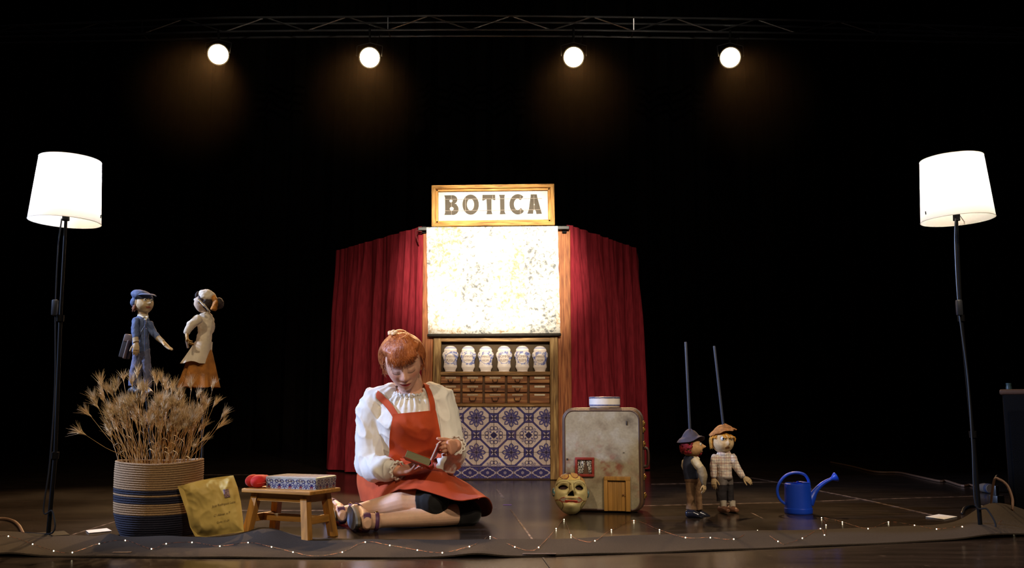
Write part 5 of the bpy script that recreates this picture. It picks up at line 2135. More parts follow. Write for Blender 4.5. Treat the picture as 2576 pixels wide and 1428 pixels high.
# ---- blue watering can
YW = fl(2010, 1294).y + 0.045
wo_ = at(2009, 1291, YW)
wo_.z = 0
wc = thing('watering_can', 'blue plastic watering can with arched handle and long spout', 'watering can', wo_)
M_BLUE = mat('blue_plastic', C(14, 62, 186), 0.38, var=0.12, scale=8, spec=0.5, bump=0.03, bscale=120)
kW = YW / F


def wp(cx_, cy_, dy=0.0):
    """point of the can from crop coordinates"""
    return at(1900 + cx_ / 7.933, 1150 + cy_ / 7.933, YW + dy) - wo_


zt_ = wp(860, 510).z
MB().lathe([(0.032 / 0.032 * 31.5 * kW, 0.0), (33.2 * kW, 0.003), (33.8 * kW, 0.008), (33.8 * kW, 0.023), (32.6 * kW, 0.0255), (32.4 * kW, 0.03), (31.4 * kW, zt_ - 0.012), (30.6 * kW, zt_ - 0.003), (28.5 * kW, zt_), (26.5 * kW, zt_ - 0.002), (26.2 * kW, zt_ - 0.03), (25 * kW, 0.02), (0.001, 0.018)], 48, cap=False).build('body', M_BLUE, wc)
MB().lathe([(0.001, 0.0005), (31.5 * kW, 0.0005)], 48, cap=False).build('base', M_BLUE, wc)
# half cover over the opening, on the spout side
rows = []
for i in range(13):
    a = math.radians(-90 + 180 * i / 12)
    row = []
    for j in range(6):
        r_ = 28 * kW * j / 5
        row.append(Vector((6 * kW + (r_ * math.cos(a)) * (22.5 / 28) if j else 6 * kW + 0, r_ * math.sin(a) if j else 0, zt_ + 0.001 + 0.004 * (1 - (j / 5) ** 2))))
    rows.append(row)
MB().grid(rows, thick=0.002).build('splash_cover', M_BLUE, wc)
hpts = [wp(1075, 520), wp(1050, 430), wp(985, 345), wp(880, 308), wp(760, 308), wp(640, 345), wp(540, 425), wp(470, 530), wp(440, 640), wp(455, 760), wp(510, 860), wp(600, 930)]
MB().tube(catmull(hpts, 5), [(0.0062, 0.0058)] * (5 * 11 + 1), 10, round_caps=True, up=(0, 1, 0)).build('handle', M_BLUE, wc)
spts = [wp(1050, 900), wp(1120, 800), wp(1180, 700), wp(1270, 590), wp(1390, 495), wp(1520, 430)]
rad = [15.5, 11.2, 7.6, 5.9, 5.0, 4.2]
cs = catmull(spts, 5)
rr_ = [lerp_tab([(i * 5, r_ * kW) for i, r_ in enumerate(rad)], q) for q in range(len(cs))]
MB().tube(cs, rr_, 16).build('spout', M_BLUE, wc)
d0 = (wp(1600, 395) - wp(1500, 440)).normalized()
q = Matrix.Translation(wp(1515, 432)) @ d0.to_track_quat('Z', 'Y').to_matrix().to_4x4()
MB().lathe([(4.2 * kW, -0.004), (5.0 * kW, 0.004), (9.0 * kW, 0.014), (11.5 * kW, 0.021), (11.8 * kW, 0.024), (10 * kW, 0.027), (0.001, 0.028)], 24, q).build('rose', M_BLUE, wc)

# ================================================================== PUPPETS
def hand_tubes(mb, wrist, d, nrm, s=1.0, curl=(0.3, 0.4, 0.3), thumb=1, spread=0.10, thumb_dir=None, curls=None, nf=4, r=0.0085, thumb_curl=0.3):
    """palm, four fingers and a thumb grown from the wrist; nrm points out of the back of the hand"""
    d = Vector(d).normalized()
    nrm = Vector(nrm)
    nrm = (nrm - d * nrm.dot(d)).normalized()
    side = d.cross(nrm).normalized() * thumb      # towards the thumb
    wrist = Vector(wrist)
    kn = wrist + d * 0.088 * s
    mb.tube([wrist - d * 0.01 * s, wrist + d * 0.02 * s, wrist + d * 0.055 * s, kn], [(0.025 * s, 0.019 * s), (0.030 * s, 0.018 * s), (0.039 * s, 0.017 * s), (0.037 * s, 0.012 * s)], 16, round_caps=True, up=nrm)
    offs = [0.029, 0.0098, -0.0098, -0.028]
    lens = [(0.042, 0.026, 0.021), (0.046, 0.029, 0.022), (0.043, 0.027, 0.022), (0.034, 0.021, 0.019)]
    for i in range(nf):
        cu = curls[i] if curls else curl
        sp = side * (offs[i] * spread * 9)
        dirv = (d + sp).normalized()
        ax = dirv.cross(nrm).normalized()
        p = kn + side * offs[i] * s - d * 0.012 * s - d * (0.006 * s * abs(i - 1.2))
        pts, rad = [p - d * 0.012 * s], [r * s * 1.08]
        pts.append(p)
        rad.append(r * s * 1.05)
        ang = 0
        for q in range(3):
            ang += cu[q]
            v = Matrix.Rotation(-ang, 3, ax) @ dirv
            if v.dot(nrm) > dirv.dot(nrm) + 1e-4 and ang > 0:
                v = Matrix.Rotation(ang, 3, ax) @ dirv
            p = p + v * lens[i][q] * s
            pts.append(p)
            rad.append(r * s * (0.98, 0.9, 0.72)[q] * (0.88 if i == 3 else 1))
        mb.tube(pts, rad, 10, round_caps=True)
    td = Vector(thumb_dir).normalized() if thumb_dir is not None else (d * 0.75 + side * 0.75 - nrm * 0.25).normalized()
    b = wrist + d * 0.022 * s + side * 0.022 * s - nrm * 0.004 * s
    k1 = b + td * 0.040 * s
    v2 = (td + d * thumb_curl - side * 0.15).normalized()
    k2 = k1 + v2 * 0.030 * s
    k3 = k2 + (v2 + d * thumb_curl * 0.5).normalized() * 0.024 * s
    mb.tube([b, k1, k2, k3], [0.0135 * s, 0.0115 * s, 0.0098 * s, 0.0075 * s], 10, round_caps=True)
    return mb


def soft(name, mb, voxel, m, parent, it=3, cols=None, wrinkle=0.0, wscale=30.0):
    me = remeshed(mb, voxel, it, name)
    if wrinkle:
        nn = [0.0] * len(me.vertices) * 3
        me.vertices.foreach_get('normal', nn)
        for i, v in enumerate(me.vertices):
            w_ = mnoise.noise(v.co * wscale) + 0.5 * mnoise.noise(v.co * wscale * 2.3)
            v.co += Vector(nn[3 * i:3 * i + 3]) * (w_ * wrinkle)
    o = finish(name, me, m, parent)
    if cols:
        setcol(me, [cols(v.co) for v in me.vertices])
    return o


def puppet_head(parent, c, rad, yaw, bumps, colf, name='head', n=64, m=48, tilt=0.0, mname='puppet_skin'):
    """ball head facing -Y turned by yaw; bumps = (x, z, amp, wx, wz) pushed outward on the face side, in head radii"""
    Rm = Matrix.Rotation(yaw, 3, 'Z') @ Matrix.Rotation(tilt, 3, 'X')
    mb = MB().ball((0, 0, 0), (1, 1, 1), n, m)
    K = []
    out = []
    for v in mb.v:
        x, y, z = v
        k = 0
        if y < 0.25:
            for bx, bz, am_, wx, wz in bumps:
                k += am_ * math.exp(-((x - bx) / wx) ** 2 - ((z - bz) / wz) ** 2) * sstep(0.25, -0.3, y)
        p = Vector((x * rad[0], (y - k) * rad[1], z * rad[2]))
        if z < 0:
            p.x *= 1 - 0.18 * z * z
        K.append(colf(x, y, z))
        out.append(Vector(c) + Rm @ p)
    mb.v = out
    return mb.build(name, vmat(mname, rough=0.65, spec=0.25, var=0.22, scale=90, bump=0.25), parent, cols=K), Rm


def face_at(Rm, c, rad, x, z, push=1.0):
    y = -math.sqrt(max(0, 1 - x * x - z * z)) * push
    return Vector(c) + Rm @ Vector((x * rad[0], y * rad[1], z * rad[2]))


def googly(parent, Rm, c, rad, spots, r, pupil=C(40, 60, 70)):
    for x, z in spots:
        p = face_at(Rm, c, rad, x, z, 0.96)
        e = MB().ball(p, r, 14, 10).build('eye', mat('eye_white', (0.75, 0.73, 0.68), 0.15, spec=0.6), parent)
        d = (Rm @ Vector((x * 0.5, -1, z * 0.2))).normalized()
        MB().ball(p + d * r * 0.72, r * 0.48, 10, 8).build('pupil', mat('eye_pupil', (0.02, 0.02, 0.025), 0.2), e)


M_STAND = mat('stand_black', (0.008, 0.008, 0.008), 0.8)
M_DENIM = mat('denim_blue', C(84, 100, 138), 0.85, var=0.35, scale=24, bump=0.25, bscale=400)
M_DENIM2 = mat('trouser_slate', C(92, 96, 124), 0.85, var=0.35, scale=24, bump=0.25, bscale=400)
M_DOLL = vmat('puppet_skin', rough=0.65, spec=0.25, var=0.22, scale=90, bump=0.25)
M_HANDD = mat('doll_hand', C(196, 168, 124), 0.65, var=0.25, scale=60)

# ---------------- 1: boy in blue with satchel
Y1 = 3.56
o1 = at(354, 992, Y1)
p1 = thing('puppet', 'puppet in blue cap and work jacket with outstretched hand above the basket', 'puppet', o1, group='puppets on the stage')


def q1(cx_, cy_, d=0.0):
    return at(280 + cx_ / 4.76, 700 + cy_ / 4.76, Y1 + d) - o1


k1 = Y1 / F / 4.76
hc_ = q1(395, 305)
hr = (104 * k1, 108 * k1, 124 * k1)
SK = C(196, 172, 132)


def col1(x, y, z):
    c = SK
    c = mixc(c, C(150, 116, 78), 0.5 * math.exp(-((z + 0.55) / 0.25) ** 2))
    if y < 0 and math.hypot((x) / 0.30, (z + 0.42) / 0.10) < 1:
        c = C(150, 84, 66)
    if y < 0.1 and abs(z - 0.52 + 0.2 * abs(x)) < 0.05 and 0.1 < abs(x) < 0.6:
        c = C(110, 74, 44)
    if y > 0.25 and z > -0.5 or z > 0.62:
        c = C(120, 70, 36)
    return c


hd, R1 = puppet_head(p1, hc_, hr, math.radians(48), [(0, -0.05, 0.42, 0.16, 0.2), (0, 0.2, 0.2, 0.12, 0.25), (0, -0.38, 0.14, 0.3, 0.08), (0, -0.5, 0.10, 0.26, 0.07), (0, -0.82, 0.2, 0.3, 0.2), (-0.38, 0.25, -0.1, 0.2, 0.14), (0.38, 0.25, -0.1, 0.2, 0.14), (-0.45, -0.2, 0.1, 0.25, 0.25), (0.45, -0.2, 0.1, 0.25, 0.25)], col1, tilt=-0.05)
googly(p1, R1, hc_, hr, [(-0.36, 0.28), (0.36, 0.28)], 20 * k1)
ear = hc_ + R1 @ Vector((-hr[0] * 0.98, 0.1 * hr[1], 0.12 * hr[2]))
MB().ball(ear, (14 * k1, 22 * k1, 36 * k1), 12, 10, R1).build('ear', M_DOLL, p1, cols=lambda v: mixc(SK, C(150, 116, 84), sstep(0.0, 0.5, mnoise.noise(v * 160))))
mb = MB()
rr = random.Random(4)
for _ in range(26):
    a = rr.uniform(0.15, 0.95) * PI + math.radians(48)
    p = hc_ + Vector((math.cos(a) * hr[0] * 1.0, math.sin(a) * hr[1] * 1.0, rr.uniform(-0.35, 0.35) * hr[2]))
    dn_ = Vector((math.cos(a) * 0.25, math.sin(a) * 0.25, -1))
    mb.tube([p, p + dn_ * 40 * k1, p + dn_ * 75 * k1 + Vector((rr.uniform(-22, 4) * k1, 0, 10 * k1))], [15 * k1, 13 * k1, 6 * k1], 8, round_caps=True)
soft('hair', mb, 0.0022, mat('doll_hair_brown', C(132, 78, 40), 0.8, var=0.5, scale=120, bump=0.5, bscale=220), p1, 2)
# cap: crown + brim
mb = MB()
mb.ball(hc_ + Vector((-32 * k1, 0, 96 * k1)), (132 * k1, 126 * k1, 70 * k1), 28, 18, Matrix.Rotation(0.28, 3, 'Y') @ Matrix.Rotation(0.0, 3, 'X'))
mb.ball(hc_ + Vector((-95 * k1, 0.0, 20 * k1)), (70 * k1, 85 * k1, 70 * k1), 20, 12)
soft('cap', mb, 0.0025, M_DENIM, p1, 4, wrinkle=0.0012, wscale=70)
bp_ = []
for i in range(13):
    a = math.radians(48 - 90 - 62 + 124 * i / 12)
    dd = Vector((math.cos(a), math.sin(a), 0))
    row = []
    for j in range(5):
        r_ = (0.84 + 0.52 * (j / 4) * math.sin(PI * (0.12 + 0.76 * i / 12)))
        row.append(hc_ + Vector((dd.x * hr[0] * 1.12 * r_, dd.y * hr[1] * 1.1 * r_, 110 * k1 - 22 * k1 * (j / 4) ** 1.6)))
    bp_.append(row)
MB().grid(bp_, thick=0.003).build('cap_brim', M_DENIM, p1)
MB().tube([q1(385, 340), q1(380, 400), q1(378, 450)], [(64 * k1, 60 * k1), (58 * k1, 54 * k1), (58 * k1, 52 * k1)], 20, up=(0, 1, 0)).build('neck', mat('doll_neck', C(170, 142, 100), 0.7, var=0.3, scale=60), p1)
mb = MB()
mb.tube([q1(375, 430), q1(370, 475), q1(362, 560), q1(352, 700), q1(352, 800), q1(350, 885)], [(40 * k1, 38 * k1), (84 * k1, 62 * k1), (104 * k1, 76 * k1), (96 * k1, 74 * k1), (98 * k1, 74 * k1), (102 * k1, 76 * k1)], 24, up=(0, 1, 0))
soft('jacket', mb, 0.003, M_DENIM, p1, 3, wrinkle=0.0022, wscale=60)
mb = MB()
mb.tube([q1(300, 505, -0.02), q1(285, 600, -0.03), q1(288, 700, -0.045)], [48 * k1, 46 * k1, 36 * k1], 16, round_caps=True)
mb.tube([q1(455, 545, 0.0), q1(505, 650, -0.01), q1(560, 712, -0.02)], [46 * k1, 42 * k1, 33 * k1], 16, round_caps=True)
soft('sleeves', mb, 0.0028, M_DENIM, p1, 3, wrinkle=0.002, wscale=70)
mb = MB()
mb.tube([q1(290, 712, -0.045), q1(296, 765, -0.05)], [(36 * k1, 33 * k1)] * 2, 14)
mb.build('shirt_cuff', mat('cuff_beige', C(190, 168, 132), 0.85, var=0.3, scale=80, bump=0.4), p1)
mb = MB()
mb.tube([q1(560, 712, -0.02), q1(620, 762, -0.03)], [34 * k1, 28 * k1], 14)
mb.build('shirt_cuff', mat('cuff_beige', C(190, 168, 132)), p1)
mb = hand_tubes(MB(), q1(300, 770, -0.05), (0.1, -0.2, -1), (0.3, -1, 0.1), 0.31, (0.35, 0.4, 0.3), 1, r=0.0098)
soft('hand', mb, 0.0011, M_HANDD, p1, 1)
mb = hand_tubes(MB(), q1(618, 758, -0.03), (0.8, -0.3, -0.75), (-0.5, 0.2, -0.6), 0.34, (0.1, 0.15, 0.1), -1, r=0.0098)
soft('hand', mb, 0.0011, M_HANDD, p1, 1)
mb = MB()
mb.tube([q1(380, 432), q1(376, 470)], [(62 * k1, 54 * k1), (66 * k1, 56 * k1)], 18)
mb.tube([q1(340, 440, -0.045), q1(400, 470, -0.06)], [(20 * k1, 8 * k1), (26 * k1, 8 * k1)], 8)
mb.tube([q1(430, 455, -0.045), q1(405, 500, -0.06)], [(20 * k1, 8 * k1), (18 * k1, 8 * k1)], 8)
soft('collar', mb, 0.0016, mat('collar_white', C(206, 196, 172), 0.8, var=0.15, scale=60), p1, 2)
mb = MB()
mb.tube([q1(400, 490, -0.075), q1(404, 600, -0.085), q1(404, 760, -0.085), q1(402, 870, -0.082)], [(5 * k1, 3 * k1)] * 4, 6)
mb.build('button_placket', mat('placket_dark', C(50, 56, 84), 0.8), p1)
for cy_ in (600, 690, 780):
    MB().ball(q1(418, cy_, -0.084), 5 * k1, 8, 6).build('button', mat('button_red', C(110, 60, 66), 0.5), p1)
mb = MB()
mb.tube([q1(345, 880), q1(320, 960), q1(292, 1120), q1(276, 1290)], [(95 * k1, 66 * k1), (66 * k1, 62 * k1), (70 * k1, 62 * k1), (70 * k1, 60 * k1)], 20, up=(0, 1, 0))
mb.tube([q1(375, 880), q1(410, 960), q1(432, 1120), q1(436, 1310)], [(92 * k1, 66 * k1), (58 * k1, 60 * k1), (48 * k1, 58 * k1), (42 * k1, 56 * k1)], 20, up=(0, 1, 0))
soft('trousers', mb, 0.003, M_DENIM2, p1, 3, wrinkle=0.0022, wscale=50)
for ax_, cy_ in ((272, 1330), (425, 1345)):
    mb = MB()
    mb.tube([q1(ax_ - 30, cy_ + 10, 0.01), q1(ax_ + 5, cy_ - 5, -0.02), q1(ax_ + 45, cy_ + 22, -0.055)], [(44 * k1, 34 * k1), (46 * k1, 44 * k1), (36 * k1, 26 * k1)], 14, round_caps=True)
    soft('shoe', mb, 0.0024, mat('shoe_pale', C(120, 112, 104), 0.6, col2=C(24, 22, 24), scale=26, contrast=(0.52, 0.58)), p1, 2)
# satchel on the back
sa = bpy.data.objects.new('satchel', None)
put(sa, p1)
rz_ = Matrix.Rotation(0.22, 3, 'Y')
MB().box(q1(190, 815, 0.03), (120 * k1, 75 * k1, 290 * k1), rz_, bev=0.006, seg=3).build('bag_body', mat('satchel_dark', C(34, 24, 20), 0.5), sa)
MB().box(q1(215, 720, 0.028), (112 * k1, 82 * k1, 100 * k1), rz_, bev=0.008, seg=3).build('bag_flap', mat('satchel_brown', C(92, 70, 56), 0.6, var=0.3, scale=40), sa)
MB().box(q1(185, 850, 0.012), (26 * k1, 60 * k1, 230 * k1), rz_, bev=0.003).build('bag_strap', mat('satchel_brown', C(92, 70, 56)), sa)
MB().tube(catmull([q1(230, 700, 0.04), q1(290, 560, 0.05), q1(350, 470, 0.03), q1(420, 520, -0.06), q1(360, 640, -0.08)], 5), (6 * k1), 6).build('shoulder_strap', mat('satchel_dark', C(34, 24, 20)), sa)
fx_ = Vector((o1.x, o1.y + 0.13, 0)) - o1
st_ = MB().tube([q1(362, 780, 0.05), fx_ + Vector((0, 0.0, 0.30)), fx_ + Vector((0, 0, 0.006))], 0.005, 8)
st_.build('support_rod', M_STAND, p1)
MB().lathe([(0.05, 0.0005), (0.05, 0.008), (0.008, 0.014)], 24, Matrix.Translation(fx_)).build('support_foot', M_STAND, p1)

# ---------------- 2: figure in white blouse and ochre skirt, seen from behind
Y2 = 3.6
o2 = at(497, 974, Y2)
p2 = thing('puppet', 'puppet in white smock, headscarf and ochre skirt with its back half turned', 'puppet', o2, group='puppets on the stage')


def q2(cx_, cy_, d=0.0):
    return at(280 + cx_ / 4.76, 700 + cy_ / 4.76, Y2 + d) - o2


k2 = Y2 / F / 4.76
h2 = q2(1095, 285)
hr2 = (92 * k2, 100 * k2, 125 * k2)
R2y = math.radians(-112)


def col2_(x, y, z):
    c = C(204, 178, 150)
    if y > 0.05 and z > -0.25 or z > 0.45:
        c = C(48, 30, 26)
    elif y > -0.2:
        c = mixc(c, C(150, 120, 96), 0.4)
    if y < 0 and math.hypot(x / 0.26, (z + 0.42) / 0.09) < 1:
        c = C(150, 80, 70)
    return c


hd2, R2 = puppet_head(p2, h2, hr2, R2y, [(0, -0.02, 0.2, 0.15, 0.18), (0, -0.45, 0.1, 0.25, 0.1), (-0.4, -0.2, 0.12, 0.25, 0.25), (0.4, -0.2, 0.12, 0.25, 0.25)], col2_)
googly(p2, R2, h2, hr2, [(-0.38, 0.25), (0.38, 0.25)], 18 * k2)
MB().ball(q2(1047, 297, -0.058), 9 * k2, 10, 8).build('earring', M_BRASS, p2)
mb = MB()
mb.ball(h2 + Vector((42 * k2, 0.005, 70 * k2)), (108 * k2, 112 * k2, 88 * k2), 28, 18, Matrix.Rotation(0.35, 3, 'Y'))
mb.ball(h2 + Vector((118 * k2, 0.004, 55 * k2)), (66 * k2, 60 * k2, 30 * k2), 20, 12, Matrix.Rotation(0.5, 3, 'Y'))
soft('headscarf', mb, 0.0025, mat('scarf_white', C(218, 206, 184), 0.85, var=0.12, scale=30), p2, 3, wrinkle=0.003, wscale=55)
mb = MB()
mb.tube([q2(1040, 250, -0.05), q2(1120, 330, -0.06), q2(1180, 395, -0.045)], [(26 * k2, 8 * k2), (42 * k2, 10 * k2), (14 * k2, 8 * k2)], 10, round_caps=True)
soft('scarf_tail', mb, 0.002, mat('scarf_white', C(218, 206, 184)), p2, 2, wrinkle=0.002, wscale=80)
mb = MB()
mb.ball(q2(1150, 300, 0.0), (85 * k2, 95 * k2, 90 * k2), 20, 14)
mb.ball(q2(1285, 300, 0.0), (62 * k2, 60 * k2, 72 * k2), 18, 12)
mb.ball(q2(1040, 210, 0.0), (30 * k2, 70 * k2, 55 * k2), 18, 12)
soft('hair', mb, 0.0025, mat('doll_hair_dark', C(44, 28, 24), 0.75, var=0.5, scale=100, bump=0.5, bscale=220), p2, 2, wrinkle=0.002, wscale=90)
mb = MB()
mb.tube([q2(1225, 235, -0.01), q2(1250, 290, -0.02), q2(1230, 355, -0.02)], [(28 * k2, 40 * k2), (30 * k2, 46 * k2), (38 * k2, 40 * k2)], 14, round_caps=True)
soft('hair_ribbon', mb, 0.0022, mat('ribbon_ochre', C(190, 122, 40), 0.8, var=0.4, scale=60), p2, 2, wrinkle=0.002, wscale=90)
M_SMOCK = mat('smock_linen', C(212, 198, 174), 0.85, var=0.15, scale=26, bump=0.2, bscale=500)
mb = MB()
mb.tube([q2(1110, 415), q2(1125, 460), q2(1130, 560), q2(1120, 660), q2(1105, 780)], [(62 * k2, 55 * k2), (90 * k2, 66 * k2), (94 * k2, 76 * k2), (84 * k2, 74 * k2), (92 * k2, 84 * k2)], 24, up=(0, 1, 0))
mb.tube([q2(1040, 490, -0.05), q2(950, 560, -0.06), q2(905, 640, -0.07)], [56 * k2, 52 * k2, 40 * k2], 16, round_caps=True)
mb.tube([q2(1180, 500, 0.02), q2(1190, 600, 0.05), q2(1150, 690, 0.08)], [52 * k2, 48 * k2, 40 * k2], 16, round_caps=True)
soft('smock_top', mb, 0.003, M_SMOCK, p2, 3, wrinkle=0.0025, wscale=50)
rows = []
NU = 48
for i in range(NU):
    a = 2 * PI * i / NU
    row = []
    for j in range(13):
        v = j / 12
        cx_ = 1108 - 110 * v * 0.9
        wx = 96 + (172 - 96) * v ** 1.1
        yb_ = 760 + 262 * v
        if math.cos(a) > 0.25:
            yb_ -= 0
        fold = 1 + 0.05 * v * math.sin(5 * a + 0.6) + 0.03 * v * math.sin(9 * a)
        p = q2(cx_ + wx * fold * math.cos(a), yb_ - 26 * v * max(0, math.sin(3 * a)), 0)
        p.y += 92 * k2 * (1 + 0.62 * v) * fold * math.sin(a)
        row.append(p)
    rows.append(row)
MB().grid(rows, closed_u=True, thick=0.002).build('smock_skirt', M_SMOCK, p2)
rows = []
for i in range(NU):
    a = 2 * PI * i / NU
    row = []
    for j in range(17):
        v = j / 16
        cx_ = 1080 - 44 * v
        wx = 105 + (222 - 105) * v ** 0.8
        fold = 1 + 0.13 * v * math.sin(6 * a + 1.0) + 0.05 * v * math.sin(11 * a)
        p = q2(cx_ + wx * fold * math.cos(a), 830 + 472 * v + 8 * v * math.sin(4 * a), 0)
        p.y += (70 + 50 * v) * k2 * fold * math.sin(a)
        row.append(p)
    rows.append(row)
MB().grid(rows, closed_u=True, thick=0.002).build('skirt', mat('ochre_corduroy', C(168, 106, 34), 0.85, var=0.45, scale=30, bump=0.3, bscale=300), p2)
mb = hand_tubes(MB(), q2(905, 650, -0.07), (0.15, -0.3, -1), (-1, -0.4, 0), 0.36, (0.5, 0.5, 0.4), 1, r=0.0098)
soft('hand', mb, 0.0011, mat('doll_hand_yellow', C(190, 150, 84), 0.65, var=0.25, scale=60), p2, 1)
mb = MB()
mb.tube([q2(905, 740, -0.07), q2(920, 830, -0.07)], [(20 * k2, 8 * k2), (14 * k2, 8 * k2)], 10, round_caps=True)
mb.build('held_cloth', mat('cloth_brown', C(120, 92, 64), 0.8), p2)
fx_ = Vector((o2.x, o2.y + 0.09, 0)) - o2
MB().tube([q2(1110, 700), fx_ + Vector((0, 0, 0.3)), fx_ + Vector((0, 0, 0.006))], 0.005, 8).build('support_rod', M_STAND, p2)
MB().lathe([(0.05, 0.0005), (0.05, 0.008), (0.008, 0.014)], 24, Matrix.Translation(fx_)).build('support_foot', M_STAND, p2)

# ---------------- 3: red-haired figure in waistcoat
Y3 = fl(1748, 1301).y
o3 = at(1746, 1301, Y3)
o3.z = 0
p3 = thing('puppet', 'rod puppet with red curly hair, dark hat and waistcoat standing on the floor', 'puppet', o3, group='puppets on the stage')
k3 = Y3 / F / 5.288


def q3(cx_, cy_, d=0.0):
    p = at(1660 + cx_ / 5.288, 1050 + cy_ / 5.288, Y3 + d) - o3
    p.z = max(p.z, 0.0)
    return p


h3 = q3(425, 400)
hr3 = (132 * k3, 134 * k3, 126 * k3)
SK3 = C(206, 162, 112)


def col3(x, y, z):
    c = SK3
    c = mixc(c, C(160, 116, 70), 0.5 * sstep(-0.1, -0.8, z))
    if y < 0 and math.hypot(x / 0.22, (z + 0.45) / 0.08) < 1:
        c = C(150, 60, 50)
    return c


hd3, R3 = puppet_head(p3, h3, hr3, math.radians(76), [(0, 0.12, 0.32, 0.15, 0.18), (0, 0.3, 0.12, 0.12, 0.2), (0, -0.4, 0.12, 0.2, 0.1), (0.45, -0.15, 0.1, 0.25, 0.25), (-0.45, -0.15, 0.1, 0.25, 0.25)], col3)
googly(p3, R3, h3, hr3, [(-0.34, 0.38), (0.34, 0.38)], 20 * k3)
MB().ball(h3 + R3 @ Vector((-hr3[0] * 0.98, 0.02, 0.0)), (10 * k3, 16 * k3, 24 * k3), 12, 10, R3).build('ear', M_DOLL, p3, cols=lambda v: SK3)
mb = MB()
rr = random.Random(9)
for _ in range(150):
    a = math.radians(76) + rr.uniform(-0.10, 1.02) * PI
    zz = rr.uniform(-0.55, 0.55)
    rad_ = math.sqrt(max(0, 1 - zz * zz))
    p = h3 + Vector((math.cos(a) * hr3[0] * rad_ * 1.10, math.sin(a) * hr3[1] * rad_ * 1.10, zz * hr3[2]))
    if (p - h3).x > 48 * k3:
        continue
    mb.ball(p, rr.uniform(13, 21) * k3, 8, 6)
soft('hair', mb, 0.0022, mat('doll_hair_red', C(150, 18, 28), 0.85, var=0.6, scale=160, bump=0.7, bscale=260), p3, 1)
mb = MB()
for _ in range(22):
    p = face_at(R3, h3, hr3, rr.uniform(-0.28, 0.28), rr.uniform(-0.85, -0.55), 1.12)
    mb.ball(p, rr.uniform(9, 15) * k3, 8, 6)
soft('beard', mb, 0.002, mat('doll_hair_red', C(150, 18, 28)), p3, 1)
hp_ = [(0.2, 235), (26, 232), (46, 205), (60, 180), (92, 140), (118, 105), (140, 92), (172, 66)]
top = q3(400, 155)
mb = MB()
rows = []
for i in range(40):
    a = 2 * PI * i / 40
    row = []
    for j in range(12):
        t = j / 11
        r_ = lerp_tab([(0, 12), (0.15, 44), (0.35, 80), (0.55, 104), (0.8, 138), (1, 168)], t) * k3
        z = top.z - lerp_tab([(0, 0), (0.2, 24), (0.45, 74), (0.6, 98), (0.8, 116), (1, 142)], t) * k3 - (26 * k3 * t ** 4) * math.sin(2 * a + 0.4) - 16 * k3 * t ** 3 * math.sin(3 * a) + 12 * k3 * mnoise.noise(Vector((math.cos(a) * 1.6, math.sin(a) * 1.6, t * 3)))
        x = top.x + (8 * t) * k3 + r_ * math.cos(a) * 1.06
        z += 22 * k3 * t * math.cos(a)
        row.append(Vector((x, top.y + r_ * math.sin(a), z)))
    rows.append(row)
MB().grid(rows, closed_u=True, thick=0.002).build('hat', mat('hat_charcoal', C(74, 66, 78), 0.8, var=0.25, scale=40), p3)
MB().tube([top + Vector((0, 0, -0.006)), top + Vector((0, 0, 0.004))], 15 * k3, 12, round_caps=True).build('hat_tip', mat('hat_charcoal', C(74, 66, 78)), p3)
M_ROD = mat('rod_dark', (0.035, 0.042, 0.065), 0.4, 0.0)
MB().tube([top + Vector((0, 0, -0.01)), at(1725, 862, Y3 + 0.02) - o3], 0.0062, 12, round_caps=True).build('control_rod', M_ROD, p3)
mb = MB()
mb.tube([q3(430, 500), q3(415, 545), q3(405, 640), q3(410, 740), q3(420, 815)], [(60 * k3, 60 * k3), (98 * k3, 78 * k3), (100 * k3, 88 * k3), (94 * k3, 84 * k3), (92 * k3, 82 * k3)], 24, up=(0, 1, 0))
soft('waistcoat', mb, 0.003, mat('waistcoat_navy', C(38, 44, 66), 0.8, var=0.4, scale=30, bump=0.2), p3, 2, wrinkle=0.0012)
mb = MB()
mb.tube([q3(430, 500), q3(428, 540)], [(64 * k3, 62 * k3), (72 * k3, 66 * k3)], 18)
mb.tube([q3(500, 535, -0.04), q3(520, 550, -0.05)], [20 * k3, 14 * k3], 10, round_caps=True)
soft('collar', mb, 0.002, mat('shirt_cream', C(222, 206, 172), 0.8, var=0.15, scale=30), p3, 2)
mb = MB()
mb.tube([q3(470, 585, -0.055), q3(515, 640, -0.07), q3(560, 700, -0.075)], [58 * k3, 56 * k3, 48 * k3], 18, round_caps=True)
soft('sleeve', mb, 0.0028, mat('shirt_cream', C(222, 206, 172)), p3, 3, wrinkle=0.0015, wscale=70)
mb = MB()
mb.tube([q3(330, 590, 0.03), q3(320, 640, 0.05), q3(340, 690, 0.06)], [40 * k3, 38 * k3, 34 * k3], 16, round_caps=True)
soft('sleeve', mb, 0.0028, mat('shirt_cream', C(222, 206, 172)), p3, 3)
mb = MB()
mb.tube([q3(555, 700, -0.078), q3(575, 770, -0.085), q3(580, 840, -0.085), q3(592, 890, -0.085)], [60 * k3, 58 * k3, 46 * k3, 26 * k3], 18, round_caps=True)
soft('forearm_cloth', mb, 0.0028, mat('sleeve_taupe', C(150, 134, 108), 0.85, var=0.25, scale=30), p3, 3, wrinkle=0.002, wscale=60)
mb = hand_tubes(MB(), q3(592, 880, -0.085), (0.0, -0.1, -1), (0.6, -0.8, 0), 0.26, (0.3, 0.4, 0.3), 1, r=0.0098)
soft('hand', mb, 0.0011, M_HANDD, p3, 1)
mb = MB()
mb.tube([q3(425, 805), q3(410, 880), q3(415, 1040), q3(420, 1150), q3(415, 1225)], [(86 * k3, 80 * k3), (66 * k3, 70 * k3), (62 * k3, 62 * k3), (60 * k3, 58 * k3), (70 * k3, 62 * k3)], 20, up=(0, 1, 0))
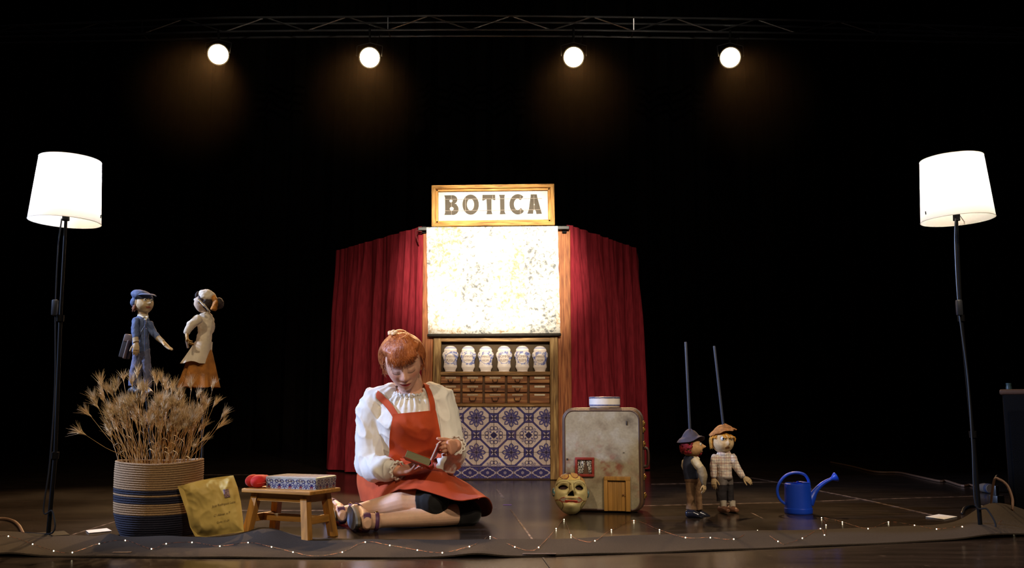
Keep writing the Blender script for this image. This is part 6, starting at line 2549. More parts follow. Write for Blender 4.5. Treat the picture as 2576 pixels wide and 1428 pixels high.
mb.tube([q3(440, 805, 0.02), q3(495, 880, 0.03), q3(510, 1040, 0.04), q3(515, 1150, 0.04), q3(525, 1225, 0.04)], [(80 * k3, 76 * k3), (58 * k3, 64 * k3), (50 * k3, 58 * k3), (46 * k3, 54 * k3), (50 * k3, 58 * k3)], 20, up=(0, 1, 0))
soft('trousers', mb, 0.003, mat('trousers_brown', C(132, 100, 70), 0.85, var=0.25, scale=24), p3, 3, wrinkle=0.002, wscale=50)
MB().tube([q3(422, 812), q3(422, 850)], [(92 * k3, 84 * k3), (90 * k3, 82 * k3)], 24, up=(0, 1, 0)).build('waistband', mat('waistband_brown', C(96, 66, 42), 0.8), p3)
for ax_, d_ in ((410, -0.01), (500, 0.05)):
    mb = MB()
    mb.tube([q3(ax_ - 30, 1275, d_), q3(ax_ + 35, 1275, d_ - 0.005), q3(ax_ + 105, 1300, d_ - 0.01), q3(ax_ + 150, 1318, d_ - 0.012)], [(58 * k3, 52 * k3), (60 * k3, 54 * k3), (50 * k3, 36 * k3), (34 * k3, 24 * k3)], 18, round_caps=True)
    me = remeshed(mb, 0.0022, 2, 'shoe')
    for v_ in me.vertices:
        v_.co.z = max(v_.co.z, 0.0005)
    finish('shoe', me, mat('shoe_black', (0.012, 0.013, 0.022), 0.18, spec=0.6), p3)

# ---------------- 4: fair-haired figure in checked shirt
Y4 = fl(1830, 1289).y
o4 = at(1828, 1289, Y4)
o4.z = 0
p4 = thing('puppet', 'rod puppet with straw hair, bulging eyes and checked shirt standing on the floor', 'puppet', o4, group='puppets on the stage')
k4 = Y4 / F / 5.288


def q4(cx_, cy_, d=0.0):
    p = at(1660 + cx_ / 5.288, 1050 + cy_ / 5.288, Y4 + d) - o4
    p.z = max(p.z, 0.0)
    return p


h4 = q4(835, 330)
hr4 = (146 * k4, 135 * k4, 145 * k4)
SK4 = C(214, 184, 138)


def col4(x, y, z):
    c = SK4
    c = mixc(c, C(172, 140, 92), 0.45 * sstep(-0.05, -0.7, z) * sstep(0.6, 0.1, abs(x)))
    if y < 0 and math.hypot((x) / 0.26, (z + 0.42) / 0.13) < 1:
        c = C(112, 76, 42)
    if y < 0 and math.hypot((x) / 0.14, (z + 0.50) / 0.05) < 1:
        c = C(150, 84, 60)
    for ex in (-0.36, 0.5):
        d = math.hypot((x - ex) / 0.28, (z - 0.4) / 0.24)
        if y < 0 and d < 1:
            c = mixc(C(150, 124, 88), c, d ** 3)
    if z > 0.66 or (y > 0.2 and z > -0.6):
        c = C(196, 146, 60)
    return c


hd4, R4 = puppet_head(p4, h4, hr4, math.radians(14), [(0.04, -0.02, 0.26, 0.15, 0.22), (0.04, 0.35, 0.2, 0.10, 0.4), (0, -0.42, 0.12, 0.26, 0.14), (-0.5, -0.2, 0.1, 0.3, 0.3), (0.5, -0.2, 0.1, 0.3, 0.3), (0, -0.8, 0.12, 0.3, 0.2)], col4)
googly(p4, R4, h4, hr4, [(-0.36, 0.36), (0.47, 0.38)], 30 * k4)
for s_ in (-1, 1):
    MB().ball(h4 + R4 @ Vector((s_ * hr4[0] * 1.0, 0.01, 0.08 * hr4[2])), (16 * k4, 24 * k4, 42 * k4), 12, 10, R4).build('ear', M_DOLL, p4, cols=lambda v: C(212, 166, 100))
rr = random.Random(17)
mb = MB()
for _ in range(90):
    a = rr.uniform(0, 2 * PI)
    if -2.45 < a - 2 * PI < -0.75 or 3.85 < a < 5.6:
        if rr.random() < 0.8:
            continue
    dv_ = Vector((math.cos(a), math.sin(a), 0))
    p0 = h4 + Vector((0, 0, hr4[2] * 0.95)) + dv_ * 30 * k4
    p1_ = h4 + Vector((dv_.x * hr4[0] * 1.06, dv_.y * hr4[1] * 1.06, hr4[2] * 0.45))
    ln = rr.uniform(0.5, 1.25) if dv_.x < 0.3 else rr.uniform(0.2, 0.6)
    if dv_.y < -0.45:
        ln = rr.uniform(-0.15, 0.12)
    p2_ = p1_ + Vector((dv_.x * 6 * k4, 0, -125 * k4 * ln))
    mb.tube(catmull([p0, p1_, p2_], 4), [10 * k4] * 4 + [11 * k4] * 3 + [9 * k4, 4 * k4], 6)
soft('hair', mb, 0.0018, mat('doll_hair_straw', C(214, 150, 52), 0.8, var=0.4, scale=120, bump=0.5, bscale=260), p4, 1)
top = q4(845, 88)
rows = []
for i in range(44):
    a = 2 * PI * i / 44
    row = []
    for j in range(11):
        t = j / 10
        jag = 1 + 0.16 * t ** 3 * mnoise.noise(Vector((math.cos(a) * 3, math.sin(a) * 3, 4))) + 0.10 * t ** 4 * math.sin(11 * a)
        r_ = lerp_tab([(0, 8), (0.25, 58), (0.5, 104), (0.75, 140), (1, 170)], t) * k4 * jag
        z = top.z - lerp_tab([(0, 0), (0.25, 16), (0.5, 46), (0.75, 74), (1, 92)], t) * k4 + 24 * k4 * t ** 3 * mnoise.noise(Vector((math.cos(a) * 2, math.sin(a) * 2, 9)))
        z -= 26 * k4 * t * (-math.cos(a))
        z -= 34 * k4 * t ** 3 * max(0, -math.cos(a)) + 12 * k4 * mnoise.noise(Vector((math.cos(a) * 1.5, math.sin(a) * 1.5, t * 4)))
        row.append(Vector((top.x - 10 * k4 * t + r_ * math.cos(a), top.y + r_ * math.sin(a) * 0.84 + 0.006, z)))
    rows.append(row)
MB().grid(rows, closed_u=True, thick=0.002).build('straw_hat', mat('straw_hat', C(190, 128, 70), 0.8, var=0.45, scale=70, bump=0.5, bscale=200), p4)
MB().tube([top + Vector((0, 0, -0.012)), at(1797, 872, Y4 + 0.02) - o4], 0.0062, 12, round_caps=True).build('control_rod', M_ROD, p4)


def check(v):
    x, z = v.x / k4, v.z / k4
    c = C(224, 212, 196)
    for pos, per, wd, cc_ in ((x + 8, 64, 5, C(150, 70, 70)), (x + 30, 64, 4, C(96, 96, 130)), (z, 70, 6, C(160, 90, 84)), (z + 34, 70, 5, C(110, 108, 140))):
        if (pos % per) < wd * 1.6:
            c = mixc(c, cc_, 0.55)
    return c


M_CHECK = vmat('checked_cotton', rough=0.85, spec=0.2, var=0.15, scale=50, bump=0.1)
mb = MB()
mb.tube([q4(850, 465), q4(850, 500), q4(855, 600), q4(858, 700), q4(860, 800)], [(70 * k4, 60 * k4), (120 * k4, 76 * k4), (112 * k4, 84 * k4), (98 * k4, 80 * k4), (98 * k4, 80 * k4)], 24, up=(0, 1, 0))
mb.tube([q4(735, 535, -0.01), q4(712, 640, -0.02), q4(715, 770, -0.03)], [56 * k4, 48 * k4, 42 * k4], 16, round_caps=True)
mb.tube([q4(965, 530, -0.01), q4(1020, 660, -0.02), q4(1095, 770, -0.03)], [54 * k4, 48 * k4, 40 * k4], 16, round_caps=True)
mb.tube([q4(845, 452), q4(850, 490)], [(88 * k4, 76 * k4), (96 * k4, 80 * k4)], 18)
soft('shirt', mb, 0.0024, M_CHECK, p4, 3, cols=check, wrinkle=0.0022, wscale=60)
mb = hand_tubes(MB(), q4(713, 800, -0.03), (0.0, -0.1, -1), (-0.4, -1, 0), 0.31, (0.3, 0.3, 0.2), -1, r=0.0098)
soft('hand', mb, 0.0011, M_HANDD, p4, 1)
mb = hand_tubes(MB(), q4(1110, 790, -0.03), (0.75, -0.3, -0.45), (-0.2, -0.9, 0.5), 0.30, (0.35, 0.4, 0.3), 1, r=0.0105)
soft('hand', mb, 0.0011, M_HANDD, p4, 1)
mb = MB()
mb.tube([q4(835, 790), q4(822, 880), q4(818, 1000), q4(825, 1120)], [(92 * k4, 82 * k4), (70 * k4, 74 * k4), (70 * k4, 66 * k4), (66 * k4, 60 * k4)], 20, up=(0, 1, 0))
mb.tube([q4(890, 790, 0.01), q4(922, 880, 0.02), q4(930, 1000, 0.02), q4(935, 1120, 0.02)], [(80 * k4, 80 * k4), (54 * k4, 70 * k4), (50 * k4, 62 * k4), (46 * k4, 56 * k4)], 20, up=(0, 1, 0))


def trcol(v):
    z = v.z / k4
    return C(116, 108, 104) if z > (1262 - 905) else (C(150, 142, 132) if z < 1262 - 1112 else C(46, 42, 44))


soft('trousers', mb, 0.0024, vmat('patched_trousers', rough=0.85, spec=0.2, var=0.2, scale=50), p4, 3, cols=trcol, wrinkle=0.0015, wscale=50)
MB().tube([q4(862, 790), q4(862, 812)], [(103 * k4, 86 * k4), (102 * k4, 86 * k4)], 24, up=(0, 1, 0)).build('belt', mat('belt_grey', C(96, 84, 76), 0.8), p4)
M_SOCK = mat('sock_grey', C(170, 158, 140), 0.85, var=0.25, scale=60)
for ax_, d_, sx_ in ((815, -0.015, 1), (935, 0.015, 1.1)):
    MB().tube([q4(ax_ + 25, 1110, d_), q4(ax_ + 35, 1200, d_ - 0.01)], [46 * k4, 38 * k4], 14).build('sock', M_SOCK, p4)
    mb = MB()
    mb.tube([q4(ax_ - 5, 1215, d_ + 0.01), q4(ax_ + 45, 1220, d_ - 0.02), q4(ax_ + 85, 1235, d_ - 0.05)], [(44 * k4, 46 * k4), (46 * k4, 44 * k4), (36 * k4, 26 * k4)], 16, round_caps=True)
    me = remeshed(mb, 0.0022, 2, 'shoe')
    for v_ in me.vertices:
        v_.co.z = max(v_.co.z, 0.0005)
    finish('shoe', me, mat('shoe_brown', C(120, 76, 50), 0.5, var=0.4, scale=50), p4)

# ================================================================== THE SEATED PERSON
from mathutils.bvhtree import BVHTree

PO = at(1000, 1290, 3.98)
PO.z = 0


def W(px, py, Y, zmin=None):
    p = at(px, py, Y) - PO
    if zmin is not None:
        p.z = max(p.z, zmin)
    return p


HC = W(1014, 914, 3.83)
RH = Matrix.Rotation(math.radians(5), 3, 'Z') @ Matrix.Rotation(math.radians(-9), 3, 'Y') @ Matrix.Rotation(math.radians(29), 3, 'X')
RHI = RH.transposed()
HX, HY, HZ = 0.0735, 0.093, 0.115


def head_shape(x, y, z):
    """unit-sphere direction -> head surface in head space (metres), face towards -Y"""
    p = Vector((x * HX, y * HY, z * HZ))
    if z < 0:
        t = -z
        p.x *= 1 - 0.30 * t ** 1.6
        if y > 0:
            p.y *= 1 - 0.42 * t
    if y < 0:
        # flatten the face a little
        p.y *= 1 - 0.06 * (1 - abs(z)) 
    f = sstep(0.15, -0.35, y)
    if f > 0:
        X, Z = p.x, p.z
        g = lambda cx_, cz_, wx, wz: math.exp(-((X - cx_) / wx) ** 2 - ((Z - cz_) / wz) ** 2)
        d = 0.0
        # nose
        d += 0.019 * g(0, -0.026, 0.0095, 0.013) + 0.012 * g(0, -0.008, 0.0075, 0.018) + 0.004 * g(0, 0.014, 0.008, 0.012)
        d += 0.007 * (g(-0.0125, -0.030, 0.0065, 0.008) + g(0.0125, -0.030, 0.0065, 0.008))
        d -= 0.004 * g(0, -0.042, 0.016, 0.005)
        # sockets and lids
        for s in (-1, 1):
            d -= 0.0085 * g(s * 0.031, 0.010, 0.017, 0.0115)
            d += 0.0075 * g(s * 0.031, 0.006, 0.0125, 0.0085)
            d += 0.0045 * g(s * 0.030, 0.029, 0.021, 0.008)
            d += 0.0040 * g(s * 0.042, -0.022, 0.020, 0.018)
            d -= 0.0025 * g(s * 0.024, -0.040, 0.008, 0.014)
        # mouth and chin
        d += 0.0065 * g(0, -0.0535, 0.022, 0.006) + 0.0070 * g(0, -0.066, 0.019, 0.006) - 0.0045 * g(0, -0.0595, 0.024, 0.0026)
        d -= 0.0035 * g(0, -0.076, 0.018, 0.005) + 0.0
        d += 0.010 * g(0, -0.093, 0.020, 0.013)
        d += 0.003 * g(0, 0.055, 0.05, 0.03)
        p.y -= d * f
    return p


def W_head(p):
    return HC + RH @ p


# ---------------- skin: one continuous body
body = MB()
hb = MB().ball((0, 0, 0), (1, 1, 1), 120, 90)
body.add([W_head(head_shape(*v)) for v in hb.v], hb.f)
for s in (-1, 1):      # ears
    hb = MB().ball((s * 0.0755, 0.014, 0.0), (0.008, 0.017, 0.029), 14, 10, Matrix.Rotation(0.2, 3, 'X'))
    body.add([W_head(v) for v in hb.v], hb.f)
NB_ = W(1034, 985, 3.945)
body.tube([W(1034, 1010, 3.95), NB_, W(1030, 955, 3.91), W_head(Vector((0, 0.03, -0.03)))], [(0.072, 0.06), (0.056, 0.054), (0.051, 0.052), (0.05, 0.052)], 24, up=(0, 1, 0))
PELV, WAIST, CHEST, UP = W(1000, 1210, 4.06), W(1022, 1135, 3.99), W(1030, 1060, 3.94), W(1032, 1010, 3.945)
body.tube([PELV, WAIST, CHEST, UP], [(0.15, 0.11), (0.115, 0.085), (0.135, 0.095), (0.13, 0.07)], 28, round_caps=True, up=(0, 1, 0))
SA, EA, WA = W(947, 1008, 3.955), W(926, 1160, 3.93), W(1000, 1184, 3.71)
SB, EB, WB = W(1112, 1006, 3.955), W(1138, 1152, 3.87), W(1146, 1119, 3.69)
for S_, E_, W_w in ((SA, EA, WA), (SB, EB, WB)):
    body.tube([UP.lerp(S_, 0.5), S_, S_.lerp(E_, 0.5), E_], [0.05, 0.047, 0.041, 0.036], 18, round_caps=True)
    body.tube([E_, E_.lerp(W_w, 0.3), E_.lerp(W_w, 0.75), W_w], [0.036, 0.037, 0.028, 0.024], 18, round_caps=True)
H1, K1, A1 = W(968, 1232, 4.02), W(1088, 1257, 3.645), W(876, 1283, 3.73)
H2, K2, A2 = W(1035, 1236, 4.0), W(1180, 1290, 3.70), W(938, 1303, 3.53)
K1.z, A1.z, K2.z, A2.z = 0.100, 0.046, 0.048, 0.036
for H_, K_, A_ in ((H1, K1, A1), (H2, K2, A2)):
    body.tube([H_, H_.lerp(K_, 0.35), H_.lerp(K_, 0.8), K_], [0.088, 0.080, 0.062, 0.056] if K_ is K1 else [0.084, 0.072, 0.050, 0.043], 22, round_caps=True)
    dz_ = Vector((0, 0.0, 0.010)) if K_ is K1 else Vector((0, 0, 0))
    body.tube([K_, K_.lerp(A_, 0.10), K_.lerp(A_, 0.30) + dz_, K_.lerp(A_, 0.55), K_.lerp(A_, 0.85), A_], [0.054, 0.051, 0.056, 0.047, 0.031, 0.029] if K_ is K1 else [0.043, 0.040, 0.040, 0.035, 0.027, 0.027], 22, round_caps=True)


def foot(A_, l, n, heel):
    """bare foot: l heel-to-toe, n out of the sole"""
    l, n = Vector(l).normalized(), Vector(n)
    n = (n - l * n.dot(l)).normalized()
    sole = A_ + n * 0.055
    body.tube([A_ - n * 0.01, A_ + n * 0.03 - l * 0.012], [0.031, 0.031], 16, round_caps=True)
    body.tube([sole - l * 0.045 - n * 0.026, sole - n * 0.024, sole + l * 0.06 - n * 0.028, sole + l * 0.125 - n * 0.018, sole + l * 0.16 - n * 0.013], [(0.024, 0.021), (0.028, 0.024), (0.035, 0.025), (0.042, 0.017), (0.036, 0.011)], 18, round_caps=True, up=n)
    w_ = n.cross(l).normalized()
    for i, (o_, ln) in enumerate(((0.030, 0.036), (0.012, 0.034), (-0.003, 0.031), (-0.017, 0.027), (-0.029, 0.022))):
        b_ = sole + l * 0.155 + w_ * o_ - n * 0.011
        body.tube([b_, b_ + l * ln], [0.0105 if i == 0 else 0.0075, 0.008 if i == 0 else 0.006], 8, round_caps=True)
    return sole, l, n, w_


F1 = foot(A1, (-0.30, 0.94, 0.05), (-0.86, -0.30, -0.12), 1)
F2 = foot(A2, (-0.30, 0.94, 0.06), (-0.93, -0.28, 0.06), 1)
# hands: right hand (viewer left) flat under the book, left hand gripping the raised cover
dA = (W(1065, 1183, 3.62) - WA).normalized()
hand_tubes(body, WA, dA, (0.12, 0.15, -1), 0.98, curls=[(0.1, 0.2, 0.2), (0.1, 0.25, 0.2), (0.12, 0.25, 0.2), (0.15, 0.3, 0.2)], thumb=1, spread=0.03, thumb_dir=(0.6, -0.6, 0.3))
dB = Vector((-0.28, -0.94, -0.12)).normalized()
hand_tubes(body, WB, dB, (0.95, -0.25, 0.24), 0.79, spread=0.04, curls=[(0.9, 1.0, 0.6), (0.95, 1.0, 0.6), (1.0, 1.05, 0.6), (1.05, 1.05, 0.6)], thumb=1, thumb_dir=(-0.72, -0.62, 0.26), thumb_curl=0.0)
bme = remeshed(body, 0.0026, 1, 'person', factor=0.4)
# head detail is re-read from the un-remeshed shape, only paint is needed here
SKN, SKL, SKH = C(226, 176, 148), C(224, 182, 154), C(218, 158, 130)


def skin_col(co):
    h = RHI @ (co - HC)
    if h.length < 0.16 and co.z > (NB_.z - 0.01):
        c = SKN
        X, Z = h.x, h.z
        if h.y < 0.0:
            g = lambda cx_, cz_, wx, wz: math.exp(-((X - cx_) / wx) ** 2 - ((Z - cz_) / wz) ** 2)
            c = mixc(c, C(206, 120, 100), 0.55 * min(1, g(-0.042, -0.022, 0.02, 0.016) + g(0.042, -0.022, 0.02, 0.016) + 0.7 * g(0, -0.03, 0.012, 0.01)))
            for s in (-1, 1):
                u = (X - s * 0.031) / 0.0165
                if abs(u) < 1.15:
                    lash = -0.0023 - 0.0045 * (1 - u * u)
                    fade = sstep(1.15, 0.8, abs(u))
                    c = mixc(c, C(140, 100, 92), 0.45 * fade * math.exp(-((Z - lash - 0.007) / 0.006) ** 2))
                    c = mixc(c, C(44, 28, 26), 0.9 * fade * math.exp(-((Z - lash) / 0.0019) ** 2))
                u = (X - s * 0.031) / 0.021
                if abs(u) < 1.1:
                    br = 0.026 + 0.004 * (1 - u * u) + 0.0015 * s * u
                    c = mixc(c, C(120, 70, 44), 0.75 * sstep(1.1, 0.7, abs(u)) * math.exp(-((Z - br) / 0.0026) ** 2))
            u = X / 0.0235
            if abs(u) < 1:
                up_ = -0.0595 + 0.0075 * (1 - u * u) - 0.0018 * math.exp(-(X / 0.005) ** 2)
                lo_ = -0.0595 - 0.0095 * (1 - u * u)
                if lo_ < Z < up_:
                    c = C(178, 62, 58)
                if abs(Z + 0.0595) < 0.0011:
                    c = C(96, 30, 30)
            for s in (-1, 1):
                if math.hypot((X - s * 0.0075) / 0.0035, (Z + 0.0385) / 0.002) < 1:
                    c = C(96, 50, 40)
        return c
    if (co - WA).length < 0.2 and (co - WA).dot(dA) > -0.02 and co.z > WA.z - 0.045 or (co - WB).length < 0.19 and (co - WB).dot(dB) > -0.02 and co.z > WB.z - 0.09:
        return SKH
    return SKL


person = finish('person', bme, vmat('skin', rough=0.5, spec=0.35, var=0.10, scale=40, sss=0.12), None)
setcol(bme, [skin_col(v.co) for v in bme.vertices])
person.location = PO
tag(person, 'red-haired person in white blouse and rust apron dress sitting on the floor reading', 'person')

# ---------------- blouse
bl = MB()
bl.tube([W(1005, 1190, 4.04), W(1022, 1135, 3.985), W(1030, 1060, 3.935), W(1032, 1012, 3.945), W(1034, 985, 3.95)], [(0.155, 0.118), (0.130, 0.102), (0.150, 0.118), (0.142, 0.088), (0.072, 0.064)], 32, up=(0, 1, 0))
bl.tube([W(980, 1000, 3.945), W(945, 1008, 3.95), W(938, 1030, 3.945), W(935, 1080, 3.94), W(930, 1130, 3.925), W(932, 1168, 3.90)], [0.062, 0.064, 0.070, 0.066, 0.064, 0.062], 24, round_caps=True)
bl.tube([W(926, 1166, 3.92), W(945, 1178, 3.85), W(968, 1180, 3.78), W(986, 1182, 3.735)], [0.056, 0.056, 0.050, 0.038], 24, round_caps=True)
bl.tube([W(982, 1182, 3.745), W(1000, 1183, 3.705)], [(0.034, 0.034), (0.033, 0.033)], 20)
bl.tube([W(1080, 998, 3.95), W(1110, 1006, 3.955), W(1118, 1040, 3.95), W(1126, 1090, 3.92), W(1134, 1140, 3.88)], [0.064, 0.064, 0.062, 0.060, 0.060], 24, round_caps=True)
bl.tube([W(1136, 1147, 3.885), W(1135, 1148, 3.83), W(1143, 1138, 3.78), W(1147, 1128, 3.735)], [0.058, 0.056, 0.050, 0.038], 24, round_caps=True)
bl.ball(W(1128, 1165, 3.80), (0.040, 0.06, 0.045), 20, 14)
bl.ball(W(1112, 1182, 3.80), (0.030, 0.05, 0.032), 20, 14)
bl.tube([W(1147, 1127, 3.735), W(1147, 1120, 3.705)], [0.035, 0.036], 20)
# keep the neck open
me = remeshed(bl, 0.0042, 5, 'blouse')
nn = [0.0] * (3 * len(me.vertices))
me.vertices.foreach_get('normal', nn)
for i, v in enumerate(me.vertices):
    N_ = Vector(nn[3 * i:3 * i + 3])
    p = v.co
    # long folds: noise stretched along the limb, plus gathers under the collar
    w1 = mnoise.noise(Vector((p.x * 26, p.y * 26, p.z * 11))) + 0.6 * (0.5 - abs(mnoise.noise(Vector((p.x * 34 + 3, p.y * 34, p.z * 16)))) * 2)
    rg1 = 1 - abs(mnoise.noise(Vector((p.x * 15 + p.z * 9, p.y * 15 - p.z * 5, p.z * 8 + 2)))) * 2
    w1 = 0.45 * w1 + 1.3 * (max(0, rg1) ** 3 - 0.35)
    a = 0.0050
    near_cuff = max(math.exp(-((p - WA).length / 0.10) ** 2), math.exp(-((p - WB).length / 0.09) ** 2))
    if near_cuff > 0.1:
        w1 += 0.8 * near_cuff * math.sin(90 * (p.z + 0.6 * p.x))
    nk = (p - NB_)
    if nk.length < 0.16 and nk.z < 0.03:
        ang = math.atan2(nk.x, -nk.y)
        w1 += 1.0 * sstep(0.16, 0.07, nk.length) * math.sin(30 * ang + 3 * mnoise.noise(p * 12))
    v.co = p + N_ * (a * w1)
bm = bmesh.new()
bm.from_mesh(me)
cut = [v for v in bm.verts if (v.co - (NB_ + Vector((0, -0.018, 0.008)))).length < 0.062]
bmesh.ops.delete(bm, geom=cut, context='VERTS')
bm.to_mesh(me)
bm.free()
M_LINEN = mat('white_linen', (0.80, 0.77, 0.70), 0.8, var=0.07, scale=16, bump=0.15, bscale=900, sheen=0.15, spec=0.2)
blouse = finish('blouse', me, M_LINEN, person)
bvh = BVHTree.FromPolygons([v.co.copy() for v in me.vertices], [tuple(p.vertices) for p in me.polygons])
# collar frill
lp = []
for k in range(97):
    a = 2 * PI * k / 96
    r_ = 0.068 + 0.0035 * math.sin(23 * a)
    c_ = NB_ + Vector((0, -0.018, -0.004))
    p = c_ + Vector((r_ * 1.06 * math.sin(a), -r_ * 0.95 * math.cos(a), 0.026 - 0.040 * (0.5 + 0.5 * math.cos(a)) + 0.003 * math.sin(29 * a)))
    lp.append(p)
MB().tube(lp, [(0.0048, 0.008)] * 97, 8, caps=False, up=(0, 0, 1)).build('collar_frill', M_LINEN, blouse)
for c_, d_, r_ in ((W(1001, 1183, 3.70), (W(1001, 1183, 3.70) - W(982, 1182, 3.745)).normalized(), 0.034), (W(1147, 1120, 3.70), (WB - EB).normalized(), 0.036)):
    x_ = d_.orthogonal().normalized()
    y_ = d_.cross(x_)
    lp = [c_ + (x_ * math.cos(2 * PI * k / 72) + y_ * math.sin(2 * PI * k / 72)) * (r_ + 0.003 * math.sin(2 * PI * k * 11 / 72)) for k in range(73)]
    MB().tube(lp, [(0.004, 0.007)] * 73, 8, caps=False, up=d_).build('cuff_frill', M_LINEN, blouse)
MB().ball(W(1024, 1002, 3.855), 0.004, 10, 8).build('button', mat('button_white', (0.7, 0.66, 0.6), 0.4), blouse)

# ---------------- apron dress
M_RUST = mat('rust_cotton', C(190, 76, 38), 0.8, var=0.18, scale=12, bump=0.2, bscale=700, sheen=0.15, spec=0.2)
dress = bpy.data.objects.new('apron_dress', None)
put(dress, person)
eye = Vector((0, 0, HE)) - PO


def drape_on(px, py, lift, fallback=3.82):
    d = ray(px, py).normalized()
    h, n_, i_, dist = bvh.ray_cast(eye, d)
    if h is None:
        h = W(px, py, fallback)
        return h - d * lift
    return h - d * lift


rows = []
NBi, NBj = 36, 36
for i in range(NBi + 1):
    u = i / NBi
    row = []
    for j in range(NBj + 1):
        v = j / NBj
        x = (990 * (1 - u) + 1097 * u) * (1 - v) + (982 * (1 - u) + 1109 * u) * v + 5 * math.sin(PI * v) * (-1 if u < 0.5 else 1) * abs(2 * u - 1)
        y = (1041 * (1 - u) + 1031 * u) * (1 - v) + (1156 * (1 - u) + 1150 * u) * v
        row.append(drape_on(x, y, 0.004))
    rows.append(row)
# stretch the cloth taut: smooth depth
for _ in range(14):
    new = [[p.copy() for p in r] for r in rows]
    for i in range(NBi + 1):
        for j in range(NBj + 1):
            acc, n_ = Vector(), 0
            for di, dj in ((1, 0), (-1, 0), (0, 1), (0, -1)):
                a_, b_ = i + di, j + dj
                if 0 <= a_ <= NBi and 0 <= b_ <= NBj:
                    acc += rows[a_][b_]
                    n_ += 1
            t_ = acc / n_
            new[i][j].y = min(rows[i][j].y, t_.y) if True else t_.y
    rows = new
for i in range(NBi + 1):
    for j in range(NBj + 1):
        u, v = i / NBi, j / NBj
        rows[i][j].y -= 0.008 + 0.003 * math.sin(6 * u + 5 * v) * v
MB().grid(rows, thick=-0.003).build('bib', M_RUST, dress)


def strap(pts, wd, tail):
    P_ = [drape_on(x, y, lf_, 3.93) for (x, y), lf_ in zip(pts, (0.001, 0.004, 0.006, 0.006))]
    P_ += [p for p in tail]
    P_ = catmull(P_, 5)
    rows = []
    for i, p in enumerate(P_):
        t = (P_[min(i + 1, len(P_) - 1)] - P_[max(i - 1, 0)]).normalized()
        nr = p - (UP + Vector((0, 0.02, -0.05)))
        nr = (nr - t * nr.dot(t)).normalized()
        s = t.cross(nr).normalized() * (wd / 2)
        rows.append([p - s + nr * 0.001, p - s * 0.33 + nr * 0.0025, p + s * 0.33 + nr * 0.0025, p + s + nr * 0.001])
    MB().grid(rows, thick=0.003).build('strap', M_RUST, dress)


ta = drape_on(948, 993, 0.008, 3.94)
strap([(1001, 1054), (986, 1029), (970, 1010), (957, 998)], 0.028, [ta + Vector((-0.004, 0.02, 0.006)), ta + Vector((0.004, 0.07, -0.004)), ta + Vector((0.02, 0.11, -0.05))])
tb_ = drape_on(1074, 972, 0.008, 3.94)
strap([(1088, 1050), (1087, 1021), (1083, 1000), (1078, 983)], 0.028, [tb_ + Vector((-0.004, 0.02, 0.006)), tb_ + Vector((-0.01, 0.06, -0.004)), tb_ + Vector((-0.02, 0.10, -0.05))])

# skirt: columns waist -> hem right round the body
SKC = [
    [(950, 1150, 4.12), (908, 1172, 4.14), (899, 1212, 4.12), (908, 1262, 4.05)],
    [(962, 1152, 4.02), (922, 1184, 4.02), (912, 1225, 3.98), (925, 1262, 3.90)],
    [(980, 1154, 3.93), (955, 1188, 3.93), (950, 1212, 3.87), (957, 1254, 3.76)],
    [(1003, 1160, 3.87), (990, 1184, 3.85), (988, 1199, 3.79), (989, 1235, 3.655)],
    [(1030, 1163, 3.85), (1030, 1180, 3.79), (1026, 1196, 3.71), (1022, 1229, 3.60)],
    [(1058, 1163, 3.85), (1066, 1178, 3.76), (1070, 1193, 3.67), (1060, 1231, 3.585)],
    [(1082, 1160, 3.86), (1102, 1177, 3.77), (1116, 1197, 3.66), (1108, 1247, 3.57)],
    [(1100, 1157, 3.90), (1124, 1188, 3.82), (1156, 1222, 3.70), (1163, 1259, 3.56)],
    [(1110, 1154, 3.96), (1136, 1192, 3.90), (1184, 1224, 3.76), (1221, 1248, 3.60)],
    [(1112, 1151, 4.03), (1146, 1202, 4.02), (1206, 1236, 3.86), (1239, 1278, 3.70)],
    [(1098, 1149, 4.10), (1135, 1215, 4.12), (1186, 1256, 4.02), (1214, 1299, 3.86)],
    [(1040, 1147, 4.16), (1060, 1222, 4.30), (1088, 1262, 4.28), (1105, 1284, 4.22)],
    [(985, 1148, 4.18), (955, 1214, 4.32), (945, 1250, 4.30), (940, 1274, 4.26)],
]
cols3 = [catmull([W(*q, zmin=0.004) for q in c_], 10) for c_ in SKC]
NR = len(cols3[0])
ringrows = []
for j in range(NR):
    ringrows.append(catmull([c_[j] for c_ in cols3], 10, closed=True))
NCc = len(ringrows[0])
rows = []
for i in range(NCc):
    row = []
    for j in range(NR):
        p = ringrows[j][i].copy()
        v = j / (NR - 1)
        w_ = mnoise.noise(Vector((p.x * 9, p.y * 9, 1.3))) * 0.5 + (0.5 - abs(mnoise.noise(Vector((p.x * 13 + p.y * 5, p.y * 6, 4.4)))) * 2)
        p.z += 0.009 * w_ * sstep(0.05, 0.4, v) * (1 - 0.5 * v)
        p.z = max(p.z, 0.003)
        row.append(p)
    rows.append(row)
sk = MB().grid(rows, closed_u=True, thick=-0.003)
for v in sk.v:
    v.z = max(v.z, 0.0012)
sk.build('skirt', M_RUST, dress)
lp = [p for p in catmull([W(x, y, Y - 0.004) for x, y, Y in [c_[0] for c_ in SKC]], 8, closed=True)]
lp.append(lp[0])
MB().tube(lp, [(0.004, 0.014)] * len(lp), 8, caps=False, up=(0, 0, 1)).build('waistband', M_RUST, dress)

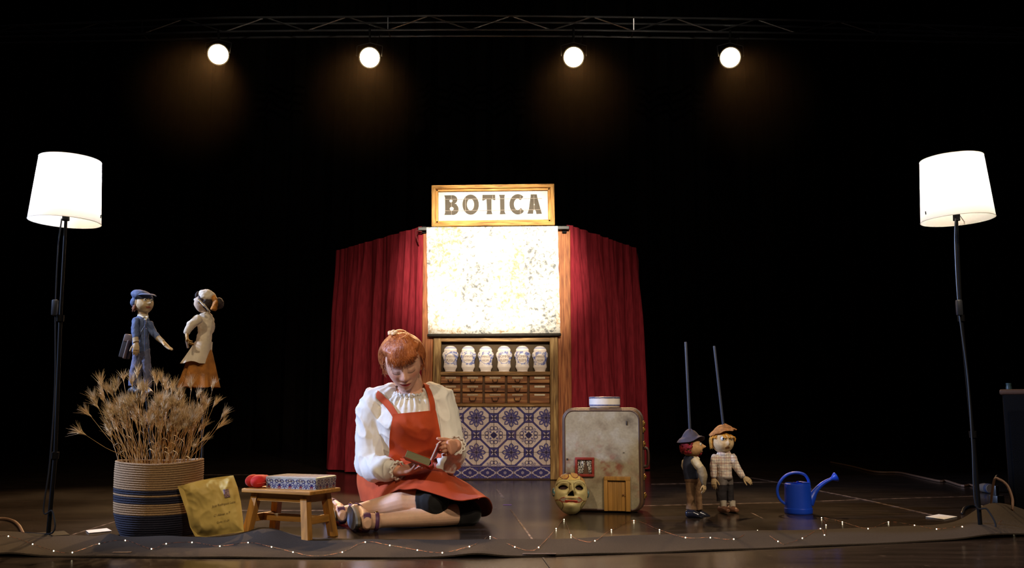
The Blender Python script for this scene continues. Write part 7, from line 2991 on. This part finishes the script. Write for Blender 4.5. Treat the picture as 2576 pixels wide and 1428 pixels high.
# ---------------- black knee-length shorts
sh = MB()
for H_, K_, A_ in ((H1, K1, A1), (H2, K2, A2)):
    sh.tube([H_, H_.lerp(K_, 0.35), H_.lerp(K_, 0.8), K_], [0.094, 0.090, 0.072, 0.067] if K_ is K1 else [0.090, 0.080, 0.058, 0.049], 24, round_caps=True)
    sh.tube([K_, K_.lerp(A_, 0.06), K_.lerp(A_, 0.14)], [0.062, 0.059, 0.060] if K_ is K1 else [0.049, 0.047, 0.047], 24)
    sh.ball(K_, 0.060 if K_ is K1 else 0.050, 24, 16)
me = remeshed(sh, 0.0042, 3, 'shorts')
for v in me.vertices:
    v.co.z = max(v.co.z, 0.0015)
finish('shorts', me, mat('black_jersey', (0.012, 0.011, 0.011), 0.75, sheen=0.2, spec=0.2), person)

# ---------------- sandals
M_SOLE = mat('sandal_sole', C(108, 116, 134), 0.5, var=0.2, scale=30)
M_STRAP = mat('sandal_strap', C(92, 54, 92), 0.5)
M_WELT = mat('sandal_welt', C(104, 92, 70), 0.6)
for (sole, l, n, w_), A_ in ((F1, A1), (F2, A2)):
    sd = bpy.data.objects.new('sandal', None)
    put(sd, person)
    out = []
    for k in range(40):
        a = 2 * PI * k / 40
        t = math.cos(a)
        wd = 0.038 + 0.008 * t if t > 0 else 0.038 + 0.003 * t
        out.append((0.062 + 0.125 * t, wd * math.sin(a)))
    for nm, z0, z1, sc_, m_ in (('outsole', 0.010, 0.018, 1.0, M_SOLE), ('midsole', 0.0, 0.010, 0.985, M_WELT)):
        v = [sole + l * x * sc_ + w_ * y * sc_ + n * z0 for x, y in out] + [sole + l * x * sc_ + w_ * y * sc_ + n * z1 for x, y in out]
        v = [Vector((p.x, p.y, max(p.z, 0.0012))) for p in v]
        f = [tuple(range(39, -1, -1)), tuple(range(40, 80))] + [(k, (k + 1) % 40, 40 + (k + 1) % 40, 40 + k) for k in range(40)]
        mesh_obj(nm, v, f, m_, sd, auto=30)
    # ankle strap, heel strap and toe strap
    leg_ax = n
    ring = []
    for k in range(33):
        a = 2 * PI * k / 32
        p = A_ - n * 0.012 + l * (math.cos(a) * 0.0335) + w_ * (math.sin(a) * 0.0335)
        p.z = max(p.z, 0.004)
        ring.append(p)
    MB().tube(ring, [(0.0025, 0.0075)] * 33, 8, caps=False, up=n).build('ankle_strap', M_STRAP, sd)
    hs = []
    for k in range(17):
        a = PI * (k / 16) + PI / 2
        p = A_ + n * 0.03 + l * (-0.02 + math.cos(a) * 0.034) + w_ * (math.sin(a) * 0.034)
        p.z = max(p.z, 0.004)
        hs.append(p)
    MB().tube(hs, [(0.0025, 0.014)] * 17, 8, up=n).build('heel_strap', M_STRAP, sd)
    ts = []
    for k in range(17):
        a = PI * k / 16
        p = sole + l * 0.125 + w_ * math.cos(a) * 0.046 - n * (0.002 + 0.04 * math.sin(a))
        p.z = max(p.z, 0.003)
        ts.append(p)
    MB().tube(ts, [(0.0025, 0.012)] * 17, 8, up=l).build('toe_strap', M_STRAP, sd)
    bpnt = A_ - n * 0.012 + w_ * (0.036 if w_.z > 0 else -0.036)
    MB().box(bpnt, (0.010, 0.012, 0.006), bev=0.002).build('buckle', M_BRASS, sd)

# ---------------- hair
M_HAIR = mat('auburn_hair', C(204, 122, 66), 0.45, col2=C(138, 70, 34), scale=9, stretch=(7, 7, 1.2), contrast=(0.3, 0.7), bump=0.5, bscale=26, spec=0.5, bdist=0.006)


def hair_amount(x, y, z):
    """1 on the scalp, 0 on face and neck; unit direction"""
    front = sstep(0.36, 0.66, z + 0.22 * max(0, -y - 0.6))
    back = sstep(-0.10, 0.20, y + 0.32 * z)
    low = sstep(-0.62, -0.36, z)
    side = sstep(-0.05, 0.15, z + 0.12)
    if y > 0.2:
        return max(front, back * low)
    return max(front, back * side)


hb = MB().ball((0, 0, 0), (1, 1, 1), 128, 96)
V = []
for v in hb.v:
    x, y, z = v
    a = hair_amount(x, y, z)
    p = head_shape(x, y, z)
    az = math.atan2(x, -y)
    strand = mnoise.noise(Vector((az * 9, z * 2.0, 1))) * 0.5 + mnoise.noise(Vector((az * 22, z * 3, 5))) * 0.4
    puff = 0.016 + 0.010 * math.exp(-((z - 0.45) / 0.4) ** 2) + 0.006 * abs(x)
    k = a * (puff + 0.0045 * strand) - (1 - a) * 0.012
    V.append(W_head(p + Vector((x, y, z)).normalized() * k))
hm = MB().add(V, hb.f)
# loose bun at the back of the crown
for q, r_ in (((0, 0.085, 0.085), (0.040, 0.032, 0.032)), ((0.022, 0.09, 0.075), (0.026, 0.028, 0.026)), ((-0.024, 0.085, 0.078), (0.028, 0.028, 0.026))):
    b_ = MB().ball(q, r_, 20, 14)
    hm.add([W_head(v) for v in b_.v], b_.f)
hair = hm.build('hair', M_HAIR, person, auto=None)
rr = random.Random(31)
fr = MB()
for _ in range(340):      # fringe
    u = rr.uniform(-1, 1)
    x0 = u * 0.052 + rr.uniform(-0.006, 0.006)
    x1 = u * 0.062 + 0.005 + rr.uniform(-0.006, 0.006)
    z1 = 0.043 + 0.006 * u * u + rr.uniform(-0.012, 0.012) + 0.007 * u
    yf = lambda x, z: -math.sqrt(max(0.0004, 1 - (x / 0.090) ** 2 - (z / 0.146) ** 2)) * 0.114
    P_ = [Vector((x0 * 0.55, yf(x0 * 0.55, 0.138) + 0.004, 0.132)), Vector((x0 * 0.8, yf(x0 * 0.8, 0.112), 0.114)), Vector((x0, yf(x0, 0.088), 0.090)), Vector(((x0 + x1) / 2, yf(x0, 0.064) + 0.002, 0.066)), Vector((x1, yf(x1, z1) * 0.93, z1))]
    P_ = catmull([W_head(p) for p in P_], 4)
    P_ = [p + RH @ Vector((0, rr.uniform(-0.002, 0.002), 0)) for p in P_]
    fr.tube(P_, [(0.0017, 0.0012)] * (len(P_) - 4) + [(0.0015, 0.0011), (0.0012, 0.0009), (0.0008, 0.0006), (0.0003, 0.0003)], 5)
fr.build('fringe', M_HAIR, hair, auto=None)
wi_ = MB()
for _ in range(200):      # flyaway strands
    az = rr.uniform(-PI, PI)
    el = rr.uniform(0.0, 1.25)
    d = Vector((math.sin(az) * math.cos(el), -math.cos(az) * math.cos(el), math.sin(el)))
    if d.y < -0.55 and d.z < 0.5:
        continue
    p = head_shape(*d) + d * 0.014
    t = Vector((rr.uniform(-0.35, 0.35), rr.uniform(-0.1, 0.5), -1.0))
    t = (t - d * t.dot(d)).normalized()
    P_ = [p, p + t * 0.015 + d * 0.007, p + t * 0.03 + d * rr.uniform(0.002, 0.012)]
    wi_.tube(catmull([W_head(q) for q in P_], 3), [0.0005] * 6 + [0.0002], 4)
for s in (-1, 1):        # locks in front of the ears
    for _ in range(34):
        p0 = Vector((s * 0.079, -0.010 + rr.uniform(-0.014, 0.02), 0.035))
        P_ = [p0, p0 + Vector((s * 0.006, rr.uniform(-0.006, 0.006), -0.03)), p0 + Vector((s * rr.uniform(-0.004, 0.012), rr.uniform(-0.01, 0.01), -rr.uniform(0.05, 0.08)))]
        wi_.tube(catmull([W_head(q) for q in P_], 4), [0.0010] * 6 + [0.0008, 0.0006, 0.0003], 5)
wi_.build('loose_strands', M_HAIR, hair, auto=None)
cp_ = W_head(Vector((-0.024, 0.02, 0.138)))
mb = MB()
for k in range(5):
    a = 2 * PI * k / 5
    mb.ball(cp_ + RH @ Vector((0.013 * math.cos(a), 0.013 * math.sin(a), 0)), (0.010, 0.010, 0.006), 12, 8, RH)
mb.ball(cp_, 0.008, 12, 8)
soft('hair_flower', mb, 0.0016, mat('flower_cream', C(232, 200, 160), 0.7), hair, 1)
for dz in (0.0, 0.009):
    MB().ball(W_head(Vector((0.081, 0.006, -0.034 - dz))), 0.0038, 10, 8).build('earring', mat('pearl', (0.75, 0.72, 0.68), 0.2), person)

# ---------------- the book in the hands
BKO = W(1079, 1174, 3.545) + PO
book = thing('book', 'small thick old book with olive page edges held open in the hands', 'book', BKO)
lft = (at(1016, 1150, 3.545) - BKO)
xl_ = lft.normalized()
yb_ = Vector((0.05, 0.93, -0.16)).normalized()
yb_ = (yb_ - xl_ * yb_.dot(xl_)).normalized()
zb_ = xl_.cross(yb_).normalized()
if zb_.z < 0:
    zb_ = -zb_
LB, TB, DB = lft.length, 0.030, 0.150
Mb = Matrix((xl_, yb_, zb_)).transposed()


def bp(x, y, z):
    return Mb @ Vector((x, y, z))


def slab(name, x0, x1, y0, y1, z0, z1, m, bev=0.001, f=None):
    c_ = Vector(((x0 + x1) / 2, (y0 + y1) / 2, (z0 + z1) / 2))
    return MB().box(Mb @ c_, (x1 - x0, y1 - y0, z1 - z0), Mb, bev=bev).build(name, m, book)


M_EDGE = mat('page_edges', C(128, 118, 72), 0.8, var=0.3, scale=30, stretch=(1, 1, 60))
M_COVER = mat('book_cover', C(168, 60, 34), 0.5, var=0.2, scale=40)
slab('page_block', 0.002, LB - 0.002, 0.003, DB - 0.003, 0.003, TB, M_EDGE)
slab('back_cover', 0.0, LB + 0.004, 0.0, DB, 0.0, 0.003, M_COVER)
slab('top_leaf', 0.002, LB + 0.001, 0.002, DB - 0.002, TB, TB + 0.0012, mat('leaf_rust', C(176, 96, 48), 0.7))
tipc = at(1107, 1109, 3.545) - BKO - bp(0, 0, TB)
xc_ = tipc.normalized()
yc_ = (yb_ - xc_ * yb_.dot(xc_)).normalized()
zc_ = xc_.cross(yc_)
Mc = Matrix((xc_, yc_, zc_)).transposed()
cen = bp(0, 0, TB * 0.8) + Mc @ Vector((tipc.length / 2, DB / 2, 0))
MB().box(cen, (tipc.length, DB, 0.0035), Mc, bev=0.001).build('front_cover', M_COVER, book)
MB().box(cen - Mc @ Vector((0.001, 0.0, -0.004)), (tipc.length - 0.004, DB - 0.004, 0.004), Mc, bev=0.001).build('front_leaves', mat('leaf_white', (0.78, 0.76, 0.74), 0.7), book)
MB().tube([bp(0, 0.0, 0.001), bp(-0.006, 0.0, TB * 0.45), bp(0, 0.0, TB * 0.86)], 0.0022, 8).build('headband', mat('headband_red', C(190, 40, 34), 0.6), book)
sp_ = MB()
rows = [[bp(0.0 - 0.009 * math.sin(PI * k / 8), y_, TB * 0.88 * k / 8) for y_ in (0.0, DB / 2, DB)] for k in range(9)]
sp_.grid(rows, thick=0.002).build('spine', M_COVER, book)
